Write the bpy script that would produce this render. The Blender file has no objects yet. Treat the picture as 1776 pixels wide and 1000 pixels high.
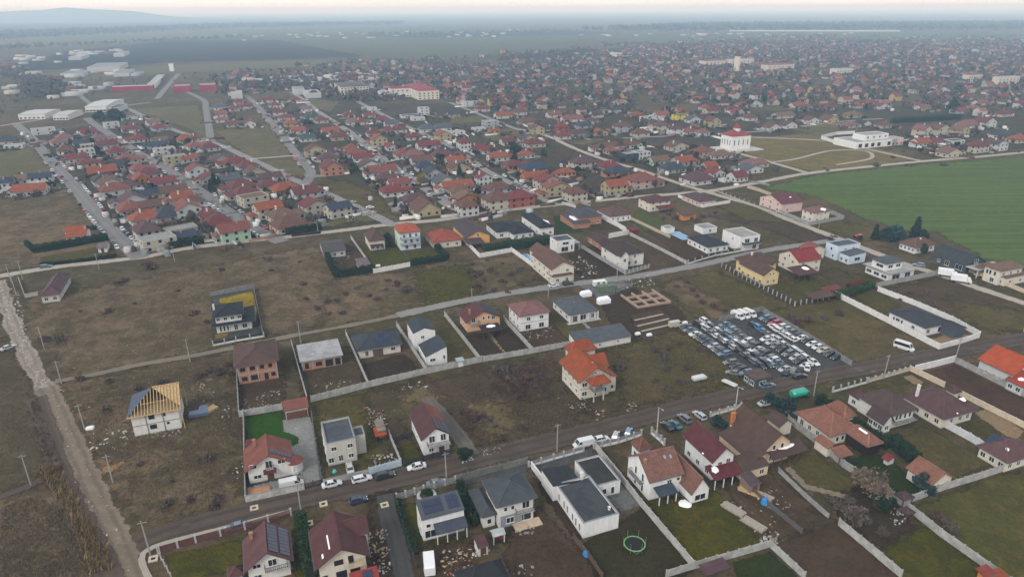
EXPOSURE, HAZE, HAZECOL, HAZETOP, HILL = 0.42, 0.00021, (0.50, 0.75, 1.0, 1), 141.0, 3.1; SKYA, SKYB = (8.4, 7.8, 7.3), (9.8, 9.1, 8.5)
import bpy, math, random
import numpy as np
from mathutils import Vector, Matrix, noise as mnoise
R = math.radians
rng = random.Random(7)
nr = np.random.RandomState(11)
S = bpy.context.scene
C = S.collection
# ------------------------------------------------------------------ camera (the photograph is 1776 x 1000)
F, HY, ROLL, CAMH = 1184.0, 15.5, 0.0055, 100.0
PITCH = math.atan((500 - HY) / F)
cp_, sp_ = math.cos(PITCH), math.sin(PITCH)
def at(px, py, z=0.0):
    "the point at height z that a photo pixel looks at"
    x, y = px - 888.0, 500.0 - py
    c, s = math.cos(ROLL), math.sin(ROLL)
    xr, yr = x * c + y * s, -x * s + y * c
    d = (xr, F * cp_ + yr * sp_, -F * sp_ + yr * cp_)
    t = (z - CAMH) / d[2]
    return Vector((d[0] * t, d[1] * t))
cam = bpy.data.objects.new('camera', bpy.data.cameras.new('camera'))
C.objects.link(cam)
cam.data.lens = 36.0 * F / 1776.0
cam.data.sensor_width = 36.0
cam.data.clip_end = 120000.0
cam.data.clip_start = 1.0
cam.location = (0, 0, CAMH)
cam.rotation_euler = (Matrix.Rotation(R(90) - PITCH, 3, 'X') @ Matrix.Rotation(-ROLL, 3, 'Z')).to_euler()
S.camera = cam
# ------------------------------------------------------------------ materials
MC = {}
def nodes(name):
    m = bpy.data.materials.new(name); m.use_nodes = True
    nt = m.node_tree; nt.nodes.clear()
    out = nt.nodes.new('ShaderNodeOutputMaterial')
    b = nt.nodes.new('ShaderNodeBsdfPrincipled')
    nt.links.new(b.outputs[0], out.inputs[0])
    return m, nt, b, out
def N(nt, t, **kw):
    n = nt.nodes.new(t)
    for k, v in kw.items():
        if k[0] == 'i' and k[1:].isdigit(): n.inputs[int(k[1:])].default_value = v
        else: setattr(n, k, v)
    return n
def math_(nt, op, a, b=None, c=None, clamp=False):
    n = nt.nodes.new('ShaderNodeMath'); n.operation = op; n.use_clamp = clamp
    for i, v in enumerate((a, b, c)):
        if v is None: continue
        if isinstance(v, (int, float)): n.inputs[i].default_value = v
        else: nt.links.new(v, n.inputs[i])
    return n.outputs[0]
def rgb(c): return (c[0], c[1], c[2], 1.0)
def mixc(nt, fac, a, b, mode='MIX'):
    n = nt.nodes.new('ShaderNodeMix'); n.data_type = 'RGBA'; n.blend_type = mode
    if isinstance(fac, (int, float)): n.inputs[0].default_value = fac
    else: nt.links.new(fac, n.inputs[0])
    for i, v in ((6, a), (7, b)):
        if isinstance(v, tuple): n.inputs[i].default_value = rgb(v)
        else: nt.links.new(v, n.inputs[i])
    return n.outputs[2]
def noise_(nt, co, scale, detail=4.0, rough=0.55, dist=0.0):
    n = N(nt, 'ShaderNodeTexNoise'); n.inputs['Scale'].default_value = scale
    n.inputs['Detail'].default_value = detail; n.inputs['Roughness'].default_value = rough
    n.inputs['Distortion'].default_value = dist
    nt.links.new(co, n.inputs['Vector']); return n.outputs['Fac']
def ramp(nt, fac, lo, hi):
    n = N(nt, 'ShaderNodeMapRange'); n.interpolation_type = 'SMOOTHSTEP'
    n.inputs[1].default_value = lo; n.inputs[2].default_value = hi
    nt.links.new(fac, n.inputs[0]); return n.outputs[0]
def bump_(nt, b, h, strength, dist=0.1):
    n = N(nt, 'ShaderNodeBump'); n.inputs['Strength'].default_value = strength; n.inputs['Distance'].default_value = dist
    nt.links.new(h, n.inputs['Height']); nt.links.new(n.outputs[0], b.inputs['Normal'])
def coords(nt, world=False):
    if world: return N(nt, 'ShaderNodeNewGeometry').outputs['Position']
    return N(nt, 'ShaderNodeTexCoord').outputs['Object']
def plain(name, col, var=0.12, scale=1.2, rough=0.85, spec=0.3, metal=0.0):
    "paint, plaster, concrete: slightly blotchy with fine grime"
    key = ('p', name, col)
    if key in MC: return MC[key]
    m, nt, b, o = nodes(name); co = coords(nt)
    f = noise_(nt, co, scale, 5.0, 0.65)
    g = noise_(nt, co, scale * 9, 2.0)
    lo = tuple(c * (1 - var * 1.6) for c in col); hi = tuple(min(0.92, c * (1 + var)) for c in col)
    c1 = mixc(nt, ramp(nt, f, 0.3, 0.72), lo, hi)
    c2 = mixc(nt, math_(nt, 'MULTIPLY', g, var * 1.1), c1, tuple(c * 0.45 for c in col))
    nt.links.new(c2, b.inputs['Base Color'])
    b.inputs['Roughness'].default_value = rough; b.inputs['Specular IOR Level'].default_value = spec; b.inputs['Metallic'].default_value = metal
    MC[key] = m; return m
def plaster(col):
    key = ('w', col)
    if key in MC: return MC[key]
    m, nt, b, o = nodes('plaster'); co = coords(nt)
    mp = N(nt, 'ShaderNodeMapping'); mp.inputs['Scale'].default_value = (1.0, 1.0, 0.22); nt.links.new(co, mp.inputs[0])
    f = noise_(nt, mp.outputs[0], 1.4, 5.0, 0.65)          # rain streaks run down the wall
    g = noise_(nt, co, 0.45, 3.0)
    c1 = mixc(nt, ramp(nt, f, 0.35, 0.75), col, tuple(c * 0.80 for c in col))
    c2 = mixc(nt, math_(nt, 'MULTIPLY', g, 0.25), c1, tuple(c * 0.7 for c in col))
    sx = N(nt, 'ShaderNodeSeparateXYZ'); nt.links.new(co, sx.inputs[0])
    wet = math_(nt, 'MULTIPLY', math_(nt, 'SUBTRACT', 1.0, ramp(nt, math_(nt, 'ADD', sx.outputs[2], math_(nt, 'MULTIPLY', f, 0.6)), 0.25, 0.75)), 0.4)
    c3 = mixc(nt, wet, c2, (0.22, 0.20, 0.18))             # splashed plinth
    nt.links.new(c3, b.inputs['Base Color']); b.inputs['Roughness'].default_value = 0.9; b.inputs['Specular IOR Level'].default_value = 0.2
    MC[key] = m; return m
def roofing(col, kind='metal'):
    "tile courses lie on level lines, so the bands follow the height; old clay is mottled tile by tile"
    key = ('r', col, kind)
    if key in MC: return MC[key]
    m, nt, b, o = nodes('roofing'); co = coords(nt); g_ = sum(col) / 3; col = tuple((c * .95 + g_ * .05) * .64 for c in col)   # weathered
    sx = N(nt, 'ShaderNodeSeparateXYZ'); nt.links.new(co, sx.inputs[0])
    course = math_(nt, 'FRACT', math_(nt, 'MULTIPLY', sx.outputs[2], 4.6))
    f = noise_(nt, co, 0.55, 4.0, 0.6); g = noise_(nt, co, 2.2 if kind == 'clay' else 7.0, 2.0, 0.7)
    k = {'clay': 0.6, 'metal': 0.16, 'felt': 0.2}[kind]
    c1 = mixc(nt, ramp(nt, f, 0.28, 0.75), tuple(c * 0.80 for c in col), tuple(min(0.9, c * 1.16) for c in col))
    c2 = mixc(nt, math_(nt, 'MULTIPLY', ramp(nt, g, 0.35, 0.7), k), c1, tuple(c * 0.35 + 0.012 for c in col))
    if kind == 'felt':
        w = ramp(nt, noise_(nt, co, 0.22, 3.0, 0.5, 0.6), 0.5, 0.56)      # old standing-water marks
        c2 = mixc(nt, math_(nt, 'MULTIPLY', w, 0.35), c2, tuple(c * 0.5 for c in col))
    else:
        c2 = mixc(nt, math_(nt, 'MULTIPLY', ramp(nt, course, 0.72, 0.95), 0.22), c2, tuple(c * 0.3 for c in col))
        if kind == 'clay':
            lich = ramp(nt, noise_(nt, co, 2.6, 5.0, 0.7), 0.60, 0.70)
            c2 = mixc(nt, math_(nt, 'MULTIPLY', lich, 0.5), c2, (0.34, 0.27, 0.21))
        bump_(nt, b, math_(nt, 'ADD', course, math_(nt, 'MULTIPLY', g, 0.5)), 0.35, 0.05)
    nt.links.new(c2, b.inputs['Base Color'])
    b.inputs['Roughness'].default_value = 0.74 if kind == 'metal' else 0.9
    b.inputs['Specular IOR Level'].default_value = 0.16
    MC[key] = m; return m
def brickwork(col, mortar=(0.34, 0.30, 0.27)):
    key = ('b', col)
    if key in MC: return MC[key]
    m, nt, b, o = nodes('brickwork'); co = coords(nt)
    sx = N(nt, 'ShaderNodeSeparateXYZ'); nt.links.new(co, sx.inputs[0])
    cb = N(nt, 'ShaderNodeCombineXYZ'); nt.links.new(math_(nt, 'ADD', sx.outputs[0], sx.outputs[1]), cb.inputs[0]); nt.links.new(sx.outputs[2], cb.inputs[1])
    t = N(nt, 'ShaderNodeTexBrick'); nt.links.new(cb.outputs[0], t.inputs['Vector'])
    t.inputs['Color1'].default_value = rgb(col); t.inputs['Color2'].default_value = rgb(tuple(c * 0.7 for c in col)); t.inputs['Mortar'].default_value = rgb(mortar)
    t.inputs['Scale'].default_value = 1.0; t.inputs['Brick Width'].default_value = 0.5; t.inputs['Row Height'].default_value = 0.25; t.inputs['Mortar Size'].default_value = 0.018
    f = noise_(nt, co, 0.9, 4.0)
    nt.links.new(mixc(nt, math_(nt, 'MULTIPLY', f, 0.4), t.outputs[0], tuple(c * 0.5 for c in col)), b.inputs['Base Color'])
    b.inputs['Roughness'].default_value = 0.92; MC[key] = m; return m
def glassy(name, col, rough=0.12):
    key = ('g', name, col)
    if key in MC: return MC[key]
    m, nt, b, o = nodes(name); b.inputs['Base Color'].default_value = rgb(col)
    b.inputs['Roughness'].default_value = rough; b.inputs['Specular IOR Level'].default_value = 0.55
    MC[key] = m; return m
def paint(col):
    key = ('car', col)
    if key in MC: return MC[key]
    m, nt, b, o = nodes('car_paint'); co = coords(nt)
    f = noise_(nt, co, 2.5, 3.0)
    nt.links.new(mixc(nt, math_(nt, 'MULTIPLY', f, 0.3), col, tuple(c * 0.6 + 0.02 for c in col)), b.inputs['Base Color'])
    b.inputs['Roughness'].default_value = 0.3; b.inputs['Coat Weight'].default_value = 0.4
    MC[key] = m; return m
def foliage(name, col, var=0.5):
    key = ('f', name)
    if key in MC: return MC[key]
    m, nt, b, o = nodes(name); co = coords(nt)
    oi = N(nt, 'ShaderNodeObjectInfo')
    f = noise_(nt, co, 1.3, 3.0, 0.7)
    c = mixc(nt, ramp(nt, f, 0.3, 0.7), tuple(x * (1 - var) for x in col), tuple(x * (1 + var) for x in col))
    c = mixc(nt, math_(nt, 'MULTIPLY', oi.outputs['Random'], 0.35), c, tuple(x * 0.55 for x in col))
    nt.links.new(c, b.inputs['Base Color']); b.inputs['Roughness'].default_value = 0.95; b.inputs['Specular IOR Level'].default_value = 0.1
    MC[key] = m; return m
def grassy(name, dry, green, dark, greenness, fine=1.0, edge=None, streak=0.0, bare=None, cut=0.5):
    "ground cover: dead grass, green grass and bare soil in drifts of several sizes; edge = ragged outline from the 'edge' attribute"
    if name in MC: return MC[name]
    m, nt, b, o = nodes(name); co = coords(nt, True)
    n1 = noise_(nt, co, 0.018, 4.0, 0.6, 0.4); n2 = noise_(nt, co, 0.11, 5.0, 0.65, 0.3); n3 = noise_(nt, co, 0.9 * fine, 4.0, 0.7)
    n4 = noise_(nt, co, 3.4 * fine, 2.0, 0.7)
    gfac = math_(nt, 'ADD', math_(nt, 'MULTIPLY', n1, 0.9), math_(nt, 'MULTIPLY', n2, 0.6))
    dry, green, dark = ((q[0] * .63, q[1] * .555, q[2] * .44) for q in (dry, green, dark))
    c = mixc(nt, ramp(nt, gfac, 0.80 - greenness * .35, 1.05 - greenness * .35), dry, green)
    c = mixc(nt, math_(nt, 'MULTIPLY', ramp(nt, n2, 0.44, 0.62), 0.6), c, dark)
    if bare: c = mixc(nt, math_(nt, 'MULTIPLY', ramp(nt, noise_(nt, co, 0.06, 5.0, 0.7, 0.8), 0.56, 0.66), 0.7), c, bare)
    c = mixc(nt, math_(nt, 'MULTIPLY', ramp(nt, n3, 0.42, 0.68), 0.55), c, tuple(x * 0.55 for x in dark))
    n5 = noise_(nt, co, 0.32 * fine, 4.0, 0.75, 0.5)
    c = mixc(nt, math_(nt, 'MULTIPLY', ramp(nt, n5, 0.50, 0.66), 0.5), c, tuple(min(0.6, x * 1.35) for x in dry))
    c = mixc(nt, math_(nt, 'MULTIPLY', ramp(nt, n4, 0.5, 0.8), 0.45), c, tuple(min(0.6, x * 1.6) for x in dry))
    if streak:
        mp = N(nt, 'ShaderNodeMapping'); mp.inputs['Rotation'].default_value = (0, 0, R(24)); mp.inputs['Scale'].default_value = (0.012, 0.35, 1.0)
        nt.links.new(co, mp.inputs[0])
        c = mixc(nt, math_(nt, 'MULTIPLY', ramp(nt, noise_(nt, mp.outputs[0], 1.0, 3.0), 0.4, 0.62), streak), c, tuple(x * 1.25 for x in dry))
    nt.links.new(c, b.inputs['Base Color']); b.inputs['Roughness'].default_value = 0.97; b.inputs['Specular IOR Level'].default_value = 0.1
    bump_(nt, b, math_(nt, 'ADD', n3, n4), 0.9, 0.35)
    if edge: ragged(nt, b, o, co, edge, cut)
    MC[name] = m; return m
def ragged(nt, b, o, co, scale, cut=0.5):
    at_ = N(nt, 'ShaderNodeAttribute'); at_.attribute_name = 'edge'
    n = noise_(nt, co, scale, 5.0, 0.7)
    a = ramp(nt, math_(nt, 'ADD', at_.outputs['Fac'], math_(nt, 'MULTIPLY', math_(nt, 'SUBTRACT', n, 0.5), 1.5)), cut - 0.16, cut + 0.16)
    tr = N(nt, 'ShaderNodeBsdfTransparent'); mx = N(nt, 'ShaderNodeMixShader')
    nt.links.new(a, mx.inputs[0]); nt.links.new(tr.outputs[0], mx.inputs[1]); nt.links.new(b.outputs[0], mx.inputs[2]); nt.links.new(mx.outputs[0], o.inputs[0])
def track(name, c1, c2, rut, wet=None, stones=0.0):
    "a road: worn ruts along it, blotches, potholes; ragged edges"
    if name in MC: return MC[name]
    m, nt, b, o = nodes(name); co = coords(nt, True)
    ac = N(nt, 'ShaderNodeAttribute'); ac.attribute_name = 'across'
    n1 = noise_(nt, co, 0.12, 5.0, 0.65); n2 = noise_(nt, co, 0.8, 5.0, 0.7); n3 = noise_(nt, co, 4.0, 2.0)
    c = mixc(nt, ramp(nt, n1, 0.32, 0.68), c1, c2)
    r1 = math_(nt, 'ABSOLUTE', math_(nt, 'SUBTRACT', math_(nt, 'ABSOLUTE', math_(nt, 'ADD', ac.outputs['Fac'], math_(nt, 'MULTIPLY', math_(nt, 'SUBTRACT', n1, 0.5), 0.5))), 0.42))
    rf = math_(nt, 'MULTIPLY', math_(nt, 'SUBTRACT', 1.0, ramp(nt, r1, 0.05, 0.25)), math_(nt, 'ADD', 0.25, math_(nt, 'MULTIPLY', n2, 0.75)))
    c = mixc(nt, rf, c, rut)
    c = mixc(nt, math_(nt, 'MULTIPLY', ramp(nt, n2, 0.5, 0.75), 0.5), c, tuple(x * 0.62 for x in c1))
    if stones: c = mixc(nt, math_(nt, 'MULTIPLY', ramp(nt, noise_(nt, co, 0.55, 6.0, 0.8), 0.52, 0.62), stones), c, (0.42, 0.38, 0.34))
    c = mixc(nt, math_(nt, 'MULTIPLY', n3, 0.3), c, tuple(x * 0.7 for x in c2))
    if wet:
        w = ramp(nt, noise_(nt, co, 0.16, 4.0, 0.6, 0.5), 0.60, 0.66)
        c = mixc(nt, math_(nt, 'MULTIPLY', w, 0.7), c, wet)
        nt.links.new(math_(nt, 'SUBTRACT', 0.95, math_(nt, 'MULTIPLY', w, 0.45)), b.inputs['Roughness'])
    else: b.inputs['Roughness'].default_value = 0.95
    nt.links.new(c, b.inputs['Base Color']); b.inputs['Specular IOR Level'].default_value = 0.25
    bump_(nt, b, n2, 0.5, 0.2)
    ragged(nt, b, o, co, 0.7, 0.42)
    MC[name] = m; return m
# ------------------------------------------------------------------ mesh building
class MB:
    def __init__(s): s.v, s.f, s.m = [], [], []
    def face(s, pts, mi=0):
        i = len(s.v); s.v += [tuple(p) for p in pts]; s.f.append(tuple(range(i, i + len(pts)))); s.m.append(mi)
    def box(s, x0, y0, z0, x1, y1, z1, mi=0):
        i = len(s.v)
        s.v += [(x0, y0, z0), (x1, y0, z0), (x1, y1, z0), (x0, y1, z0), (x0, y0, z1), (x1, y0, z1), (x1, y1, z1), (x0, y1, z1)]
        for q in ((0, 3, 2, 1), (4, 5, 6, 7), (0, 1, 5, 4), (1, 2, 6, 5), (2, 3, 7, 6), (3, 0, 4, 7)):
            s.f.append(tuple(i + k for k in q)); s.m.append(mi)
    def prism(s, poly, z0, z1, mi=0):
        n = len(poly); i = len(s.v)
        s.v += [(p[0], p[1], z0) for p in poly] + [(p[0], p[1], z1) for p in poly]
        s.f.append(tuple(i + n + k for k in range(n))); s.m.append(mi)
        s.f.append(tuple(i + k for k in reversed(range(n)))); s.m.append(mi)
        for k in range(n):
            s.f.append((i + k, i + (k + 1) % n, i + n + (k + 1) % n, i + n + k)); s.m.append(mi)
    def slab(s, polys, t, mi=0):
        "polys: top faces (3-D, sharing corners); a skin of thickness t under them"
        idx, base = {}, len(s.v)
        def vi(p):
            k = tuple(round(c, 4) for c in p)
            if k not in idx: idx[k] = len(idx); s.v.append(tuple(p)); s.v.append((p[0], p[1], p[2] - t))
            return base + idx[k] * 2
        edges = {}
        for P in polys:
            q = [vi(p) for p in P]
            s.f.append(tuple(q)); s.m.append(mi); s.f.append(tuple(k + 1 for k in reversed(q))); s.m.append(mi)
            for k in range(len(q)): edges[(q[k], q[(k + 1) % len(q)])] = 1
        for (a, b) in edges:
            if (b, a) not in edges: s.f.append((b, a, a + 1, b + 1)); s.m.append(mi)
    def beam(s, p, q, w, h, mi=0):
        p, q = Vector(p), Vector(q); d = (q - p).normalized()
        side = d.cross(Vector((0, 0, 1)))
        if side.length < 1e-3: side = Vector((1, 0, 0))
        side = side.normalized() * w / 2; up = side.cross(d).normalized() * h / 2
        i = len(s.v)
        for e in (p, q):
            for a, b in ((-1, -1), (1, -1), (1, 1), (-1, 1)): s.v.append(tuple(e + side * a + up * b))
        for qd in ((0, 1, 2, 3), (7, 6, 5, 4), (0, 4, 5, 1), (1, 5, 6, 2), (2, 6, 7, 3), (3, 7, 4, 0)):
            s.f.append(tuple(i + k for k in qd)); s.m.append(mi)
    def cyl(s, p, q, r0, r1, n=8, mi=0):
        p, q = Vector(p), Vector(q); d = (q - p).normalized()
        a = d.orthogonal().normalized(); b = d.cross(a); i = len(s.v)
        for e, r in ((p, r0), (q, r1)):
            for k in range(n):
                t = 2 * math.pi * k / n; s.v.append(tuple(e + (a * math.cos(t) + b * math.sin(t)) * r))
        for k in range(n):
            s.f.append((i + k, i + (k + 1) % n, i + n + (k + 1) % n, i + n + k)); s.m.append(mi)
        s.f.append(tuple(i + k for k in reversed(range(n)))); s.m.append(mi)
        s.f.append(tuple(i + n + k for k in range(n))); s.m.append(mi)
    def mesh(s, name, mats):
        me = bpy.data.meshes.new(name); me.from_pydata(s.v, [], s.f)
        for m in (mats if isinstance(mats, (list, tuple)) else [mats]): me.materials.append(m)
        me.polygons.foreach_set('material_index', s.m); me.update(); return me
    def build(s, name, mats, parent=None, loc=None, rz=0.0):
        return put(name, s.mesh(name, mats), parent, loc, rz)
def put(name, me, parent=None, loc=None, rz=0.0):
    o = bpy.data.objects.new(name, me); C.objects.link(o)
    if parent: o.parent = parent
    if loc is not None: o.location = loc
    if rz: o.rotation_euler.z = rz
    return o
def tag(o, label=None, cat=None, group=None, kind=None):
    if label: o['label'] = label
    if cat: o['category'] = cat
    if group: o['group'] = group
    if kind: o['kind'] = kind
    return o
def thing(name, label, cat, loc, rz=0.0, group=None):
    o = bpy.data.objects.new(name, None); C.objects.link(o); o.empty_display_size = 0.5
    o.location = (loc[0], loc[1], loc[2] if len(loc) > 2 else 0.0); o.rotation_euler.z = rz
    return tag(o, label, cat, group)
def fastmesh(name, V, Fq, mats, mi=None):
    me = bpy.data.meshes.new(name); V = np.asarray(V, dtype=np.float32); Fq = np.asarray(Fq, dtype=np.int32)
    k = Fq.shape[1]; n = len(Fq)
    me.vertices.add(len(V)); me.vertices.foreach_set('co', V.ravel())
    me.loops.add(n * k); me.loops.foreach_set('vertex_index', Fq.ravel())
    me.polygons.add(n); me.polygons.foreach_set('loop_start', np.arange(0, n * k, k, dtype=np.int32))
    for m in (mats if isinstance(mats, (list, tuple)) else [mats]): me.materials.append(m)
    if mi is not None: me.polygons.foreach_set('material_index', np.asarray(mi, dtype=np.int32))
    me.update(calc_edges=True); return me
ONES = 'zeroth first second third fourth fifth sixth seventh eighth ninth tenth eleventh twelfth thirteenth fourteenth fifteenth sixteenth seventeenth eighteenth nineteenth'.split()
def ordn(n):
    if n < 20: return ONES[n]
    t = {2: 'twent', 3: 'thirt', 4: 'fort', 5: 'fift', 6: 'sixt', 7: 'sevent', 8: 'eight', 9: 'ninet'}[n // 10]
    return t + 'ieth' if n % 10 == 0 else t + 'y-' + ONES[n % 10]
# ------------------------------------------------------------------ palette (base colours)
MAROON = (0.118, 0.046, 0.046); WINE = (0.150, 0.036, 0.040); REDR = (0.240, 0.050, 0.042); BROWNR = (0.120, 0.066, 0.052); TANR = (0.215, 0.125, 0.085)
ORANGE = (0.36, 0.080, 0.026); SALMON = (0.270, 0.090, 0.066); TERRA = (0.33, 0.140, 0.092); PINKR = (0.250, 0.115, 0.105)
SLATE = (0.056, 0.066, 0.082); BLACKR = (0.026, 0.029, 0.036); GREYR = (0.105, 0.115, 0.130); BLUER = (0.060, 0.085, 0.120); PURPR = (0.085, 0.060, 0.068); TEALR = (0.05, 0.10, 0.10); PALE = (0.36, 0.37, 0.38)
WHITE = (0.66, 0.655, 0.64); CREAM = (0.58, 0.53, 0.44); YELLOW = (0.60, 0.47, 0.23); PEACH = (0.60, 0.36, 0.21); GREYW = (0.44, 0.44, 0.44); BEIGE = (0.47, 0.44, 0.39); MINT = (0.46, 0.62, 0.47); PINKW = (0.58, 0.42, 0.38)
BLUEW = (0.52, 0.60, 0.68); ORANW = (0.50, 0.20, 0.06); DARKW = (0.06, 0.08, 0.09); OFFW = (0.60, 0.58, 0.54)
BRICK = (0.40, 0.155, 0.080)
GLASS = glassy('window_glass', (0.018, 0.022, 0.028)); FRAME = plain('window_frame', (0.62, 0.62, 0.60)); HOLE = plain('dark_opening', (0.012, 0.011, 0.010))
CONC = plain('concrete', (0.30, 0.295, 0.28), 0.2, 0.8); CONC2 = plain('grey_concrete', (0.20, 0.20, 0.19), 0.22, 0.8); LIGHTC = plain('pale_concrete', (0.42, 0.41, 0.385), 0.2, 0.7)
TIMBER = plain('raw_timber', (0.50, 0.34, 0.16), 0.2, 3); DARKWOOD = plain('dark_wood', (0.09, 0.055, 0.035), 0.2, 3); STEEL = plain('grey_steel', (0.22, 0.23, 0.24), 0.1, 2, 0.5)
SNOW = plain('old_snow', (0.80, 0.82, 0.84), 0.05, 3, 0.8); SOLAR = glassy('solar_cell', (0.012, 0.018, 0.045), 0.18); SOLARF = plain('panel_frame', (0.05, 0.055, 0.07), 0.1, 2, 0.5)
TYRE = plain('tyre_rubber', (0.02, 0.02, 0.02)); BRICKS = brickwork(BRICK); RAIL = plain('railing', (0.05, 0.05, 0.055)); GUTTER = plain('gutter', (0.10, 0.09, 0.09))
# ------------------------------------------------------------------ houses
WCACHE = {}
def win_mesh(w, h, bare=False):
    k = (round(w, 2), round(h, 2), bare)
    if k not in WCACHE:
        f = MB(); t = 0.09
        if not bare:
            for a in ((-w/2, 0, -h/2, -w/2+t, 0.09, h/2), (w/2-t, 0, -h/2, w/2, 0.09, h/2), (-w/2+t, 0, h/2-t, w/2-t, 0.09, h/2), (-w/2+t, 0, -h/2, w/2-t, 0.09, -h/2+t)): f.box(a[0], -a[4], a[2], a[3], 0.03, a[5])
            if w > 1.0: f.box(-0.04, -0.08, -h/2+t, 0.04, 0.02, h/2-t)
            f.box(-w/2-0.08, -0.16, -h/2-0.07, w/2+0.08, 0.03, -h/2-0.004)
        p = MB(); p.box(-w/2+(0 if bare else t), -0.03, -h/2+(0 if bare else t), w/2-(0 if bare else t), 0.02, h/2-(0 if bare else t))
        WCACHE[k] = (f.mesh('window', FRAME) if not bare else None, p.mesh('pane', GLASS if not bare else HOLE))
    return WCACHE[k]
class House:
    def __init__(s, label, ang=21.0, cat='house', name='house', group=None, small=False):
        s.label, s.ang, s.cat, s.name, s.group, s.root, s.small = label, R(ang), cat, name, group, None, small
        s.u = Vector((math.cos(s.ang), math.sin(s.ang))); s.v = Vector((-s.u.y, s.u.x))
        s.blocks = []
    def local(s, P, z):
        d = at(P[0], P[1], z) - s.o
        return d.dot(s.u), d.dot(s.v)
    def block(s, A, B, Cc, h, roof='hip', rh=2.2, rc=MAROON, wc=CREAM, rk='metal', ov=0.45, win=None, wmat=None, fit=None, walls=True, posts=0, t=0.16, base=0.0):
        a, b, c = at(A[0], A[1], h), at(B[0], B[1], h), at(Cc[0], Cc[1], h)
        if s.root is None:
            s.o = a; s.root = thing(s.name, s.label, s.cat, (a.x, a.y, 0), s.ang, s.group)
        d = a - s.o; X0, Y0 = d.dot(s.u), d.dot(s.v)
        W, D = (b - a).dot(s.u), (c - a).dot(s.v)
        if fit: W, D = fit[0] or W, fit[1] or D
        W, D = max(W, 2.0), max(D, 2.0)
        return s.raw(X0, Y0, W, D, h, roof, rh, rc, wc, rk, ov, win, wmat, walls, posts, t, base)
    def raw(s, X0, Y0, W, D, h, roof, rh, rc, wc, rk='metal', ov=0.45, win=None, wmat=None, walls=True, posts=0, t=0.16, base=0.0):
        X1, Y1 = X0 + W, Y0 + D; xm, ym = (X0 + X1) / 2, (Y0 + Y1) / 2; Z = h + rh
        rmat = roofing(rc, rk); wm = wmat or plaster(wc)
        s.B = dict(X0=X0, X1=X1, Y0=Y0, Y1=Y1, h=h, rh=rh, roof=roof, ov=ov); s.blocks.append(s.B)
        ridges = []
        if roof == 'gv':
            polys = [[(X0, Y0, h), (xm, Y0, Z), (xm, Y1, Z), (X0, Y1, h)], [(xm, Y0, Z), (X1, Y0, h), (X1, Y1, h), (xm, Y1, Z)]]; ridges = [((xm, Y0, Z), (xm, Y1, Z))]; sl = rh / (W / 2)
        elif roof == 'gu':
            polys = [[(X0, Y0, h), (X1, Y0, h), (X1, ym, Z), (X0, ym, Z)], [(X0, ym, Z), (X1, ym, Z), (X1, Y1, h), (X0, Y1, h)]]; ridges = [((X0, ym, Z), (X1, ym, Z))]; sl = rh / (D / 2)
        elif roof == 'hip':
            if W >= D: p, q = (X0 + D / 2 * 0.95, ym, Z), (X1 - D / 2 * 0.95, ym, Z)
            else: p, q = (xm, Y0 + W / 2 * 0.95, Z), (xm, Y1 - W / 2 * 0.95, Z)
            c0, c1, c2, c3 = (X0, Y0, h), (X1, Y0, h), (X1, Y1, h), (X0, Y1, h)
            if W >= D: polys = [[c0, c1, q, p], [c1, c2, q], [c2, c3, p, q], [c3, c0, p]]; ridges = [(p, q), (c0, p), (c3, p), (c1, q), (c2, q)]
            else: polys = [[c0, c1, p], [c1, c2, q, p], [c2, c3, q], [c3, c0, p, q]]; ridges = [(p, q), (c0, p), (c1, p), (c2, q), (c3, q)]
            sl = rh / (min(W, D) / 2)
        elif roof in ('shf', 'shb', 'shl', 'shr'):
            zz = {'shf': (h, h, Z, Z), 'shb': (Z, Z, h, h), 'shl': (h, Z, Z, h), 'shr': (Z, h, h, Z)}[roof]
            polys = [[(X0, Y0, zz[0]), (X1, Y0, zz[1]), (X1, Y1, zz[2]), (X0, Y1, zz[3])]]; sl = rh / (D if roof in ('shf', 'shb') else W)
        else:
            polys = None; sl = 0
        wb = MB()
        if roof in ('flat', 'slab'):
            ov = ov if roof == 'slab' else 0.0
        x0, x1, y0, y1 = X0 + ov, X1 - ov, Y0 + ov, Y1 - ov
        s.B.update(x0=x0, x1=x1, y0=y0, y1=y1)
        if walls:
            if roof == 'flat':
                wb.box(x0, y0, base, x1, y1, h - 0.45); e = 0.28
                wb.box(x0, y0, h - 0.45, x1, y0 + e, h); wb.box(x0, y1 - e, h - 0.45, x1, y1, h); wb.box(x0, y0 + e, h - 0.45, x0 + e, y1 - e, h); wb.box(x1 - e, y0 + e, h - 0.45, x1, y1 - e, h)
            elif roof == 'slab': wb.box(x0, y0, base, x1, y1, h)
            else:
                def zt(x, y):
                    if roof == 'gv': return Z - abs(x - xm) * sl - t * 0.7
                    if roof == 'gu': return Z - abs(y - ym) * sl - t * 0.7
                    if roof == 'hip': return h + sl * ov - t * 0.7
                    f = {'shf': (y - Y0) / D, 'shb': (Y1 - y) / D, 'shl': (x - X0) / W, 'shr': (X1 - x) / W}[roof]
                    return h + rh * f - t * 0.7
                ring = [(x0, y0)] + ([(xm, y0)] if roof == 'gv' else []) + [(x1, y0)] + ([(x1, ym)] if roof == 'gu' else []) + [(x1, y1)] + ([(xm, y1)] if roof == 'gv' else []) + [(x0, y1)] + ([(x0, ym)] if roof == 'gu' else [])
                n = len(ring); wb.v += [(p[0], p[1], base) for p in ring] + [(p[0], p[1], zt(*p)) for p in ring]
                for k in range(n): wb.f.append((k, (k + 1) % n, n + (k + 1) % n, n + k)); wb.m.append(0)
            s.wall = wb.build('wall', wm, s.root)
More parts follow.
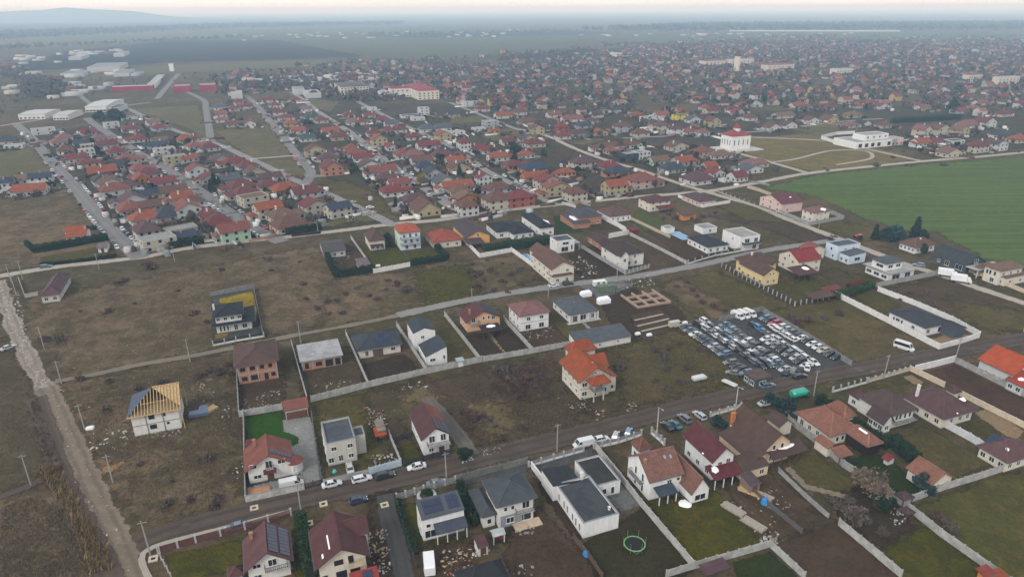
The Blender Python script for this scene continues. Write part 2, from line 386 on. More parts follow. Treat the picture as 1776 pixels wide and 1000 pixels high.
        if posts:
            for i in range(posts):
                f = i / max(1, posts - 1)
                pb = MB(); px = X0 + 0.25 + (W - 0.5) * f; pb.box(px - 0.09, Y0 + 0.2, 0, px + 0.09, Y0 + 0.38, h - 0.02 + (rh if roof == 'shb' else 0) - t); pb.build('post', FRAME if wc == WHITE else DARKWOOD, s.root)
        rb = MB()
        if roof == 'flat': rb.box(x0 + 0.283, y0 + 0.283, h - 0.447, x1 - 0.283, y1 - 0.283, h - 0.38)
        elif roof == 'slab': rb.box(X0, Y0, h + 0.003, X1, Y1, h + 0.25)
        else:
            rb.slab(polys, t)
            if not s.small:
                for p, q in ridges:
                    rb.beam((p[0], p[1], p[2] + 0.02), (q[0], q[1], q[2] + 0.02), 0.34, 0.12, 1)
        s.roof = rb.build('roof', [rmat, roofing(tuple(c * 1.18 for c in rc), 'metal')], s.root)
        if roof == 'flat' and not s.small:
            cp = MB(); e = 0.34; zz = h + 0.003
            cp.box(x0 - .04, y0 - .04, zz, x1 + .04, y0 + e, zz + .05); cp.box(x0 - .04, y1 - e, zz, x1 + .04, y1 + .04, zz + .05); cp.box(x0 - .04, y0 + e, zz, x0 + e, y1 - e, zz + .05); cp.box(x1 - e, y0 + e, zz, x1 + .04, y1 - e, zz + .05)
            cp.build('parapet_cap', plain('sheet_metal', (0.20, 0.21, 0.22)), s.root)
        if not s.small and polys and walls:                  # gutters along the eaves
            g = MB()
            if roof in ('gv', 'hip'):
                g.beam((X0 - 0.07, Y0, h - 0.1), (X0 - 0.07, Y1, h - 0.1), 0.13, 0.12); g.build('gutter', GUTTER, s.root); g = MB(); g.beam((X1 + 0.07, Y0, h - 0.1), (X1 + 0.07, Y1, h - 0.1), 0.13, 0.12); g.build('gutter', GUTTER, s.root)
            if roof in ('gu', 'hip', 'shf'):
                g = MB(); g.beam((X0, Y0 - 0.07, h - 0.1), (X1, Y0 - 0.07, h - 0.1), 0.13, 0.12); g.build('gutter', GUTTER, s.root)
        if win: s.windows(win)
        return s
    def windows(s, win, bare=False):
        for face, spec in win.items():
            if isinstance(spec, tuple):
                ns, nc = spec[0], spec[1]; bw = spec[2] if len(spec) > 2 else 1.3
                lst = [((k + 0.5) / nc, 1.45 + 2.85 * j, bw, 1.35) for j in range(ns) for k in range(nc)]
            else: lst = spec
            for (tt, z, w, h) in lst: s.window(face, tt, z, w, h, bare)
    def window(s, face, tt, z, w, h, bare=False, name='window'):
        b = s.B; rz = {'f': 0, 'r': R(90), 'b': R(180), 'l': R(-90)}[face]
        x, y = {'f': (b['x0'] + tt * (b['x1'] - b['x0']), b['y0']), 'b': (b['x0'] + tt * (b['x1'] - b['x0']), b['y1']), 'l': (b['x0'], b['y0'] + tt * (b['y1'] - b['y0'])), 'r': (b['x1'], b['y0'] + tt * (b['y1'] - b['y0']))}[face]
        f, p = win_mesh(w, h, bare or s.small)
        if f is None: return put(name, p, s.root, (x, y, z), rz)
        o = put(name, f, s.root, (x, y, z), rz); put('pane', p, o); return o
    def door(s, face, tt, w=1.0, h=2.1, col=(0.10, 0.05, 0.03), name='door'):
        b = s.B; rz = {'f': 0, 'r': R(90), 'l': R(-90), 'b': R(180)}[face]
        x, y = {'f': (b['x0'] + tt * (b['x1'] - b['x0']), b['y0']), 'l': (b['x0'], b['y0'] + tt * (b['y1'] - b['y0'])), 'r': (b['x1'], b['y0'] + tt * (b['y1'] - b['y0'])), 'b': (b['x0'] + tt * (b['x1'] - b['x0']), b['y1'])}[face]
        m = MB(); m.box(-w / 2, -0.06, 0, w / 2, 0.02, h)
        m.box(-w / 2 - .07, -0.09, 0, -w / 2 - .002, 0.02, h + .07); m.box(w / 2 + .002, -0.09, 0, w / 2 + .07, 0.02, h + .07)
        return m.build(name, plain('door_paint', col), s.root, (x, y, 0.05), rz)
    def balcony(s, face, t0, t1, z, dep=1.3, mat=None, rail=None, solid=False):
        b = s.B; L = (b['x1'] - b['x0']) if face in 'fb' else (b['y1'] - b['y0'])
        rz = {'f': 0, 'l': R(-90), 'r': R(90)}[face]
        o = {'f': (b['x0'], b['y0']), 'l': (b['x0'], b['y1']), 'r': (b['x1'], b['y0'])}[face]
        m = MB(); m.box(t0 * L, -dep, z - 0.18, t1 * L, 0.0, z)
        bal = m.build('balcony', mat or LIGHTC, s.root, (o[0], o[1], 0), rz)
        r = MB(); w = 0.09 if solid else 0.05
        def side(x0, y0, x1, y1):
            if solid: r.box(x0, y0, z + .003, x1, y1, z + 0.95)
            else:
                r.box(x0, y0, z + 0.9, x1, y1, z + 0.97); r.box(x0, y0, z + 0.12, x1, y1, z + 0.17)
                n = max(2, int(max(x1 - x0, y1 - y0) / 0.35))
                for i in range(n + 1):
                    f = i / n; cx, cy = x0 + (x1 - x0 - w) * f, y0 + (y1 - y0 - w) * f
                    r.box(cx, cy, z + .003, cx + w, cy + w, z + 0.9)
        side(t0 * L, -dep, t1 * L, -dep + w); side(t0 * L, -dep + w, t0 * L + w, -0.02); side(t1 * L - w, -dep + w, t1 * L, -0.02)
        r.build('railing', rail or RAIL, bal)
        return bal
    def slope(s, side):
        b = s.B; X0, X1, Y0, Y1, h, rh = (b[k] for k in ('X0', 'X1', 'Y0', 'Y1', 'h', 'rh')); Z = h + rh; xm, ym = (X0 + X1) / 2, (Y0 + Y1) / 2
        roof = b['roof']
        if roof.startswith('sh'):
            if roof == 'shf': o, a, bb = (X0, Y1, Z), (0, Y0 - Y1, -rh), (X1 - X0, 0, 0)
            elif roof == 'shb': o, a, bb = (X0, Y0, Z), (0, Y1 - Y0, -rh), (X1 - X0, 0, 0)
            elif roof == 'shl': o, a, bb = (X1, Y0, Z), (X0 - X1, 0, -rh), (0, Y1 - Y0, 0)
            else: o, a, bb = (X0, Y0, Z), (X1 - X0, 0, -rh), (0, Y1 - Y0, 0)
        elif side == 'r': o, a, bb = (xm, Y0, Z), (X1 - xm, 0, -rh), (0, Y1 - Y0, 0)
        elif side == 'l': o, a, bb = (xm, Y0, Z), (X0 - xm, 0, -rh), (0, Y1 - Y0, 0)
        elif side == 'f': o, a, bb = (X0, ym, Z), (0, Y0 - ym, -rh), (X1 - X0, 0, 0)
        else: o, a, bb = (X0, ym, Z), (0, Y1 - ym, -rh), (X1 - X0, 0, 0)
        return Vector(o), Vector(a), Vector(bb)
    def onroof(s, side, a0, a1, b0, b1, name, mat, up=0.07, th=0.05, blob=False, parent=None):
        "a flat piece lying on a slope; a: ridge 0 to eave 1, b: front (or left) 0 to 1"
        o, a, b = s.slope(side); n = a.cross(b).normalized()
        if n.z < 0: n = -n
        m = MB()
        if blob:
            k = 14; pts = []
            for i in range(k):
                t = 2 * math.pi * i / k; r = 0.5 * (0.75 + 0.4 * rng.random())
                pts.append(((a0 + a1) / 2 + (a1 - a0) * r * math.cos(t), (b0 + b1) / 2 + (b1 - b0) * r * math.sin(t)))
        else: pts = [(a0, b0), (a1, b0), (a1, b1), (a0, b1)]
        top = [o + a * p[0] + b * p[1] + n * (up + th) for p in pts]; bot = [q - n * th for q in top]; k = len(pts)
        m.v = [tuple(p) for p in top] + [tuple(p) for p in bot]
        m.f = [tuple(range(k)), tuple(range(2 * k - 1, k - 1, -1))] + [(i, k + i, k + (i + 1) % k, (i + 1) % k) for i in range(k)]; m.m = [0] * len(m.f)
        return m.build(name, mat, parent or s.roof)
    def solar(s, side, a0, a1, b0, b1, na, nb):
        "every panel of the array is a part of the roof"
        for i in range(na):
            for j in range(nb):
                da, db = (a1 - a0) / na, (b1 - b0) / nb
                f = s.onroof(side, a0 + da * i + da * .05, a0 + da * (i + 1) - da * .05, b0 + db * j + db * .05, b0 + db * (j + 1) - db * .05, 'solar_panel', SOLAR, 0.10, 0.04)
    def snow(s, side, a0, a1, b0, b1): s.onroof(side, a0, a1, b0, b1, 'snow_patch', SNOW, -0.03, 0.07, True)
    def skylight(s, side, a0, b0, sa=0.13, sb=0.06): 
        s.onroof(side, a0, a0 + sa, b0, b0 + sb, 'skylight', glassy('skylight_glass', (0.20, 0.24, 0.27)), 0.03, 0.09)
    def chimney(s, tx, ty, top, col=(0.30, 0.16, 0.11), w=0.6):
        b = s.B; x = b['X0'] + tx * (b['X1'] - b['X0']); y = b['Y0'] + ty * (b['Y1'] - b['Y0'])
        m = MB(); m.box(x - w / 2, y - w / 2, b['h'] - 0.3, x + w / 2, y + w / 2, top); m.box(x - w / 2 - .08, y - w / 2 - .08, top + .002, x + w / 2 + .08, y + w / 2 + .08, top + 0.12)
        m.build('chimney', plain('chimney_render', col), s.roof)
    def bands(s, zs, xs=(), mat=None, faces='flr', w=0.28):
        "concrete ring beams and posts showing in the raw wall"
        b = s.B; m = mat or CONC
        for z in zs:
            k = MB(); e = 0.03
            x0, x1, y0, y1 = b['x0'] - e, b['x1'] + e, b['y0'] - e, b['y1'] + e
            k.box(x0, y0, z, x1, y0 + .2, z + w); k.box(x0, y1 - .2, z, x1, y1, z + w); k.box(x0, y0 + .2, z, x0 + .2, y1 - .2, z + w); k.box(x1 - .2, y0 + .2, z, x1, y1 - .2, z + w)
            k.build('ring_beam', m, s.root)
        for t in xs:
            k = MB(); x = b['x0'] + t * (b['x1'] - b['x0']); k.box(x - .15, b['y0'] - .035, 0, x + .15, b['y0'] + .1, b['h']); k.build('column', m, s.root)
# ------------------------------------------------------------------ sky, sun, air
SUN_EL, SUN_AZ = 38.0, 215.0      # a veiled sun behind the camera's left shoulder
w = bpy.data.worlds.new('World'); S.world = w; w.use_nodes = True
nt = w.node_tree; nt.nodes.clear()
sky = nt.nodes.new('ShaderNodeTexSky'); sky.sky_type = 'NISHITA'; sky.sun_disc = False
sky.sun_elevation = R(SUN_EL); sky.sun_rotation = R(SUN_AZ); sky.altitude = 200; sky.dust_density = 3.0; sky.air_density = 1.0; sky.ozone_density = 1.0
hs = nt.nodes.new('ShaderNodeHueSaturation'); hs.inputs['Saturation'].default_value = 0.20
bg = nt.nodes.new('ShaderNodeBackground'); bg.inputs[1].default_value = 0.14
wo = nt.nodes.new('ShaderNodeOutputWorld')
nt.links.new(sky.outputs[0], hs.inputs['Color']); 
tc = nt.nodes.new('ShaderNodeTexCoord'); sz_ = nt.nodes.new('ShaderNodeSeparateXYZ'); nt.links.new(tc.outputs['Generated'], sz_.inputs[0]); cl = noise_(nt, tc.outputs['Generated'], 3.0, 4.0, 0.55)
cloud = mixc(nt, ramp(nt, sz_.outputs[2], 0.0, 0.35), mixc(nt, ramp(nt, cl, 0.3, 0.7), SKYA, SKYB), mixc(nt, ramp(nt, cl, 0.3, 0.7), (5.6, 6.1, 6.7), (7.0, 7.4, 7.9)))                 # high thin overcast over the clear-sky light
nt.links.new(mixc(nt, 0.62, hs.outputs[0], cloud), bg.inputs[0]); nt.links.new(bg.outputs[0], wo.inputs[0])
sun = bpy.data.lights.new('sun', 'SUN'); sun.energy = 1.35; sun.angle = R(14); sun.color = (1.0, 0.97, 0.93)
so = bpy.data.objects.new('sun', sun); C.objects.link(so)
az, el = R(SUN_AZ), R(SUN_EL)
sd = Vector((math.sin(az) * math.cos(el), math.cos(az) * math.cos(el), math.sin(el)))
so.rotation_euler = sd.to_track_quat('Z', 'Y').to_euler(); so.location = (0, 0, 300)
S.view_settings.view_transform = 'Standard'; S.view_settings.look = 'None'; S.view_settings.gamma = 1.0; S.view_settings.exposure = EXPOSURE
hm = bpy.data.materials.new('haze_air'); hm.use_nodes = True; hn = hm.node_tree; hn.nodes.clear()
ho = hn.nodes.new('ShaderNodeOutputMaterial'); hv = hn.nodes.new('ShaderNodeVolumePrincipled')
hv.inputs['Color'].default_value = HAZECOL; hv.inputs['Absorption Color'].default_value = (1, 1, 1, 1); hv.inputs['Density'].default_value = HAZE; hv.inputs['Anisotropy'].default_value = 0.0
hn.links.new(hv.outputs[0], ho.inputs['Volume'])
hb = MB(); hb.box(-26000, -900, -1.5, 26000, 32000, HAZETOP); hz = hb.build('haze', hm); tag(hz, kind='stuff')
S.cycles.volume_bounces = 2; S.cycles.max_bounces = 6; S.cycles.transparent_max_bounces = 12
S.cycles.use_denoising = True; S.cycles.diffuse_bounces = 2; S.cycles.glossy_bounces = 2
# ------------------------------------------------------------------ ground
SOIL = (0.052, 0.038, 0.028)
G_DRY, G_GRN, G_DRK = (0.165, 0.128, 0.092), (0.085, 0.088, 0.040), (0.085, 0.064, 0.048)
gm = grassy('ground_cover', G_DRY, G_GRN, G_DRK, 0.62, bare=(0.13, 0.10, 0.075))
g = MB(); g.face([(-25000, -800, 0), (25000, -800, 0), (25000, 31000, 0), (-25000, 31000, 0)]); tag(g.build('ground', gm), kind='structure')
def pip(P, poly):
    x, y = P[:, 0], P[:, 1]; ins = np.zeros(len(P), bool); n = len(poly)
    for i in range(n):
        x1, y1 = poly[i]; x2, y2 = poly[(i + 1) % n]
        c = ((y1 > y) != (y2 > y)) & (x < (x2 - x1) * (y - y1) / (y2 - y1 + 1e-12) + x1); ins ^= c
    return ins
def pdist(P, poly):
    d = np.full(len(P), 1e9); n = len(poly)
    for i in range(n):
        a = np.array(poly[i]); b = np.array(poly[(i + 1) % n]); ab = b - a
        t = np.clip(((P - a) @ ab) / (ab @ ab + 1e-12), 0, 1); d = np.minimum(d, np.linalg.norm(P - (a + t[:, None] * ab), axis=1))
    return d
def W(pts): return [tuple(at(x, y)) for x, y in pts]
ZP = [0.012]
def patch(name, pts, mat, feather=1.5, step=None, z=None, world=False):
    "a sheet lying on the ground inside a polygon of photo pixels; 'edge' runs 0..1 from the outline inwards"
    if name in ('meadow', 'field', 'scrub', 'yard'): feather *= 1.7
    poly = pts if world else W(pts); A = np.array(poly); lo, hi = A.min(0) - feather, A.max(0) + feather
    ext = max(hi - lo); step = step or max(0.7, ext / 90.0)
    nx, ny = int((hi[0] - lo[0]) / step) + 2, int((hi[1] - lo[1]) / step) + 2
    gx, gy = np.meshgrid(lo[0] + np.arange(nx) * step, lo[1] + np.arange(ny) * step, indexing='ij')
    P = np.stack([gx.ravel(), gy.ravel()], 1); ins = pip(P, poly); d = pdist(P, poly); sd_ = np.where(ins, d, -d)
    e = np.clip(0.5 + sd_ / (2 * feather), 0, 1)
    keep = (sd_ > -feather - step).reshape(nx, ny)
    idx = np.arange(nx * ny).reshape(nx, ny)
    q = np.stack([idx[:-1, :-1], idx[1:, :-1], idx[1:, 1:], idx[:-1, 1:]], -1)
    k = keep[:-1, :-1] & keep[1:, :-1] & keep[1:, 1:] & keep[:-1, 1:]
    Fq = q[k]; used = np.unique(Fq); mp = np.full(nx * ny, -1); mp[used] = np.arange(len(used))
    ZP[0] += 0.0011; zz = ZP[0] if z is None else z
    V = np.c_[P[used], np.full(len(used), zz)]
    me = fastmesh(name, V, mp[Fq], mat); at_ = me.attributes.new('edge', 'FLOAT', 'POINT'); at_.data.foreach_set('value', e[used].astype(np.float32))
    return tag(put(name, me), kind='structure')
def smooth(pts, n=8):
    P = [Vector(p) for p in pts]; out = []
    for i in range(len(P) - 1):
        p0, p1, p2, p3 = P[max(i - 1, 0)], P[i], P[i + 1], P[min(i + 2, len(P) - 1)]
        for k in range(n):
            t = k / n; out.append(0.5 * ((2 * p1) + (p2 - p0) * t + (2 * p0 - 5 * p1 + 4 * p2 - p3) * t * t + (3 * p1 - p0 - 3 * p2 + p3) * t ** 3))
    return out + [P[-1]]
ROADS = []
def road(name, pts, width, mat, z=None, wob=0.0, register=True, n=8, world=False):
    L = smooth(pts if world else [at(x, y) for x, y in pts], n); cols = 9; ZP[0] += 0.0011; zz = ZP[0] if z is None else z
    V, ac, ed = [], [], []
    for i, p in enumerate(L):
        d = (L[min(i + 1, len(L) - 1)] - L[max(i - 1, 0)]).normalized(); s_ = Vector((d.y, -d.x)); wd = width * (1 + wob * (rng.random() - 0.5))
        for k in range(cols):
            a = -1 + 2 * k / (cols - 1); q = p + s_ * (a * wd / 2 * 1.15); V.append((q.x, q.y, zz)); ac.append(a * 1.15); ed.append(min(1, max(0, (1 - abs(a)) * 2.2)))
    Fq = [(i * cols + k, i * cols + k + 1, (i + 1) * cols + k + 1, (i + 1) * cols + k) for i in range(len(L) - 1) for k in range(cols - 1)]
    me = fastmesh(name, V, Fq, mat)
    for nm, v in (('across', ac), ('edge', ed)): me.attributes.new(nm, 'FLOAT', 'POINT').data.foreach_set('value', np.array(v, np.float32))
    if register: ROADS.append((np.array([tuple(p) for p in L]), width))
    return tag(put(name, me), kind='structure')
# surfaces
DRYF = grassy('dry_field', (0.232, 0.182, 0.136), (0.112, 0.104, 0.056), (0.100, 0.074, 0.055), 0.56, edge=0.12)
BROWNF = grassy('brown_field', (0.118, 0.088, 0.064), (0.085, 0.075, 0.038), (0.070, 0.050, 0.038), 0.40, edge=0.2)
OLIVEF = grassy('olive_grass', (0.152, 0.125, 0.062), (0.100, 0.100, 0.032), (0.088, 0.070, 0.040), 0.72, edge=0.2)
LAWN = grassy('lawn_grass', (0.128, 0.108, 0.016), (0.074, 0.090, 0.010), (0.060, 0.056, 0.014), 0.80, edge=0.5)
BRIGHT = grassy('bright_turf', (0.050, 0.120, 0.006), (0.030, 0.105, 0.004), (0.030, 0.085, 0.005), 0.95, edge=0.6)
GOLD = grassy('yellow_moss_turf', (0.40, 0.32, 0.03), (0.22, 0.22, 0.02), (0.26, 0.20, 0.025), 0.35, fine=0.7, edge=0.6)
DULLG = grassy('dull_meadow', (0.190, 0.172, 0.105), (0.130, 0.138, 0.070), (0.120, 0.112, 0.070), 0.70, edge=0.15)
CROP = grassy('winter_wheat', (0.104, 0.158, 0.050), (0.074, 0.146, 0.036), (0.082, 0.128, 0.042), 0.75, fine=0.5, edge=0.12, streak=0.75)
DARKS = grassy('dark_soil', (0.068, 0.051, 0.039), (0.05, 0.042, 0.028), (0.042, 0.031, 0.024), 0.3, edge=0.5)
MUD = grassy('brown_mud', (0.098, 0.070, 0.051), (0.075, 0.058, 0.038), (0.062, 0.044, 0.033), 0.3, edge=0.4)
ASPH = grassy('lot_gravel', (0.110, 0.120, 0.142), (0.086, 0.094, 0.112), (0.075, 0.082, 0.098), 0.5, edge=0.3)
PAVE = grassy('pavers', (0.42, 0.46, 0.55), (0.37, 0.41, 0.49), (0.33, 0.37, 0.44), 0.5, fine=2.0, edge=1.0)
SANDP = grassy('sandy_paving', (0.42, 0.33, 0.24), (0.36, 0.285, 0.21), (0.35, 0.28, 0.21), 0.5, fine=2.0, edge=1.0)
GRAV = grassy('grey_gravel', (0.21, 0.235, 0.28), (0.17, 0.19, 0.23), (0.15, 0.168, 0.20), 0.5, edge=0.6)
SANDH = grassy('spilled_sand', (0.40, 0.28, 0.15), (0.33, 0.23, 0.13), (0.30, 0.21, 0.12), 0.5, edge=0.8)
SLUSH = grassy('slush', (0.62, 0.62, 0.62), (0.55, 0.55, 0.55), (0.45, 0.44, 0.42), 0.5, edge=0.9)
STRAW = grassy('flattened_straw', (0.215, 0.18, 0.11), (0.15, 0.135, 0.075), (0.15, 0.12, 0.075), 0.5, edge=0.5)
DARKGRASS = grassy('scrub_growth', (0.105, 0.066, 0.052), (0.085, 0.06, 0.042), (0.066, 0.040, 0.034), 0.2, edge=0.22)
PLOUGH = grassy('ploughed_land', (0.040, 0.035, 0.032), (0.036, 0.032, 0.030), (0.030, 0.026, 0.024), 0.4, edge=0.01)
FARG = grassy('far_meadow', (0.14, 0.145, 0.095), (0.09, 0.115, 0.06), (0.09, 0.092, 0.062), 0.7, edge=0.006)
# far land (large flat sheets, centimetres apart)
def far(name, pts, mat, z): return patch(name, pts, mat, feather=6.0, step=None, z=z)
far('field', [(-60, 118), (60, 106), (110, 90), (300, 71), (480, 70), (632, 98), (480, 104), (300, 108), (180, 116), (60, 122)], PLOUGH, 0.30)
far('field', [(470, 72), (640, 64), (1010, 60), (1000, 82), (900, 98), (760, 106), (640, 106), (600, 92)], FARG, 0.22)
far('field', [(1000, 62), (1300, 56), (1900, 54), (1900, 72), (1500, 70), (1250, 74), (1050, 76)], FARG, 0.24)
far('field', [(-200, 60), (330, 52), (470, 62), (300, 69), (100, 84), (-200, 92)], DULLG, 0.26)
far('field', [(640, 62), (980, 52), (1080, 58), (1000, 61), (700, 66)], PLOUGH, 0.34)
far('field', [(300, 50), (620, 44), (900, 48), (640, 58), (420, 62)], FARG, 0.28)
far('field', [(1100, 48), (1500, 46), (1900, 45), (1900, 51), (1400, 53), (1120, 54)], DULLG, 0.31)
far('field', [(-100, 44), (260, 40), (700, 38), (560, 43), (200, 50), (-100, 56)], PLOUGH, 0.33)
far('field', [(60, 128), (150, 122), (420, 108), (560, 104), (600, 112), (420, 122), (280, 128), (180, 138), (80, 145)], DULLG, 0.2)
# nearer ground
P_ = patch
P_('field', [(-60, 350), (115, 328), (165, 375), (232, 443), (120, 458), (-60, 478)], DRYF, 5)
P_('field', [(-40, 262), (50, 248), (100, 300), (112, 326), (0, 345), (-60, 340)], DULLG, 5)
P_('meadow', [(30, 520), (560, 425), (600, 480), (560, 560), (330, 620), (130, 655), (60, 600)], DRYF, 6)
P_('meadow', [(560, 485), (900, 440), (945, 480), (820, 520), (690, 548), (560, 570)], DRYF, 5)
P_('meadow', [(110, 665), (400, 610), (418, 870), (300, 915), (215, 880), (150, 760)], DRYF, 4)
P_('meadow', [(-60, 870), (60, 850), (110, 870), (185, 1010), (-60, 1030)], DRYF, 4)
P_('meadow', [(-60, 560), (20, 590), (70, 690), (100, 780), (60, 850), (-60, 870)], grassy('damp_waste', (0.135, 0.112, 0.080), (0.095, 0.092, 0.052), (0.085, 0.070, 0.052), 0.62, edge=0.12), 5)
P_('meadow', [(540, 700), (640, 678), (640, 730), (690, 790), (640, 810), (560, 800)], OLIVEF, 4)
P_('meadow', [(650, 675), (960, 620), (1010, 700), (1020, 740), (860, 785), (790, 770), (740, 690)], BROWNF, 5)
P_('meadow', [(1060, 600), (1190, 575), (1290, 655), (1200, 690), (1080, 720), (1075, 680)], OLIVEF, 5)
P_('meadow', [(1328, 540), (1400, 522), (1448, 512), (1625, 604), (1560, 618), (1478, 634)], OLIVEF, 2.5)
P_('meadow', [(1140, 492), (1235, 466), (1375, 528), (1330, 540), (1248, 552), (1190, 540)], OLIVEF, 3)
P_('meadow', [(1145, 500), (1180, 480), (1290, 545), (1240, 555)], DRYF, 3)
P_('field', [(1320, 326), (1410, 304), (1520, 293), (1600, 285), (1700, 278), (1800, 270), (2300, 250), (2600, 420), (1800, 462), (1725, 452), (1690, 440), (1630, 405), (1560, 398), (1500, 378), (1440, 352), (1400, 336)], CROP, 3, step=3.0)
P_('meadow', [(1405, 360), (1470, 385), (1560, 405), (1500, 420), (1420, 395)], OLIVEF, 3)
P_('meadow', [(1530, 502), (1640, 476), (1800, 535), (1800, 572), (1700, 578), (1640, 545)], BROWNF, 4)
P_('meadow', [(1640, 520), (1800, 540), (1800, 572), (1700, 578)], OLIVEF, 5)
P_('meadow', [(1230, 375), (1330, 365), (1450, 415), (1400, 425), (1320, 395)], MUD, 3)
P_('meadow', [(1240, 355), (1330, 360), (1400, 385), (1300, 385)], OLIVEF, 3)
P_('meadow', [(540, 325), (598, 312), (660, 340), (690, 375), (640, 372)], OLIVEF, 3)
P_('meadow', [(500, 405), (600, 388), (690, 378), (640, 360), (560, 388)], DULLG, 3)
P_('meadow', [(712, 470), (812, 460), (832, 500), (830, 520), (740, 536)], LAWN, 6)
P_('meadow', [(371, 228), (467, 216), (490, 240), (516, 271), (436, 275)], DULLG, 2)
P_('meadow', [(443, 279), (513, 276), (534, 303), (496, 306)], DULLG, 2)
P_('meadow', [(220, 188), (345, 182), (364, 244), (330, 225)], DULLG, 3)
P_('meadow', [(528, 170), (590, 176), (572, 196), (548, 188)], DULLG, 3)
P_('meadow', [(1300, 238), (1420, 232), (1560, 266), (1590, 277), (1420, 299), (1320, 278), (1245, 263)], grassy('park_grass', (0.23, 0.195, 0.085), (0.165, 0.155, 0.065), (0.15, 0.13, 0.07), 0.6, edge=0.2), 3)
P_('meadow', [(1360, 222), (1450, 214), (1520, 226), (1425, 236)], DULLG, 3)
P_('meadow', [(780, 200), (835, 202), (845, 212), (780, 214)], DULLG, 2); P_('meadow', [(810, 228), (900, 222), (935, 236), (870, 250)], DULLG, 2)
P_('soil_plot', [(920, 272), (1000, 258), (985, 278), (935, 280)], MUD, 2)
P_('meadow', [(960, 240), (1060, 240), (1010, 252)], DULLG, 2)
# plots of the near rows
P_('lawn', [(428, 721), (490, 712), (492, 748), (518, 757), (517, 769), (502, 777), (470, 770), (428, 778)], BRIGHT, 0.5)
P_('driveway', [(490, 728), (538, 722), (548, 760), (560, 838), (524, 848), (520, 800), (500, 776), (518, 768), (517, 757), (492, 748)], PAVE, 0.4)
P_('yard', [(428, 845), (524, 822), (527, 850), (428, 868)], PAVE, 0.4)
P_('yard', [(418, 724), (489, 711), (496, 650), (414, 664)], MUD, 1.5)
P_('yard', [(528, 695), (637, 670), (605, 600), (510, 620)], BROWNF, 1.5)
P_('soil_plot', [(628, 632), (700, 613), (736, 646), (641, 668)], DARKS, 0.6)
P_('lawn', [(742, 560), (775, 550), (832, 626), (778, 636)], OLIVEF, 1)
P_('soil_plot', [(806, 582), (838, 577), (880, 618), (838, 627)], DARKS, 0.6); P_('soil_plot', [(850, 575), (882, 568), (922, 608), (884, 617)], DARKS, 0.8)
P_('yard', [(880, 575), (960, 562), (1005, 595), (930, 612)], MUD, 2)
P_('lawn', [(960, 560), (1000, 575), (1042, 562), (1062, 567), (1000, 580), (985, 590)], OLIVEF, 1)
P_('soil_plot', [(1040, 520), (1095, 498), (1185, 538), (1190, 565), (1100, 592), (1058, 560)], DARKS, 2)
P_('soil_plot', [(1090, 545), (1150, 535), (1180, 570), (1110, 588)], MUD, 2)
P_('yard', [(995, 490), (1060, 478), (1100, 495), (1040, 520)], GRAV, 1.5)
P_('path', [(845, 577), (849, 576), (882, 618), (878, 619)], SANDP, 0.3); P_('path', [(1006, 557), (1011, 556), (1030, 574), (1025, 576)], PAVE, 0.3)
P_('yard', [(366, 514), (440, 498), (458, 584), (371, 600)], ASPH, 0.6)
P_('lawn', [(380, 518), (438, 505), (447, 546), (424, 547), (420, 526), (382, 528)], GOLD, 0.5); P_('lawn', [(372, 588), (396, 583), (396, 577), (374, 580)], GOLD, 0.4)
P_('yard', [(1186, 568), (1250, 553), (1321, 541), (1476, 634), (1440, 652), (1400, 660), (1330, 672), (1290, 655), (1240, 612)], ASPH, 1.2)
P_('lawn', [(1118, 868), (1180, 862), (1240, 848), (1326, 942), (1204, 980)], LAWN, 1.0)
P_('lawn', [(1005, 945), (1080, 902), (1112, 880), (1200, 985), (1180, 1010), (1040, 1030)], grassy('dark_lawn', (0.062, 0.052, 0.026), (0.042, 0.05, 0.02), (0.045, 0.038, 0.02), 0.7, edge=0.4), 1.0)
P_('patio', [(1046, 856), (1078, 840), (1112, 876), (1078, 888)], GRAV, 0.3)
P_('yard', [(875, 925), (935, 880), (1018, 962), (1045, 1030), (880, 1030)], MUD, 1.5)
P_('path', [(930, 838), (948, 830), (1010, 930), (1000, 940)], DARKS, 1)
P_('lawn', [(696, 872), (722, 872), (735, 938), (812, 933), (800, 952), (722, 965)], LAWN, 0.8)
P_('lawn', [(285, 962), (420, 936), (420, 985), (300, 1012)], LAWN, 1.0); P_('lawn', [(508, 915), (530, 905), (545, 1010), (515, 1010)], LAWN, 1)
P_('lawn', [(1476, 797), (1500, 788), (1540, 790), (1602, 852), (1562, 864)], grassy('green_lawn', (0.046, 0.062, 0.018), (0.03, 0.058, 0.012), (0.032, 0.04, 0.014), 0.95, edge=0.5), 0.8)
P_('meadow', [(1566, 884), (1757, 817), (1830, 800), (1900, 1060), (1760, 1060)], grassy('rough_pasture', (0.145, 0.125, 0.046), (0.092, 0.108, 0.026), (0.085, 0.076, 0.032), 0.70, edge=0.2), 1.5)
P_('meadow', [(1528, 958), (1592, 914), (1612, 910), (1712, 990), (1740, 1040), (1590, 1040)], LAWN, 2.0)
P_('soil_plot', [(1345, 942), (1452, 906), (1570, 1012), (1410, 1030)], MUD, 1.0)
P_('yard', [(1240, 838), (1330, 815), (1450, 905), (1340, 942)], BROWNF, 2.0)
P_('soil_plot', [(1440, 860), (1500, 840), (1560, 880), (1590, 915), (1530, 950), (1460, 910)], DARKS, 2.0)
P_('lawn', [(1270, 975), (1335, 957), (1395, 1010), (1290, 1030)], grassy('green_lawn', MAROON, MAROON, MAROON, .5), 0.8)
P_('lawn', [(1362, 802), (1402, 776), (1482, 838), (1472, 852), (1400, 846)], OLIVEF, 1)
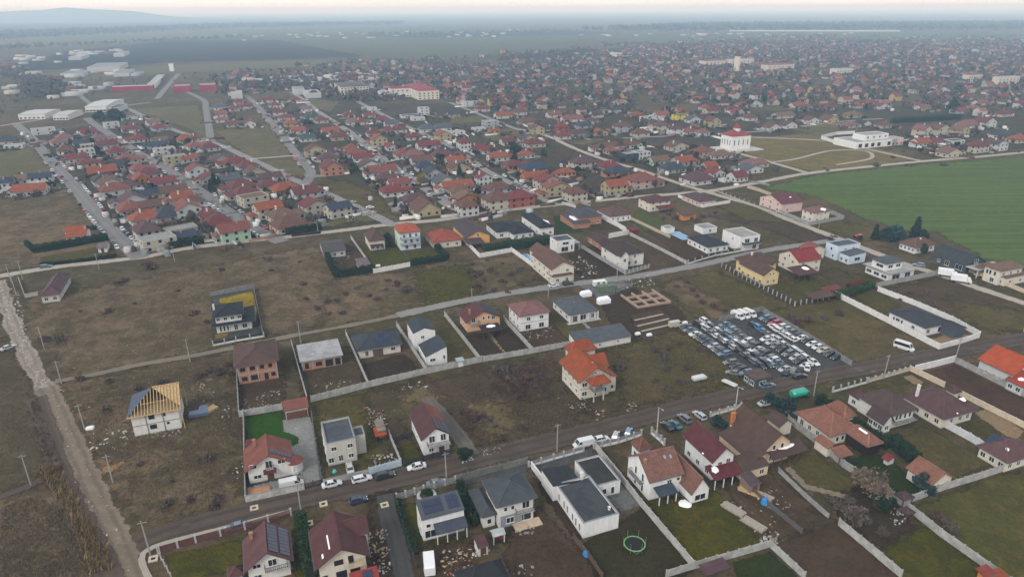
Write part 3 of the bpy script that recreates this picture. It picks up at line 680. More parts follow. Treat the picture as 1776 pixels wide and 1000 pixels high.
P_('path', [(1360, 812), (1370, 808), (1400, 840), (1470, 858), (1462, 864), (1396, 848)], LIGHTPATH := grassy('cast_slab', (0.40, 0.37, 0.33), (0.36, 0.33, 0.29), (0.33, 0.30, 0.27), 0.5, fine=2, edge=1.0), 0.3)
P_('meadow', [(1556, 766), (1598, 738), (1724, 806), (1652, 832), (1600, 800)], OLIVEF, 1)
P_('driveway', [(1690, 716), (1716, 706), (1776, 748), (1760, 766), (1740, 753), (1706, 730)], SANDP, 0.4)
P_('lawn', [(1654, 742), (1706, 728), (1738, 752), (1703, 770)], GOLDL := grassy('winter_lawn', (0.115, 0.10, 0.03), (0.075, 0.078, 0.02), (0.08, 0.07, 0.025), 0.7, edge=0.6), 0.4)
P_('lawn', [(1542, 661), (1566, 655), (1579, 665), (1553, 669)], GOLDL, 0.3); P_('driveway', [(1566, 654), (1580, 650), (1604, 664), (1588, 668)], SANDP, 0.3)
P_('lawn', [(1510, 672), (1536, 663), (1542, 668), (1518, 676)], GOLDL, 0.3)
P_('soil_plot', [(1602, 646), (1655, 633), (1800, 705), (1800, 752), (1664, 682)], DARKGRASS, 1)
P_('lawn', [(1334, 500), (1362, 488), (1412, 508), (1382, 526)], GOLDL, 0.6); P_('lawn', [(1378, 490), (1402, 478), (1435, 498), (1412, 506)], LAWN, 1)
P_('lawn', [(1420, 476), (1445, 464), (1516, 490), (1480, 502)], BROWNF, 2); P_('lawn', [(1460, 470), (1500, 478), (1530, 488), (1500, 495)], GOLDL, 2)
P_('lawn', [(1478, 512), (1524, 505), (1560, 530), (1532, 546)], GOLDL, 1); P_('patio', [(1610, 592), (1652, 574), (1690, 584), (1640, 600)], SANDP, 0.4)
P_('lawn', [(960, 375), (982, 374), (1012, 402), (966, 406)], BRIGHT2 := grassy('garden_turf', (0.045, 0.075, 0.025), (0.03, 0.07, 0.016), (0.04, 0.055, 0.02), 0.9, edge=0.5), 1)
P_('lawn', [(1108, 362), (1142, 376), (1162, 392), (1120, 402), (1092, 380)], DULLG2 := grassy('pale_lawn', (0.125, 0.13, 0.055), (0.085, 0.12, 0.04), (0.09, 0.10, 0.045), 0.85, edge=0.3), 2)
P_('lawn', [(620, 425), (680, 415), (712, 460), (652, 472)], LAWN, 1); P_('lawn', [(708, 438), (752, 432), (772, 450), (720, 460)], LAWN, 1)
P_('soil_plot', [(565, 440), (610, 418), (642, 462), (590, 474)], MUD, 1)
P_('soil_plot', [(985, 440), (1045, 420), (1100, 470), (1010, 490)], DARKS, 1.5); P_('soil_plot', [(1020, 370), (1070, 385), (1075, 400), (1020, 400)], MUD, 1)
P_('soil_plot', [(1065, 412), (1140, 408), (1190, 456), (1110, 470)], BROWNF, 1.5); P_('soil_plot', [(1120, 400), (1190, 415), (1250, 445), (1200, 456)], MUD, 1.5)
P_('lawn', [(50, 425), (128, 412), (135, 420), (60, 440)], LAWN, 1); P_('lawn', [(70, 446), (190, 425), (200, 440), (75, 458)], GOLDL, 1.5)
P_('lawn', [(255, 432), (440, 405), (450, 412), (300, 436), (240, 444)], LAWN, 1.5)
P_('scrub', [(860, 645), (940, 630), (950, 690), (900, 700), (870, 690)], DARKGRASS, 4); P_('scrub', [(800, 735), (850, 715), (870, 750), (830, 770)], DARKGRASS, 4)
P_('meadow', [(690, 690), (735, 668), (770, 690), (740, 705)], STRAW, 3); P_('meadow', [(800, 700), (880, 700), (900, 740), (850, 760)], STRAW, 5)
P_('sand_patch', [(172, 812), (214, 801), (216, 806), (180, 822)], SANDH, 1.2); P_('sand_patch', [(840, 836), (848, 828), (885, 822), (888, 830), (845, 842)], SANDH, 1.0); P_('sand_patch', [(1036, 712), (1062, 706), (1068, 720), (1046, 724)], SANDH, 1.2)
P_('slush', [(838, 788), (872, 784), (905, 777), (945, 768), (948, 774), (905, 786), (860, 793)], SLUSH, 1.1)
P_('verge', [(424, 872), (530, 846), (700, 806), (702, 816), (532, 862), (428, 885)], GRAV2 := grassy('verge_gravel', (0.120, 0.130, 0.150), (0.095, 0.104, 0.118), (0.078, 0.084, 0.095), 0.5, edge=0.5), 1)
P_('verge', [(800, 832), (912, 802), (930, 812), (800, 845)], GRAV2, 1); P_('verge', [(915, 815), (940, 800), (1030, 775), (1030, 790), (930, 825)], GRAV2, 1)
P_('verge', [(596, 865), (660, 850), (700, 852), (650, 870)], DARKS, 1.5)
P_('yard', [(640, 880), (680, 868), (690, 985), (650, 1010)], MUD, 2)
P_('yard', [(700, 950), (820, 935), (830, 1010), (700, 1010)], MUD, 2)
P_('path', [(1085, 790), (1110, 785), (1120, 800), (1090, 808)], DULLG, 1)
P_('meadow', [(640, 735), (690, 725), (730, 800), (690, 806)], BROWNF, 2); P_('lawn', [(690, 775), (718, 768), (732, 795), (704, 803)], LAWN, 0.8)
P_('yard', [(1000, 720), (1180, 690), (1200, 700), (1020, 748)], BROWNF, 3)
YARDM = grassy('estate_yards', (0.105, 0.092, 0.078), (0.062, 0.066, 0.042), (0.060, 0.052, 0.046), 0.62, edge=0.15)
P_('yards', [(60, 235), (170, 215), (330, 232), (545, 320), (680, 388), (500, 408), (250, 440), (130, 320)], YARDM, 6, z=0.006)
P_('yards', [(445, 180), (520, 165), (640, 180), (800, 180), (900, 222), (1000, 258), (1180, 318), (1180, 334), (960, 354), (820, 372), (700, 350), (545, 300)], YARDM, 6, z=0.006)
P_('yards', [(840, 196), (1240, 196), (1560, 185), (1800, 190), (1800, 255), (1640, 268), (1560, 255), (1420, 225), (1240, 250), (1300, 290), (1260, 325), (1180, 315), (1000, 255)], YARDM, 8, z=0.007)
# ------------------------------------------------------------------ roads
DIRT = track('dark_dirt_road', (0.056, 0.039, 0.029), (0.082, 0.060, 0.045), (0.034, 0.024, 0.018), wet=(0.06, 0.055, 0.052))
TAN = track('tan_dirt_road', (0.130, 0.098, 0.068), (0.175, 0.136, 0.096), (0.085, 0.063, 0.044), stones=0.12)
ROCK = track('rubble_road', (0.170, 0.138, 0.108), (0.24, 0.20, 0.162), (0.11, 0.088, 0.068), stones=0.55)
GREYR_ = track('grey_road', (0.185, 0.175, 0.165), (0.22, 0.21, 0.20), (0.155, 0.147, 0.14))
ASPR = track('worn_asphalt', (0.150, 0.142, 0.135), (0.175, 0.167, 0.16), (0.125, 0.118, 0.112))
PALEP = track('pale_path', (0.29, 0.25, 0.205), (0.34, 0.30, 0.25), (0.25, 0.215, 0.175))
THIN = track('grassy_track', (0.125, 0.102, 0.074), (0.150, 0.124, 0.09), (0.19, 0.16, 0.12))
EARTH = track('turned_earth', (0.070, 0.048, 0.036), (0.088, 0.062, 0.046), (0.055, 0.038, 0.028))
road('road', [(205, 965), (250, 943), (320, 917), (420, 890), (520, 866), (600, 848), (700, 826), (800, 802), (900, 778), (1000, 754), (1100, 728), (1200, 702), (1300, 680), (1400, 657), (1500, 638), (1600, 618), (1700, 601), (1800, 584), (2000, 550)], 7.6, DIRT, wob=0.1)
road('road', [(0, 487), (8, 520), (26, 572), (42, 605), (62, 645), (80, 675), (92, 700)], 5.0, ROCK, wob=0.5)
road('road', [(80, 672), (100, 715), (125, 768), (150, 825), (175, 880), (198, 928), (220, 975), (245, 1050)], 5.8, TAN, wob=0.3)
road('dirt_track', [(95, 662), (160, 650), (245, 632), (330, 618), (400, 604), (520, 580), (620, 562), (700, 545)], 3.0, THIN, wob=0.5)
road('road', [(690, 547), (800, 523), (900, 506), (1000, 492), (1100, 480), (1180, 466), (1260, 450), (1310, 438), (1370, 428), (1440, 418)], 5.2, GREYR_, wob=0.25)
road('road', [(-60, 490), (0, 479), (100, 463), (240, 447), (330, 430), (440, 417), (500, 411), (600, 399), (680, 389), (760, 382), (820, 373), (900, 362), (1000, 352), (1100, 342), (1180, 336), (1245, 330)], 5.5, PALEP, wob=0.2)
road('road', [(900, 224), (946, 235), (1000, 259), (1060, 281), (1100, 292), (1180, 319), (1260, 343), (1310, 357), (1360, 378), (1430, 405), (1500, 432), (1560, 455), (1640, 480), (1700, 501), (1776, 526), (1860, 555)], 5.0, PALEP, wob=0.2)
road('road', [(1225, 333), (1270, 325), (1330, 314), (1400, 301), (1500, 290), (1600, 280), (1700, 272), (1800, 262)], 5.5, PALEP, wob=0.2)
road('street', [(28, 215), (55, 240), (85, 275), (130, 325), (165, 368), (205, 412), (244, 448)], 8.0, ASPR, wob=0.05)
road('street', [(150, 205), (172, 221), (240, 265), (282, 289), (330, 320), (380, 356), (440, 396), (490, 420)], 8.0, ASPR, wob=0.05)
road('street', [(215, 185), (250, 202), (300, 225), (371, 248), (435, 276), (485, 300), (511, 312), (545, 327), (615, 358), (685, 392)], 6.5, GREYR_, wob=0.1)
road('street', [(300, 150), (350, 172), (357, 190), (363, 226), (367, 248)], 7.0, ASPR)
road('street', [(425, 165), (443, 180), (467, 208), (493, 240), (519, 274), (539, 298), (531, 318)], 7.0, ASPR)
road('street', [(505, 160), (527, 174), (555, 196), (605, 228), (645, 260), (683, 290), (720, 315), (770, 350), (806, 378)], 7.0, GREYR_, wob=0.1)
road('street', [(620, 176), (650, 192), (690, 212), (750, 240), (800, 266), (840, 294), (886, 318), (930, 340), (965, 356)], 6.0, GREYR_, wob=0.1)
road('street', [(780, 178), (816, 192), (840, 202), (890, 222), (905, 226)], 5.5, GREYR_)
road('street', [(435, 276), (500, 271), (520, 270)], 4.5, PALEP)
road('street', [(1400, 300), (1330, 280), (1270, 264), (1235, 262)], 5.0, PALEP); road('street', [(1600, 280), (1500, 258), (1440, 245), (1300, 238)], 4.5, PALEP)
road('street', [(1080, 240), (1250, 232), (1340, 226), (1450, 212), (1530, 206)], 5.0, GREYR_)
road('path', [(1335, 282), (1380, 276), (1440, 262), (1500, 262), (1510, 275), (1450, 286)], 3.0, PALEP)
road('road', [(272, 172), (290, 150), (310, 128)], 8.0, ASPR); road('road', [(40, 120), (75, 133), (120, 152), (150, 175), (180, 200)], 6.0, ASPR); road('road', [(-40, 225), (120, 200), (210, 185), (260, 178)], 5.0, PALEP)
road('lane', [(668, 858), (675, 900), (690, 950), (705, 1020)], 4.2, track('dark_lane', (0.048, 0.044, 0.041), (0.062, 0.056, 0.050), (0.038, 0.034, 0.031)))
road('dirt_strip', [(62, 690), (84, 750), (100, 810), (125, 870), (155, 930), (190, 1000), (205, 1040)], 5.0, EARTH, wob=0.4, register=False)
road('ditch', [(-40, 875), (20, 855), (60, 838), (100, 815)], 2.4, EARTH, wob=0.4, register=False)
road('walkway', [(262, 1010), (247, 975), (255, 955), (300, 938), (420, 908), (505, 886)], 1.3, PALEP, register=False)
road('dirt_track', [(740, 690), (780, 735), (820, 790)], 4.0, track('muddy_drive', (0.10, 0.085, 0.07), (0.12, 0.105, 0.085), (0.085, 0.07, 0.058)), wob=0.3)
# ------------------------------------------------------------------ the near houses, one by one
def H(label, *a, **k): return House(label, *a, **k)
# -- salmon gable house with round bay
h = H('white house with salmon red roof and a round red-roofed bay beside a paved drive')
h.block((424, 820), (509, 801), (424, 779), 3.7, 'gv', 3.2, SALMON, OFFW, ov=0.7)
h.windows({'f': [(.20, 1.5, 1.7, 1.1), (.13, 4.4, 1.6, 1.1), (.80, 4.3, 1.7, 1.2)], 'l': (1, 2), 'r': (1, 2)})
h.window('f', .5, 4.2, 1.5, 2.0); h.door('f', .5, 1.3, 2.1); h.balcony('f', .42, .6, 3.25, 0.7, LIGHTC)
c = MB(); b = h.B; xm = (b['x0'] + b['x1']) / 2; c.slab([[(xm - 1.4, b['y0'] - 1.2, 2.5), (xm + 1.4, b['y0'] - 1.2, 2.5), (xm + 1.4, b['y0'], 3.0), (xm - 1.4, b['y0'], 3.0)]], .15); c.build('door_canopy', roofing(WINE), h.root)
h.solar('r', .12, .92, .18, .34, 6, 2); h.chimney(.25, .8, 7.0)
c = MB(); cx, cy = b['x1'] + 0.9, b['y0'] + 1.3; ring = [(cx + 1.7 * math.cos(R(t)), cy + 1.7 * math.sin(R(t))) for t in range(0, 360, 36)]
c.prism(ring, 0, 2.9); c.build('bay', plaster(OFFW), h.root)
c = MB(); rr = [(cx + 2.15 * math.cos(R(t)), cy + 2.15 * math.sin(R(t)), 2.92) for t in range(0, 360, 36)]
for i in range(10): c.face([rr[i], rr[(i + 1) % 10], (cx, cy, 4.1)])
c.build('bay_roof', roofing((0.26, 0.075, 0.055)), h.root)
for t in (-90, -54, -18): put('window', win_mesh(.8, 1.5)[0], h.root, (cx + 1.64 * math.cos(R(t)), cy + 1.64 * math.sin(R(t)), 1.6), R(t + 90))
# -- garage
h = H('small salmon roofed garage with two brown doors behind the bright lawn', cat='garage', name='garage')
h.block((492, 713), (536, 707), (490, 700), 3.0, 'shf', 0.9, SALMON, OFFW, ov=.35)
for t in (.27, .73): h.door('f', t, 2.6, 2.1, (0.13, 0.05, 0.03), 'garage_door')
# -- flat roofed plain house
h = H('unfinished grey two storey house with flat roof sunk behind parapets')
h.block((565, 770), (616, 759), (552, 732), 6.2, 'flat', 0, GREYR, BEIGE, 'felt')
h.windows({'f': [(.25, 4.5, 1.3, 1.2), (.8, 4.5, 1.3, 1.2), (.8, 1.7, 1.3, 1.2), (.45, 1.6, 1.1, 1.8), (.12, 1.5, 1.3, 1.5)], 'l': (2, 3), 'r': (2, 2)})
h.raw(h.B['X1'] + .003, 2.2, 2.6, 4.2, 5.2, 'flat', 0, GREYR, BEIGE, 'felt')
# -- white house with balcony
h = H('white gabled house with maroon roof, half its right slope dark with solar panels')
h.block((731, 764), (782, 753), (706, 717), 4.6, 'gv', 2.6, MAROON, WHITE, ov=.4)
h.windows({'f': [(.35, 4.1, 1.5, 1.9), (.78, 4.1, 1.4, 1.9), (.3, 1.3, 1.2, 1.4)], 'l': (1, 3), 'r': (1, 3)}); h.balcony('f', .15, 1.0, 2.9, 1.6, LIGHTC); h.door('f', .7, 1.2)
h.solar('r', .05, .97, .02, .42, 3, 5); h.onroof('r', .02, .98, .45, .99, 'roof_patch', roofing(SALMON), .02, .04)
# -- house under construction with bare rafters
h = H('half built white block house with bare rafters and a dark blue hip end')
h.block((222, 726), (312, 707), (223, 688), 5.7, 'slab', 0, (.48, .34, .18), OFFW, ov=0.5, wmat=plaster(OFFW), t=.2)
h.windows({'f': [(.42, 4.7, 1.4, 1.2), (.68, 4.9, .9, 1.1), (.42, 1.9, 1.6, 1.3), (.74, 2.2, .6, .7)]}, True); h.bands((2.75,), (.30, .66), CONC2, w=.22)
b = h.B; X0, X1, Y0, Y1 = b['X0'] - .3, b['X1'] + .3, b['Y0'] - .3, b['Y1'] + .3; z0, zr = 5.95, 10.4; ym = (Y0 + Y1) / 2; px = X0 + (X1 - X0) * .49
m = MB(); m.slab([[(X0, Y0, z0), (px, ym, zr), (X0, Y1, z0)]], .08); m.build('roof_membrane', plain('blue_membrane', (0.050, 0.070, 0.105), .1, 1, .6), h.roof)
m = MB(); m.slab([[(X0, Y1, z0 - .1), (px, ym, zr - .1), (X1, ym, zr - .1), (X1, Y1, z0 - .1)]], .06); m.build('roof_boards', plain('roof_board', (0.46, 0.32, 0.17), .15, 2), h.roof)
m = MB(); m.slab([[(px, ym, zr - .16), (X1, Y0 + .8, z0 + (zr - z0) * .8 / (ym - Y0) - .16), (X1, ym, zr - .16)]], .06); m.build('roof_boards', plain('roof_board', (0.46, 0.32, 0.17), .15, 2), h.roof)
n = 17
for i in range(n):
    x = X0 + .4 + (X1 - X0 - .5) * i / (n - 1); f = min(1.0, (x - X0) / (px - X0))
    m = MB(); m.beam((x, Y0, z0 + .05), (x, Y0 + (ym - Y0) * f, z0 + (zr - z0) * f), .14, .2); m.build('rafter', TIMBER, h.roof)
for z, f in ((z0, 0), (z0 + 1.7, .5), (zr, 1)):
    m = MB(); m.beam((X0 + (px - X0) * f, Y0 + (ym - Y0) * f, z + .02), (X1, Y0 + (ym - Y0) * f, z + .02), .2, .22); m.build('purlin', TIMBER, h.roof)
for k in range(5):
    f = (k + 1) / 6; m = MB(); y = Y0 + (Y1 - Y0) * f; zt = z0 + (zr - z0) * (1 - abs(f - .5) * 2); m.box(X1 - .25, y - .08, 5.96, X1 - .1, y + .08, zt - .12); m.build('gable_post', TIMBER, h.roof)
for y in (Y0 + .4, Y1 - .5):
    m = MB(); m.box(X1 - .1, y, 0, X1 + .06, y + .16, 6); m.build('scaffold_pole', TIMBER, h.root)
# -- raw brick house
h = H('raw orange brick two storey house with brown hip roof')
h.block((406, 637), (483, 625), (407, 598), 6.1, 'hip', 2.3, BROWNR, BEIGE, wmat=BRICKS, ov=.6)
h.windows({'f': [(.13, 4.6, 1.5, 1.2), (.38, 4.6, 1.5, 1.2), (.62, 4.6, 1.2, 1.2), (.83, 4.6, 1.1, 1.2), (.15, 1.6, 1.6, 1.3), (.42, 1.6, 2.4, 1.6), (.70, 1.3, 1.1, 2.2), (.88, 1.7, 1.2, 1.3)], 'l': (2, 2), 'r': (2, 2)}, True); h.bands((2.9, 5.5), (.02, .27, .5, .98))
# -- unfinished slab house
h = H('single storey brick shell under a mottled white concrete slab')
h.block((520, 629), (596, 618), (516, 599), 3.2, 'slab', 0, (0.46, 0.46, 0.46), BEIGE, 'felt', .5, wmat=BRICKS)
h.windows({'f': [(.12, 1.5, 1.1, 1.8), (.42, 1.6, 1.8, 1.4), (.68, 1.4, 2.2, 2.2), (.9, 1.4, 1.6, 2.2)], 'r': (1, 2)}, True); h.bands((2.85,), (.02, .27, .55, .8, .98))
# -- grey bungalow with blue panels
h = H('cream bungalow under a big slate grey hip roof with blue solar panels')
h.block((619, 609), (701, 600), (606, 583), 3.1, 'hip', 3.0, SLATE, CREAM, ov=.7)
h.windows({'f': [(.18, 1.4, 1.1, 1.9), (.82, 1.6, 1.5, 1.2)], 'l': (1, 2), 'r': (1, 2)}); h.door('f', .45, 3.0, 2.3, (0.10, 0.06, 0.05), 'glazed_door')
h.solar('f', .45, .95, .40, .80, 2, 7); h.solar('f', .16, .42, .50, .66, 1, 3)
# -- modern white pair
h = H('tall white modern house in two volumes with dark grey sloping roofs')
h.block((717, 578), (754, 570), (707, 558), 6.4, 'gv', 1.3, SLATE, WHITE, ov=.08)
h.windows({'f': [(.4, 4.6, 1.1, 1.1)], 'l': [(.25, 4.4, .7, 1.5), (.5, 1.6, .8, 1.6), (.75, 4.4, .7, 1.5)]})
h.block((738, 619), (774, 610), (725, 597), 3.3, 'shl', 2.4, SLATE, WHITE, ov=.06)
h.windows({'f': [(.32, 1.9, 1.7, 1.1), (.86, 2.2, .7, 1.4)], 'l': (1, 2)})
# -- peach house
h = H('peach house with dark red gable roof and a dark carport in front')
h.block((808, 560), (869, 548), (794, 541), 3.8, 'gv', 3.1, (0.13, 0.045, 0.040), PEACH, ov=.6)
h.windows({'f': [(.5, 4.3, .8, 1.3), (.66, 4.3, .8, 1.3), (.2, 4.0, 1.3, 1.7), (.8, 4.0, 1.3, 1.5), (.5, 1.5, 1.2, 1.4)], 'l': (1, 3)}); h.balcony('f', .06, .35, 3.1, 1.1, LIGHTC); h.door('f', .62); h.chimney(.2, .4, 6.6)
h.onroof('r', .02, .9, .1, .9, 'roof_patch', roofing(SLATE), .02, .04)
h.block((838, 577), (872, 571), (834, 566), 2.7, 'shf', .5, (0.045, 0.03, 0.032), CREAM, walls=False, posts=3); h.snow('f', .1, .5, .3, .8)
# -- white house, pink hip roof
h = H('white two storey house with pinkish red hip roof')
h.block((900, 549), (952, 537), (882, 527), 5.9, 'hip', 2.5, PINKR, WHITE, ov=.5)
h.windows({'f': [(.3, 4.3, 1.4, 1.3), (.75, 4.3, 1.4, 1.3), (.28, 1.4, 1.9, 1.8), (.75, 1.4, 1.9, 1.8)], 'l': (2, 3)}); h.bands((2.85,), (), LIGHTC)
# -- grey bungalow with porch
h = H('bungalow with wide blue grey roof and a white columned front porch')
h.block((987, 547), (1037, 537), (954, 520), 3.1, 'hip', 2.0, GREYR, OFFW, ov=.5)
h.windows({'l': (1, 3), 'f': [(.5, 1.4, 2.2, 1.9), (.85, 1.4, 1.2, 1.8)]}); h.door('f', .2, 1.4); h.snow('f', .1, .3, .42, .52)
for t in (.0, .33, .66, 1.0):
    m = MB(); x = .3 + (h.B['X1'] - .6) * t; m.box(x - .18, -.25, 0, x + .18, .1, 3.0); m.build('column', FRAME, h.root)
m = MB(); m.box(-.6, -.9, 0, h.B['X1'] + .5, .4, .14); m.build('terrace', LIGHTC, h.root)
# -- long shed
h = H('long low shed with blue grey metal roof along the plot end', cat='shed', name='shed')
h.block((1003, 599), (1093, 579), (997, 580), 2.5, 'shf', 1.3, GREYR, OFFW, ov=.25); h.windows({'f': [(.4, 1.3, .8, .8), (.75, 1.3, .8, .8)]})
# -- big orange roof house
h = H('large cream house with bright orange gables standing alone in the rough field')
h.block((1005, 664), (1063, 651), (970, 626), 5.9, 'gv', 3.6, ORANGE, CREAM, ov=.8)
h.windows({'f': [(.14, 4.5, 1.6, 1.4), (.86, 4.6, 1.5, 1.4), (.14, 1.7, 1.6, 1.4), (.84, 1.7, 1.5, 1.4), (.5, 4.3, 1.4, 2.0), (.5, 7.6, .8, .6), (.5, 1.4, 1.2, 2.2)], 'l': [(.15, 4.5, 1.2, 1.2), (.38, 4.5, 1.2, 1.2), (.62, 4.5, 1.2, 1.2), (.85, 4.5, 1.2, 1.2), (.2, 1.7, 1.2, 1.2), (.5, 1.7, 1.2, 1.2), (.8, 1.7, 1.2, 1.2)]}); h.bands((3.0,), (), plain('tan_band', (.42, .33, .22)), w=.35); h.snow('r', .15, .22, .3, .37)
b0 = dict(h.B)
h.balcony('f', .3, .7, 3.1, 2.6, LIGHTC)
for t in (.33, .67):
    m = MB(); x = b0['x0'] + t * (b0['x1'] - b0['x0']); m.cyl((x, b0['y0'] - 2.4, 0), (x, b0['y0'] - 2.4, 6.0), .2, .2); m.build('column', LIGHTC, h.root)
xm = (b0['X0'] + b0['X1']) / 2
h.raw(xm - 3.0, -2.9, 6.0, 3.4, 6.05, 'hip', 1.8, ORANGE, CREAM, walls=False)
h.raw(b0['X1'] - .8, 1.2, 3.0, 5.0, 4.6, 'shr', 1.2, ORANGE, CREAM, ov=.4, win={'f': [(.5, 1.6, .9, 1.3)]}); 
h.raw(b0['X1'] - 5.2, 5.6, 7.0, 6.4, 5.95, 'gu', 2.7, ORANGE, CREAM, ov=.4, win={'r': [(.5, 4.8, 1.2, 1.2)]})
h.block((990, 613), (1036, 604), (981, 600), 5.6, 'hip', 2.6, ORANGE, CREAM, ov=.5, win={'l': (2, 1)})
# -- car lot office
h = H('flat brown roofed office hut at the corner of the car lot', cat='hut', name='office_hut')
h.block((1310, 660), (1338, 652), (1296, 643), 2.9, 'slab', 0, (0.15, 0.10, 0.09), (0.07, 0.09, 0.085), 'felt', .3); h.windows({'f': [(.5, 1.5, 2.2, 1.2)], 'l': (1, 2, 1.6)}); h.door('f', .85)
# -- yellow house, brown roofs
h = H('yellow house with brown roofs inside a brown fence with pale posts')
h.block((1325, 478), (1348, 470), (1286, 456), 4.6, 'gv', 2.6, BROWNR, YELLOW, ov=.5); h.windows({'f': [(.3, 1.6, 1.2, 1.3), (.7, 1.6, 1.2, 1.3), (.4, 4.6, .8, 1.0), (.62, 4.6, .8, 1.0)], 'l': (1, 4)})
h.block((1304, 462), (1347, 452), (1279, 446), 5.2, 'hip', 3.2, BROWNR, YELLOW, ov=.8, win={'f': (2, 3), 'l': (2, 2)}); h.chimney(.3, .5, 8.8, CREAM)
# -- cream with bright red roof
h = H('cream house with bright red roof and a low maroon porch')
h.block((1386, 455), (1424, 447), (1354, 438), 5.4, 'gu', 3.2, (0.28, 0.035, 0.032), CREAM, ov=.5); h.windows({'l': [(.3, 4.3, 1.3, 1.2), (.7, 4.3, 1.3, 1.2), (.3, 1.5, 1.3, 1.2), (.75, 1.5, 1.3, 1.2), (.5, 6.3, .9, 1.0)], 'f': [(.2, 4.2, 1.2, 1.2), (.8, 4.2, 1.2, 1.2), (.85, 1.5, 1.4, 1.3)]})
h.block((1386, 478), (1416, 470), (1378, 465), 2.9, 'shf', 1.0, MAROON, CREAM, walls=False, posts=4); h.snow('f', .2, .6, .55, .85)
h.block((1405, 435), (1430, 429), (1392, 426), 4.5, 'gv', 2, SALMON, CREAM, win={'f': (1, 2)})
# -- blue grey cubes
h = H('pale blue grey modern house in two stepped volumes')
h.block((1454, 427), (1482, 417), (1434, 419), 6.4, 'flat', 0, GREYR, BLUEW, 'felt'); h.windows({'f': [(.35, 4.6, 1.2, 1.0), (.7, 4.6, 1.2, 1.0)], 'l': [(.5, 4.4, 1.0, 1.4), (.3, 1.6, 1, 1.3)]})
h.block((1474, 444), (1495, 436), (1455, 437), 3.9, 'shl', .7, GREYR, BLUEW, ov=.2); h.windows({'f': [(.5, 2, 3, 1.6)], 'l': (1, 2)})
# -- white slabs
h = H('white modern villa with long floating terrace slab and grey upper roof')
h.block((1542, 476), (1586, 464), (1494, 458), 3.4, 'slab', 0, (0.50, 0.49, 0.47), WHITE, 'felt', 1.0); h.windows({'f': [(.3, 1.5, 4.0, 2.1), (.75, 1.5, 3.0, 2.1)], 'l': (1, 3, 2.6)})
h.block((1537, 459), (1567, 452), (1511, 448), 6.6, 'slab', 0, GREYR, WHITE, 'felt', .6, base=3.66); h.windows({'f': [(.3, 5.2, 2.4, 1.3), (.75, 5.2, 2.4, 1.3)], 'l': [(.4, 5.2, 3.4, 1.3)]})
# -- graphite barn house
h = H('long graphite house with dark gable roof at the wheat field edge')
h.block((1677, 461), (1703, 452), (1620, 439), 3.3, 'gv', 3.4, (0.055, 0.062, 0.072), (0.055, 0.075, 0.085), ov=.5); h.windows({'l': [(.2, 1.5, 3, 2.2), (.55, 1.5, 2, 2.0), (.8, 1.5, 1.2, 1.3)], 'f': [(.5, 1.5, 3, 2.2), (.5, 4.4, 2.2, 1.6)]})
h.raw(-1, -5.5, h.B['X1'] + 4.5, 5.4, 3.1, 'slab', 0, (0.50, 0.50, 0.48), WHITE, 'felt', .2, walls=False, posts=4)
# -- brown tile bungalow
h = H('white bungalow with faded brown tile roof below a tall conifer')
h.block((1588, 430), (1626, 424), (1555, 420), 3.0, 'hip', 2.8, (0.19, 0.10, 0.07), WHITE, 'clay', .6); h.windows({'f': (1, 3), 'l': (1, 4, 1.1)}); h.chimney(.5, .4, 5.5, OFFW, .5)
# -- tan villa right edge
h = H('cream villa with tan roofs and tall windows on the right edge of the view')
h.block((1737, 470), (1772, 460), (1712, 458), 6.2, 'hip', 1.8, TANR, CREAM, ov=.6); h.windows({'f': (2, 3), 'l': [(.3, 4.2, 1, 1.8), (.6, 4.2, 1, 1.8), (.8, 4.2, 1, 1.8), (.4, 1.5, 1.6, 1.8)]})
h.block((1745, 483), (1776, 473), (1728, 476), 3.4, 'slab', 0, TANR, CREAM, ov=.4, win={'f': (1, 2), 'l': (1, 1)}); h.block((1700, 466), (1722, 460), (1690, 462), 3.4, 'hip', 1.3, TANR, CREAM, win={'f': (1, 1), 'l': (1, 1)})
# -- white bungalow, graphite roof
h = H('long white bungalow with graphite hip roof inside white garden walls')
h.block((1605, 569), (1650, 557), (1541, 539), 3.3, 'hip', 2.0, (0.055, 0.056, 0.068), WHITE, ov=.5); h.windows({'l': [(.62, 1.6, .8, 1.4), (.74, 1.7, 1.6, 1.2), (.85, 1.6, .8, 1.4), (.3, 1.6, 1.2, 1.2)], 'f': [(.15, 1.6, 1.5, 1.5), (.7, 1.4, 4.0, 2.0)]})
h.raw(h.B['X1'] - 5.0, -4.6, 5.4, 6.6, 3.2, 'hip', 1.3, (0.055, 0.056, 0.068), (0.07, 0.08, 0.10), ov=.3)
# -- orange barn right
h = H('grey walled house with vivid orange roof behind a slat fence')
h.block((1758, 651), (1812, 638), (1699, 621), 4.6, 'gv', 3.6, (0.50, 0.085, 0.025), GREYW, ov=.5); h.windows({'l': [(.75, 1.9, .7, .8), (.5, 1.9, .7, .8), (.2, 1.6, .9, 1.1)], 'f': (1, 3)})
h.block((1776, 672), (1815, 662), (1760, 652), 3.0, 'gv', 2.4, (0.40, 0.060, 0.035), GREYW, win={'f': (1, 2), 'l': (1, 2)}); h.snow('l', .45, .7, .3, .6)
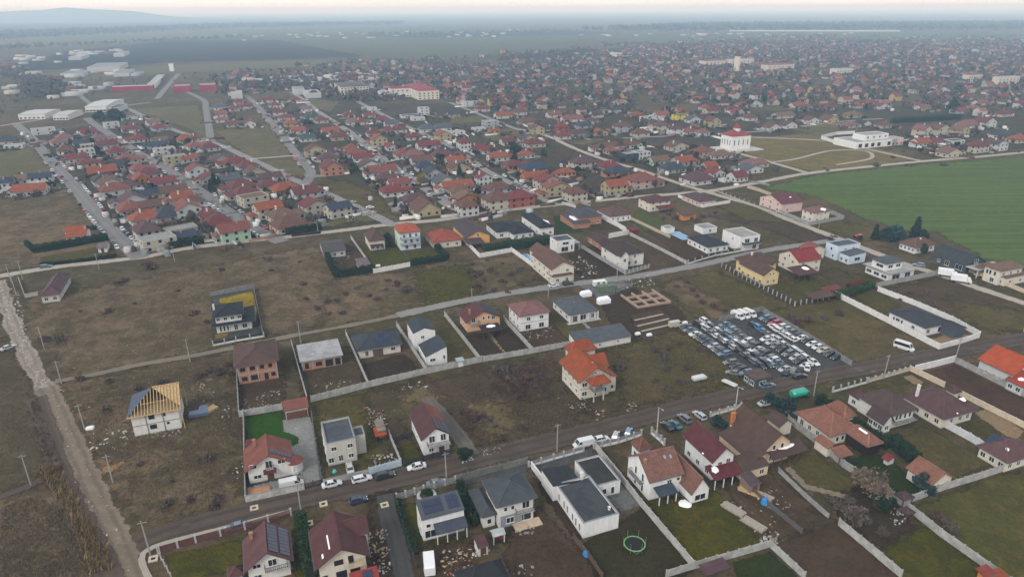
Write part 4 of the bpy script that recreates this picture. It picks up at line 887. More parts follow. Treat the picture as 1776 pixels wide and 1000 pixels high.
# -- brown double villa, left half
h = H('white villa with dark brown hip roof and a brown gable wing to the left')
h.block((1545, 722), (1594, 709), (1472, 688), 4.4, 'hip', 3.3, (0.105, 0.066, 0.062), OFFW, ov=.7); h.windows({'f': [(.3, 3.0, 1.0, 1.8), (.45, 3.0, 1.0, 1.8), (.65, 3.0, 1.0, 1.8), (.85, 3.0, 1.0, 1.8), (.35, 1.0, 1.4, 1.4), (.7, 1.2, 2, 1.8)], 'l': [(.2, 1.6, 1, 1.4), (.4, 1.6, 1, 1.4), (.6, 1.6, 1, 1.4)]}); h.balcony('f', .1, 1.0, 1.95, 1.6, LIGHTC)
h.block((1533, 737), (1552, 731), (1503, 717), 3.0, 'gv', 2.6, (0.098, 0.06, 0.058), OFFW, ov=.6, win={'l': (1, 3), 'f': (1, 1)})
h.block((1492, 694), (1520, 688), (1450, 685), 3.2, 'hip', 1.5, MAROON, OFFW, win={'l': (1, 1)})
# -- brown double villa, right half
h = H('cream bungalow under a wide purple brown hip roof with two white snow streaks')
h.block((1637, 727), (1691, 708), (1562, 684), 3.3, 'hip', 3.8, (0.125, 0.064, 0.064), CREAM, ov=.7); h.windows({'f': [(.3, 1.6, 1.2, 1.5), (.6, 1.6, 1.2, 1.5), (.85, 1.6, 1.2, 1.5)], 'l': (1, 4)}); h.chimney(.15, .75, 7.6, OFFW)
h.onroof('f', .35, .95, .42, .455, 'snow_patch', SNOW, -.03, .07); h.onroof('f', .45, .6, .72, .9, 'snow_patch', SNOW, -.03, .07)
h.block((1655, 682), (1668, 678), (1640, 672), 3.2, 'hip', 1.6, (0.125, 0.064, 0.064), CREAM)
# -- terracotta villa
h = H('rambling villa with terracotta tile roofs beside a dark cypress hedge')
h.block((1440, 757), (1492, 742), (1375, 715), 3.3, 'hip', 3.0, TERRA, CREAM, 'clay', .6); h.windows({'l': [(.15, 1.5, 1.1, 1.4), (.35, 1.5, 1.1, 1.4), (.6, 1.5, 1.1, 1.4), (.85, 1.4, 1.2, 1.8)], 'f': [(.3, 1.5, 1, 1.4), (.5, 1.5, 1, 1.4)]})
h.block((1505, 775), (1531, 766), (1462, 742), 3.1, 'hip', 2.1, TERRA, CREAM, 'clay', .5, wmat=plain('dark_glazing', (0.03, 0.018, 0.014), .2, 2, .4)); h.onroof('l', .1, .25, .3, .6, 'snow_patch', SNOW, .0, .06)
h.block((1464, 726), (1486, 720), (1428, 704), 3.6, 'hip', 2.4, TERRA, CREAM, 'clay', .4)
h.block((1457, 794), (1479, 786), (1443, 780), 2.4, 'shf', .8, TERRA, CREAM, 'clay', walls=False, posts=2); h.block((1436, 778), (1447, 774), (1411, 760), 2.6, 'shl', .9, TERRA, CREAM, 'clay', .3)
# -- terracotta outbuilding
h = H('small cream outbuilding with mottled terracotta gable roof in the corner garden', cat='outbuilding', name='outbuilding')
h.block((1617, 841), (1658, 829), (1566, 811), 2.9, 'gv', 2.2, TERRA, CREAM, 'clay', .45); h.windows({'l': [(.25, 1.5, 1.6, 1.0), (.7, 1.5, 1.2, 1.0)], 'f': [(.5, 1.5, 1.2, 1.1)]})
# -- maroon roof at right edge
h = H('bungalow with dusty maroon hip roof cut by the right edge of the view')
h.block((1748, 803), (1800, 787), (1704, 768), 3.1, 'hip', 2.8, (0.150, 0.075, 0.075), CREAM, ov=.6); h.windows({'f': (1, 3), 'l': (1, 3)}); h.snow('f', .3, .5, .2, .3); h.solar('l', .1, .7, .6, .95, 3, 4)
# -- old tile house with two skylights
h = H('white house with mottled old clay tile roof and two skylights')
h.block((1126, 837), (1190, 822), (1085, 791), 5.2, 'gu', 3.8, (0.275, 0.130, 0.096), WHITE, 'clay', .5); h.windows({'l': [(.3, 4.2, .9, 2.0), (.62, 4.2, .9, 2.0), (.3, 1.4, .9, 2.0), (.62, 1.4, .9, 2.0)], 'f': [(.62, 3.6, 1.2, 1.2), (.9, 3.8, .9, .9), (.6, 1.3, 1.2, 2.1)]})
h.skylight('f', .22, .62); h.skylight('f', .25, .78); h.chimney(.1, .35, 8.6); h.balcony('l', .2, .75, 2.85, 1.0, CONC)
h.block((1200, 858), (1232, 847), (1160, 805), 2.7, 'gv', 3.6, (0.275, 0.130, 0.096), WHITE, 'clay', .35); h.windows({'f': [(.5, 1.3, 2.8, 1.6)], 'l': (1, 1, .8)})
h.block((1144, 862), (1176, 852), (1130, 849), 2.6, 'shf', .7, BLUER, WHITE, walls=False, posts=3)
h.block((1108, 782), (1130, 776), (1100, 765), 3.4, 'hip', 2.4, (0.25, 0.10, 0.075), WHITE, 'clay', .3, win={'l': (1, 1)})
# -- flat grey roofed complex
h = H('white single storey complex with three grey flat roofs around a paved patio')
h.block((1012, 907), (1075, 891), (965, 838), 3.9, 'flat', 0, (0.075, 0.083, 0.092), WHITE, 'felt'); h.windows({'l': [(t, 1.7, .7, 2.0) for t in (.12, .24, .36, .55, .67, .86)]}); h.chimney(.85, .15, 4.3, CREAM, .4); h.chimney(.75, .98, 5.3, OFFW)
h.block((959, 847), (1001, 826), (939, 817), 3.5, 'shr', .7, (0.034, 0.038, 0.044), WHITE, ov=.08); B1 = dict(h.B)
h.block((1032, 843), (1076, 831), (985, 801), 3.6, 'flat', 0, (0.060, 0.058, 0.056), WHITE, 'felt'); h.windows({'f': [(.3, 1.6, 2.0, 1.5), (.7, 1.4, .9, 1.9)]}); 
# -- grey house with garage
h = H('two storey grey house with slate hip roof and a lower garage wing')
h.block((861, 880), (932, 860), (840, 831), 6.1, 'hip', 2.2, (0.080, 0.088, 0.102), OFFW, ov=.7); h.windows({'f': [(.2, 4.5, .8, 1.1), (.4, 4.5, .8, 1.1), (.78, 4.4, 1.7, 1.8), (.72, 1.4, 3.4, 2.0), (.3, 1.6, 1.8, 1.5)], 'l': (2, 2, .9)}); h.balcony('f', .48, 1.0, 3.0, .9, LIGHTC)
m = MB(); b = h.B; m.box(b['x0'] + .4, b['y0'] - .12, 0, b['x0'] + 5.2, b['y0'] - .005, 2.9); m.build('wall_panel', plaster((.23, .24, .26)), h.root); h.window('f', .32, 1.6, 1.8, 1.5).location.y -= .13
h.block((836, 897), (862, 889), (813, 850), 3.2, 'hip', 1.3, (0.080, 0.088, 0.102), OFFW, ov=.4, win={'l': (1, 2), 'f': (1, 1, 1.0)})
m = MB(); m.box(b['x1'] - 4.8, b['y0'] - 2.4, 0, b['x1'] + 1.2, b['y0'] - .02, .3); m.build('terrace', SANDC := plain('sandstone', (.46, .36, .25)), h.root)
# -- house with solar rows
h = H('white modern house with rows of solar panels and a blue grey awning roof')
h.block((731, 901), (806, 882), (722, 873), 5.6, 'shf', 1.0, GREYR, WHITE, ov=.15); h.windows({'l': [(.4, 4.0, 1.2, 1.6), (.4, 1.4, 1.2, 1.6)], 'f': [(.18, 1.5, 2.4, 1.9), (.6, 1.5, 3.0, 1.9), (.14, 3.6, 1.0, 1.0)]})
h.solar('f', .14, .84, .10, .55, 2, 5); h.solar('f', .14, .84, .66, .93, 2, 3)
h.block((757, 927), (812, 912), (751, 910), 2.9, 'shf', 1.1, (0.075, 0.085, 0.115), WHITE, walls=False, posts=4)
# -- maroon with two solar fields
h = H('house with dull maroon gable roof carrying two tall banks of solar panels')
h.block((423, 994), (508, 970), (420, 936), 3.7, 'gv', 3.3, (0.155, 0.070, 0.068), OFFW, ov=.7); h.windows({'f': [(.22, 4.0, 1.5, 1.0), (.6, 4.0, 1.6, 1.6), (.2, 1.4, 1.5, 1.2)], 'r': (1, 3), 'l': (1, 3)}); h.balcony('f', .4, .95, 3.0, 1.2, LIGHTC)
h.solar('r', .06, .46, .10, .93, 1, 8); h.solar('r', .50, .92, .10, .93, 1, 8); h.chimney(.2, .8, 6.4)
h.block((395, 1003), (423, 998), (390, 985), 2.8, 'hip', 1.1, (0.13, 0.055, 0.055), OFFW)
# -- large maroon unfinished
h = H('large cream house with maroon roof, empty window openings and a white flashing strip')
h.block((546, 990), (641, 958), (536, 920), 5.2, 'gv', 3.4, (0.125, 0.048, 0.046), CREAM, ov=.8); h.windows({'f': [(.42, 5.0, 1.7, 1.2), (.68, 5.1, 1.0, 1.6), (.45, 2.0, 2.0, 1.8), (.75, 2.3, 1.9, 1.8), (.1, 2.0, 1.0, 1.6)], 'l': (1, 3), 'r': (1, 2)}, True)
h.balcony('f', .62, .98, 4.0, 1.2, SANDC, SANDC, True)
h.onroof('l', .35, .40, .20, .55, 'flashing_strip', SNOW, .04, .05); h.onroof('l', .62, .68, .12, .22, 'flashing_strip', SNOW, .04, .05); h.onroof('r', .5, .6, .75, .8, 'roof_vent', LIGHTC, .05, .12)
h.block((588, 936), (641, 923), (580, 905), 6.0, 'gu', 2.0, (0.125, 0.048, 0.046), CREAM, ov=.4)
# -- red roof at the bottom edge
h = H('low building with bright red roof and a small solar panel at the bottom edge')
h.block((612, 1030), (662, 1016), (606, 1000), 3.0, 'shf', 1.0, (0.36, 0.05, 0.035), CREAM); h.solar('f', .1, .9, .45, .8, 2, 2)
# -- charcoal roof at the bottom edge
h = H('house with charcoal hip roof rising from the bottom edge of the view')
h.block((806, 1040), (893, 1017), (795, 990), 3.4, 'hip', 3.6, (0.035, 0.038, 0.043), GREYW, ov=.6, win={'f': (1, 3), 'l': (1, 2)})
# -- wine red house
h = H('white house with wine red gable roof and a red porch with a snow patch')
h.block((1236, 803), (1275, 788), (1194, 752), 5.2, 'gv', 3.2, (0.135, 0.036, 0.040), WHITE, ov=.6); h.windows({'f': [(.35, 4.0, 1.2, 1.2), (.75, 4.2, 1.2, 1.6), (.5, 1.4, 2.0, 1.8)], 'l': (1, 3)}); h.snow('l', .93, 1.0, .3, .36)
h.block((1241, 833), (1288, 818), (1232, 811), 2.9, 'shf', 1.0, (0.150, 0.030, 0.034), WHITE, walls=False, posts=4); h.snow('f', .15, .6, .1, .35)
# -- big brown house
h = H('big brown roofed house with cream gable, orange chimney and snow on its porch')
h.block((1327, 782), (1375, 766), (1264, 726), 4.6, 'gv', 3.6, (0.115, 0.066, 0.050), (0.60, 0.45, 0.30), ov=.7); h.windows({'f': [(.35, 4.4, 1.0, 1.4), (.68, 4.4, 1.0, 1.4), (.3, 1.5, 1.4, 1.5), (.7, 1.5, 1.4, 1.5)], 'l': (1, 3)}); h.chimney(.06, .88, 7.4, (0.42, 0.15, .05), .9)
h.block((1342, 797), (1399, 777), (1327, 781), 2.9, 'shf', 1.2, (0.105, 0.06, 0.05), CREAM, walls=False, posts=5); h.snow('f', .2, .55, .25, .75)
h.block((1289, 818), (1334, 804), (1276, 797), 2.9, 'shf', 1.3, (0.105, 0.062, 0.048), (0.60, 0.45, 0.30), ov=.2, win={'f': (1, 2)})
h.block((1303, 801), (1328, 791), (1243, 752), 3.2, 'shl', 1.5, (0.115, 0.066, 0.050), (0.60, 0.45, 0.30), ov=.3, win={'f': (1, 1)})
h.block((1352, 741), (1376, 733), (1330, 722), 3.0, 'gv', 1.7, (0.12, 0.07, 0.06), CREAM)
# -- small sheds
h = H('little maroon roofed shed by the muddy yard', cat='shed', name='shed'); h.block((829, 950), (847, 943), (808, 936), 2.4, 'shf', .5, MAROON, OFFW, ov=.15); h.door('f', .5)
h = H('white topped garden shelter over a small red tractor', cat='shelter', name='shelter'); h.block((855, 931), (877, 924), (851, 918), 2.3, 'gu', .5, (.55, .60, .60), WHITE, walls=False, posts=2)
h = H('brown tin roofed hut behind the wine red porch', cat='hut', name='garden_hut'); h.block((1302, 842), (1321, 836), (1290, 822), 2.5, 'shf', .5, (0.11, 0.075, 0.08), (.2, .15, .12), ov=.2); h.door('f', .5)
h = H('maroon roofed pavilion at the lawn end by the concrete fence', cat='pavilion', name='pavilion'); h.block((1225, 998), (1268, 984), (1215, 980), 2.6, 'shf', .4, (0.12, 0.065, 0.075), DARKW, walls=False, posts=3)
h = H('purple roofed pergola in the fence corner by the outbuilding', cat='pergola', name='pergola'); h.block((1568, 868), (1586, 861), (1549, 856), 2.5, 'hip', .6, (0.10, 0.055, 0.06), DARKW, walls=False, posts=2)
h = H('small brown gazebo against the fence above the dark beds', cat='gazebo', name='gazebo'); h.block((1574, 893), (1588, 888), (1562, 880), 2.5, 'hip', .7, (0.10, 0.06, 0.06), DARKW, walls=False, posts=2)
h = H('red tin roofed shed with orange side in the lower right corner', cat='shed', name='shed'); h.block((1710, 1002), (1730, 994), (1697, 985), 2.6, 'shf', .4, (0.30, 0.06, 0.04), ORANW); h.block((1725, 1008), (1752, 998), (1712, 1000), 2.4, 'shf', .3, ORANGE, ORANW)
h = H('small red roofed lean-to behind the salmon roofed house', cat='lean-to', name='lean_to'); h.block((427, 783), (440, 778), (427, 764), 2.4, 'shf', .4, WINE, OFFW)
h = H('orange tarpaulin shelter beside a tin roofed wooden hut', cat='shelter', name='shelter'); h.block((651, 757), (671, 753), (653, 745), 2.0, 'shf', .8, (0.50, 0.09, .02), OFFW, walls=False, posts=2); h.block((655, 748), (670, 745), (650, 730), 2.6, 'shf', .3, (0.28, .26, .22), (.24, .18, .12))
h = H('white garden hut with flat blue top by the long concrete fence', cat='hut', name='garden_hut'); h.block((793, 628), (806, 625), (789, 622), 2.0, 'slab', 0, (.45, .55, .60), WHITE)
h = H('tiny red roofed kennel under the terracotta villa', cat='kennel', name='kennel'); h.block((1541, 800), (1556, 795), (1535, 790), 1.6, 'gv', .8, (.24, .04, .04), OFFW)
h = H('brown roofed open pavilion in the corner of the brown fence', cat='pavilion', name='pavilion'); h.block((1412, 519), (1446, 509), (1402, 510), 2.4, 'shf', .5, BROWNR, DARKW, walls=False, posts=4)
h = H('red roofed garden shelter behind the brown roofed pavilion', cat='shelter', name='shelter'); h.block((1430, 505), (1455, 498), (1420, 499), 2.4, 'gu', .6, (.24, .05, .045), DARKW, walls=False, posts=3)
# -- middle rows
h = H('low bungalow with tangled maroon roof by the rubble road'); h.block((68, 514), (107, 503), (57, 484), 3.0, 'hip', 2.6, (0.135, 0.070, 0.075), BEIGE); h.windows({'f': (1, 2), 'r': (1, 2)}); h.block((80, 505), (107, 499), (76, 488), 3.4, 'gv', 1.8, (0.14, 0.07, 0.078), BEIGE, win={'f': (1, 1, 2.0)})
h = H('black roofed two tier house on a fenced plot alone in the brown field')
h.block((366, 567), (443, 554), (363, 540), 3.3, 'hip', 1.5, BLACKR, OFFW, ov=1.4); h.windows({'f': [(.12, 1.5, .7, 1.9), (.22, 1.5, .7, 1.9), (.32, 1.5, .7, 1.9), (.55, 1.4, 1.2, 2.0), (.8, 1.5, 1.6, 1.6)], 'r': (1, 3)})
h.block((368, 551), (422, 543), (367, 530), 6.2, 'hip', 1.9, BLACKR, OFFW, ov=.8); h.windows({'f': [(.1, 4.9, 1.2, 1.1), (.38, 4.9, 1.2, 1.1), (.65, 4.9, 1.2, 1.1), (.92, 4.9, 1.2, 1.1)]}); h.chimney(.05, .6, 8.2, OFFW)
h = H('small white cottage with two orange roofs behind a long hedge'); h.block((112, 413), (151, 407), (109, 401), 3.0, 'gu', 1.8, ORANGE, WHITE); h.windows({'f': (1, 3), 'r': (1, 1)}); h.block((110, 403), (145, 397), (108, 393), 4.2, 'gu', 1.3, ORANGE, WHITE)
h = H('little white shed on the yellow lawn below the hedge', cat='shed', name='shed'); h.block((167, 431), (187, 427), (164, 422), 2.4, 'gu', 1.0, (.2, .17, .16), WHITE); h.door('f', .5)
h = H('low dwelling with flat brown grey roof inside a square hedge'); h.block((560, 438), (600, 432), (555, 418), 3.0, 'gu', 1.2, (0.098, 0.082, 0.082), GREYW); h.windows({'f': (1, 3)})
h = H('small cream house with steep brown roof beside the mint house'); h.block((640, 419), (667, 413), (634, 403), 4.6, 'hip', 3.4, BROWNR, CREAM); h.windows({'f': (1, 3), 'l': (1, 2)}); h.block((643, 428), (664, 423), (640, 421), 2.6, 'shf', 1.2, (.10, .05, .045), CREAM, walls=False, posts=3)
h = H('tall mint and white house with bright orange hip roof'); h.block((692, 405), (730, 400), (681, 392), 8.2, 'hip', 2.4, (0.44, 0.10, .04), BLUEW); h.windows({'f': [(.2, 6.6, 1.2, 1.4), (.5, 6.6, 1.2, 2), (.8, 6.6, 1.2, 1.4), (.25, 3.9, 1.2, 1.4), (.55, 3.9, 1.2, 2), (.85, 3.9, 1.2, 1.4), (.3, 1.4, 1.4, 2), (.7, 1.4, 1.4, 2)], 'l': (2, 3)}); h.balcony('f', 0, 1, 5.4, 1.2, LIGHTC); h.balcony('f', 0, 1, 2.8, 1.2, LIGHTC)
m = MB(); b = h.B; m.box(b['x0'] - .02, b['y0'] + .02, .01, b['x0'] - .004, b['y1'] - .02, 7.8); m.build('mint_wall', plaster(MINT), h.root)
h = H('low house with broad orange red hip roof right of the mint house'); h.block((751, 421), (799, 412), (739, 404), 3.2, 'hip', 3.4, (0.35, 0.075, .045), CREAM); h.windows({'f': (1, 3), 'l': (1, 2)})
h = H('orange fronted house with purple brown gable roof'); h.block((808, 413), (848, 405), (785, 390), 3.6, 'gv', 2.8, PURPR, (.62, .33, .10)); h.windows({'f': [(.5, 4.2, 1.0, 1.6), (.25, 1.4, 1.2, 1.3)], 'l': (1, 3)}); h.block((812, 424), (838, 418), (806, 414), 2.6, 'shf', .8, PURPR, (.62, .33, .10), walls=False, posts=3)
h = H('white bungalow with sprawling black roofs behind a thick green hedge'); h.block((861, 403), (907, 394), (842, 387), 3.3, 'hip', 1.9, BLACKR, WHITE); h.windows({'f': (1, 3, 1.8), 'l': (1, 2)}); h.block((889, 406), (924, 399), (872, 388), 3.1, 'hip', 1.8, BLACKR, WHITE, win={'f': (1, 3)})
h = H('white black roofed house with a snowy terrace beside a green lawn'); h.block((936, 396), (960, 391), (904, 373), 4.2, 'hip', 2.0, BLACKR, WHITE); h.windows({'f': (1, 2), 'l': (1, 3)}); h.snow('f', .3, .8, .5, .9)
h = H('brick and timber house with purple roof and two snow patches'); h.block((1004, 378), (1042, 371), (977, 364), 4.6, 'hip', 2.3, (.08, .075, .095), BEIGE, wmat=BRICKS); h.windows({'f': (1, 3), 'l': (1, 2)}); h.snow('f', .3, .7, .5, .62); h.block((995, 388), (1022, 382), (975, 372), 3.0, 'shf', 1.0, (.09, .07, .08), BEIGE, wmat=BRICKS); h.snow('f', .3, .8, .2, .5)
h = H('white bungalow with reddish brown hip roof behind a white garden wall'); h.block((1058, 376), (1092, 369), (1041, 362), 3.2, 'hip', 2.8, (.15, .075, .065), WHITE); h.windows({'f': (1, 4, .9), 'l': (1, 2)})
h = H('white two storey cube with grey flat roof beside a thick hedge'); h.block((966, 418), (995, 413), (950, 410), 5.8, 'flat', 0, GREYR, WHITE, 'felt'); h.windows({'f': [(.45, 1.6, 3.4, 2.2), (.5, 4.3, 3.0, 1.3), (.85, 2.2, .9, 2.2)], 'l': [(.6, 4.3, .8, 1)]}); h.raw(h.B['X1'] - 2.5, 1.5, 6, 5, 3.0, 'slab', 0, (.6, .6, .6), WHITE, ov=.1, walls=False, posts=2)
h = H('cream house with long brown roof beside a blue pool'); h.block((956, 468), (996, 460), (916, 441), 6.2, 'gv', 2.7, (.165, .085, .062), CREAM, ov=.5); h.windows({'f': [(.7, 5.0, 1.2, 1.2), (.3, 1.5, 1.4, 1.4), (.7, 1.5, 1.4, 1.4)], 'l': (2, 4)}); h.block((958, 480), (992, 473), (955, 471), 3.4, 'hip', 1.6, (.15, .065, .05), CREAM, win={'f': (1, 2)}); h.block((930, 442), (958, 437), (913, 432), 4.6, 'gv', 2.6, (.165, .085, .062), CREAM)
h = H('white house with pointed dark brown roofs dusted with snow'); h.block((1071, 444), (1114, 434), (1042, 425), 5.6, 'hip', 3.2, (.075, .048, .045), OFFW); h.windows({'f': [(.2, 1.6, 1.2, 1.8), (.45, 1.6, 1.2, 1.8), (.7, 1.6, 1.2, 1.8), (.25, 4.3, 1.1, 1.5), (.65, 4.3, 1.1, 1.5)], 'l': (2, 2)}); h.snow('f', .35, .8, .35, .5); h.block((1077, 446), (1092, 443), (1069, 434), 6.2, 'gv', 2.4, (.075, .048, .045), OFFW, win={'f': [(.5, 4.4, 1.2, 1.6)]})
h = H('small brick cottage with dark brown roof beside the paved lane'); h.block((1041, 423), (1062, 418), (1022, 408), 3.0, 'hip', 1.9, (.09, .05, .05), BEIGE, wmat=BRICKS, win={'f': (1, 2), 'l': (1, 2)}); h.snow('f', .5, .8, .6, .8)
h = H('long white bungalow with charcoal hip roof near a blue pool'); h.block((1227, 429), (1260, 421), (1192, 411), 3.2, 'hip', 2.2, (.04, .043, .052), WHITE); h.windows({'f': (1, 3), 'l': (1, 4)})
h = H('white modern house of stacked cubes with open upper loggia'); h.block((1285, 411), (1316, 405), (1257, 397), 6.8, 'flat', 0, (.42, .40, .36), WHITE, 'felt'); h.windows({'f': [(.35, 4.6, 2.6, 2.0), (.8, 4.6, 2.0, 2.0), (.75, 1.5, 2.0, 2.2)], 'l': [(.4, 4.6, 1, 1), (.7, 1.5, 1, 1.2)]}); h.balcony('f', .1, 1, 3.3, 1.8, LIGHTC, None, True)
h = H('small white pool house with a flat roof', cat='pool house', name='pool_house'); h.block((1220, 396), (1240, 391), (1204, 389), 3.0, 'flat', 0, PALE, WHITE, 'felt', win={'f': (1, 1)})
h = H('white garden cabin at the end of the small blue pool', cat='cabin', name='garden_cabin'); h.block((1156, 396), (1168, 393), (1149, 391), 2.8, 'flat', 0, PALE, WHITE, 'felt')
h = H('pink beige house with wine roof at the corner of the wheat field'); h.block((1356, 354), (1391, 348), (1336, 338), 5.2, 'gu', 3.0, (.16, .045, .055), PINKW); h.windows({'l': (2, 3), 'f': [(.3, 1.6, 1.2, 1.2)]}); h.snow('f', .4, .5, .6, .7)
h = H('boxy cream house with faded red roof inside grey walls'); h.block((1412, 369), (1439, 364), (1393, 361), 5.4, 'hip', 1.7, PINKR, CREAM); h.windows({'l': (2, 2), 'f': (2, 2, .8)}); h.snow('f', .4, .9, .5, .8)
h = H('bungalow with dusky maroon hip roof behind a white wall at the crossroads'); h.block((1213, 350), (1238, 344), (1183, 337), 3.1, 'hip', 2.2, (.115, .06, .066), PINKW); h.windows({'f': (1, 2), 'l': (1, 4)})
h = H('cream house with dark maroon hip roof and a red carport'); h.block((1127, 352), (1161, 346), (1119, 341), 5.0, 'hip', 2.4, (.12, .05, .05), CREAM); h.windows({'f': (2, 3), 'l': (2, 2)}); h.block((1145, 362), (1168, 357), (1142, 356), 2.6, 'shf', .4, (.18, .03, .035), CREAM, walls=False, posts=3)
h = H('orange sided wooden shed among dark shrubs', cat='shed', name='shed'); h.block((1185, 374), (1207, 370), (1180, 367), 2.8, 'shf', .5, (.13, .07, .05), ORANW)
h = H('dark red shed at the end of the zigzag white wall', cat='shed', name='shed'); h.block((1096, 401), (1108, 398), (1092, 394), 2.6, 'slab', 0, (.16, .03, .03), (.16, .03, .03))
h = H('grey pink roofed garden shed inside the square hedge', cat='shed', name='shed'); h.block((621, 461), (642, 457), (616, 450), 2.4, 'shf', .5, (.20, .13, .14), GREYW)
# ------------------------------------------------------------------ the estate rows and the streets behind, house by house
RC = dict(m=((.165, .052, .050), 'maroon'), w=((.19, .042, .044), 'wine red'), r=((0.215, 0.045, 0.042), 'red'), b=((.165, .078, .055), 'brown'), t=(TANR, 'tan'), o=((0.32, 0.088, 0.042), 'orange'), s=(SALMON, 'brick red'), p=(PINKR, 'pinkish red'), d=(SLATE, 'dark grey'), k=(BLACKR, 'black'), g=(GREYR, 'grey'), n=((0.045, 0.06, 0.10), 'navy'), v=((.125, .066, .068), 'purple brown'), T=(TEALR, 'teal'), G=((0.05, 0.10, 0.06), 'green'), l=(PALE, 'pale grey'))
WCOL = dict(w=(WHITE, 'white'), c=(CREAM, 'cream'), y=((.50, .42, .26), 'yellow'), e=(PEACH, 'peach'), g=(GREYW, 'grey'), b=(BLUEW, 'pale blue'), o=(ORANW, 'orange'), k=(BRICK, 'brick'), m=(MINT, 'mint green'), p=(PINKW, 'pink'), r=((.36, .12, .09), 'terracotta'), z=(BEIGE, 'beige'), d=(DARKW, 'black'), a=((.75, .62, .12), 'bright yellow'))
RN = dict(h='hip', gv='gable', gu='gable', flat='flat', shf='lean-to')
MID = []
def mid(px, py, spec, where, ang, w=None, d=None, st=None):
    "spec: roof colour, wall colour, roof form (h hip, v gable to the front, u gable along, f flat) and storeys"
    rc, wc, form, stn = spec[0], spec[1], spec[2], int(spec[3]) if len(spec) > 3 else 1
    hh = {1: 2.85, 2: 5.1, 3: 7.6}[stn] + rng.uniform(-.2, .3)
    roof = {'h': 'hip', 'v': 'gv', 'u': 'gu', 'f': 'flat'}[form]
    W_, D_ = (w or rng.uniform(10.5, 13)) * 1.1, (d or rng.uniform(10, 13)) * 1.12
    if form == 'u' and not d: D_ = rng.uniform(9.5, 11)
    rh = 0 if roof == 'flat' else min(W_, D_) * rng.uniform(.24, .34)
    p = at(px, py, hh + rh * .4); ang = ang + rng.uniform(-2.5, 2.5)
    lab = f"{WCOL[wc][1]} house, {RC[rc][1]} {dict(h='hip', v='gable', u='ridge', f='flat')[form]} roof, {where}"
    H_ = House(lab, ang, group='houses of the estate', small=True)
    c = p - H_.u * (W_ / 2) - H_.v * (D_ / 2); H_.o = c
    H_.root = thing('house', lab, 'house', (c.x, c.y, 0), H_.ang, 'houses of the estate')
    wm = BRICKS if wc == 'k' else None
    near = py > 235
    win = {'f': (stn, 3 if near else 2, 1.3), 'l': (stn, 2 if near else 1, 1.3)}
    if px < 420: win['r'] = (stn, 2, 1.3)
    wcol = tuple(c * .70 for c in WCOL[wc][0])
    H_.raw(0, 0, W_, D_, hh, roof, rh, RC[rc][0], wcol, 'clay' if rc in 'ts' and rng.random() < .4 else 'metal', .6, win, wm, t=.14)
    if roof in ('gv', 'gu', 'hip') and rng.random() < .7: H_.chimney(rng.uniform(.25, .75), rng.uniform(.3, .7), hh + rh + .7, (.3, .2, .16) if rng.random() < .5 else OFFW, .7)
    if near and roof != 'flat' and rng.random() < .45:            # a lower wing or a garage with its own roof
        s_ = rng.choice((-1, 1)); ww = rng.uniform(4, 6); H_.raw(W_ - .6 if s_ > 0 else -ww + .6, rng.uniform(0, 2), ww, D_ * .6, 2.7, rng.choice(('shf', 'hip', 'gv')), 1.2, RC[rc][0], wcol, 'metal', .3, {'f': (1, 1, 1.4)}, wm, t=.14)
    MID.append((p.x, p.y)); return H_
def row(where, ang, items, far_end='near end'):
    for i, it in enumerate(items):
        mid(it[0], it[1], it[2], f'{ordn(i + 1)} from {far_end} {where}', ang, *(it[3:]))
row('right of leftmost street', 39, [(252, 391, 'vch2', 10, 12), (271, 410, 'lcf2', 13, 9), (252, 370, 'owh1', 15, 12), (224, 354, 'sch1', 12, 13), (228, 340, 'vwv1'), (197, 322, 'swh1', 15, 12), (190, 312, 'bwv1'), (176, 292, 'oru1', 16, 10), (152, 278, 'wch1', 13, 11), (132, 270, 'rwu1', 12, 9), (149, 258, 'lwf2', 9, 9), (150, 250, 'lyf2', 8, 8), (112, 256, 'bwh1'), (100, 242, 'pch1'), (110, 234, 'pwh1'), (74, 222, 'lwf2', 16, 10)])
row('left of second street', 39, [(402, 392, 'smu2', 13, 10), (376, 380, 'wwh1'), (364, 368, 'wyv1', 9, 11), (322, 354, 'swv2', 12, 12), (332, 343, 'bwh1'), (314, 337, 'owu1'), (299, 326, 'bcu1', 14, 9), (280, 311, 'rbu1', 14, 10), (257, 296, 'mch1', 14, 10), (243, 305, 'oov2', 9, 10), (240, 288, 'swh1'), (219, 271, 'sch1', 13, 12), (200, 258, 'wch1'), (184, 247, 'mwu1', 14, 10), (172, 236, 'pwh1'), (152, 226, 'rcu1', 12, 9)])
row('in middle of first block', 39, [(312, 393, 'lyf1', 13, 7), (322, 403, 'nyu1', 8, 9), (380, 404, 'pwh1', 6, 6), (292, 364, 'dzh1', 14, 12), (256, 352, 'bzu1'), (258, 332, 'nzu1', 10, 7), (222, 316, 'vwh1'), (176, 306, 'dwh1'), (196, 282, 'dzu1'), (140, 246, 'dwu1')])
row('right of second street', 39, [(498, 382, 'bch1', 14, 12), (488, 366, 'tch1', 13, 12), (463, 354, 'ocu2', 13, 10), (438, 338, 'tcf2', 13, 10), (424, 327, 'mch1', 13, 11), (417, 316, 'mwh1', 15, 12), (395, 306, 'gwu1'), (362, 304, 'mcv1', 11, 10), (340, 289, 'swv2', 12, 10), (302, 269, 'lyf2', 13, 8), (284, 256, 'lwf2', 13, 8), (272, 248, 'nwu1', 14, 9), (276, 240, 'tcu1', 12, 8), (240, 236, 'rwh1'), (226, 220, 'wwh1', 14, 11), (192, 212, 'lwf2', 11, 8)])
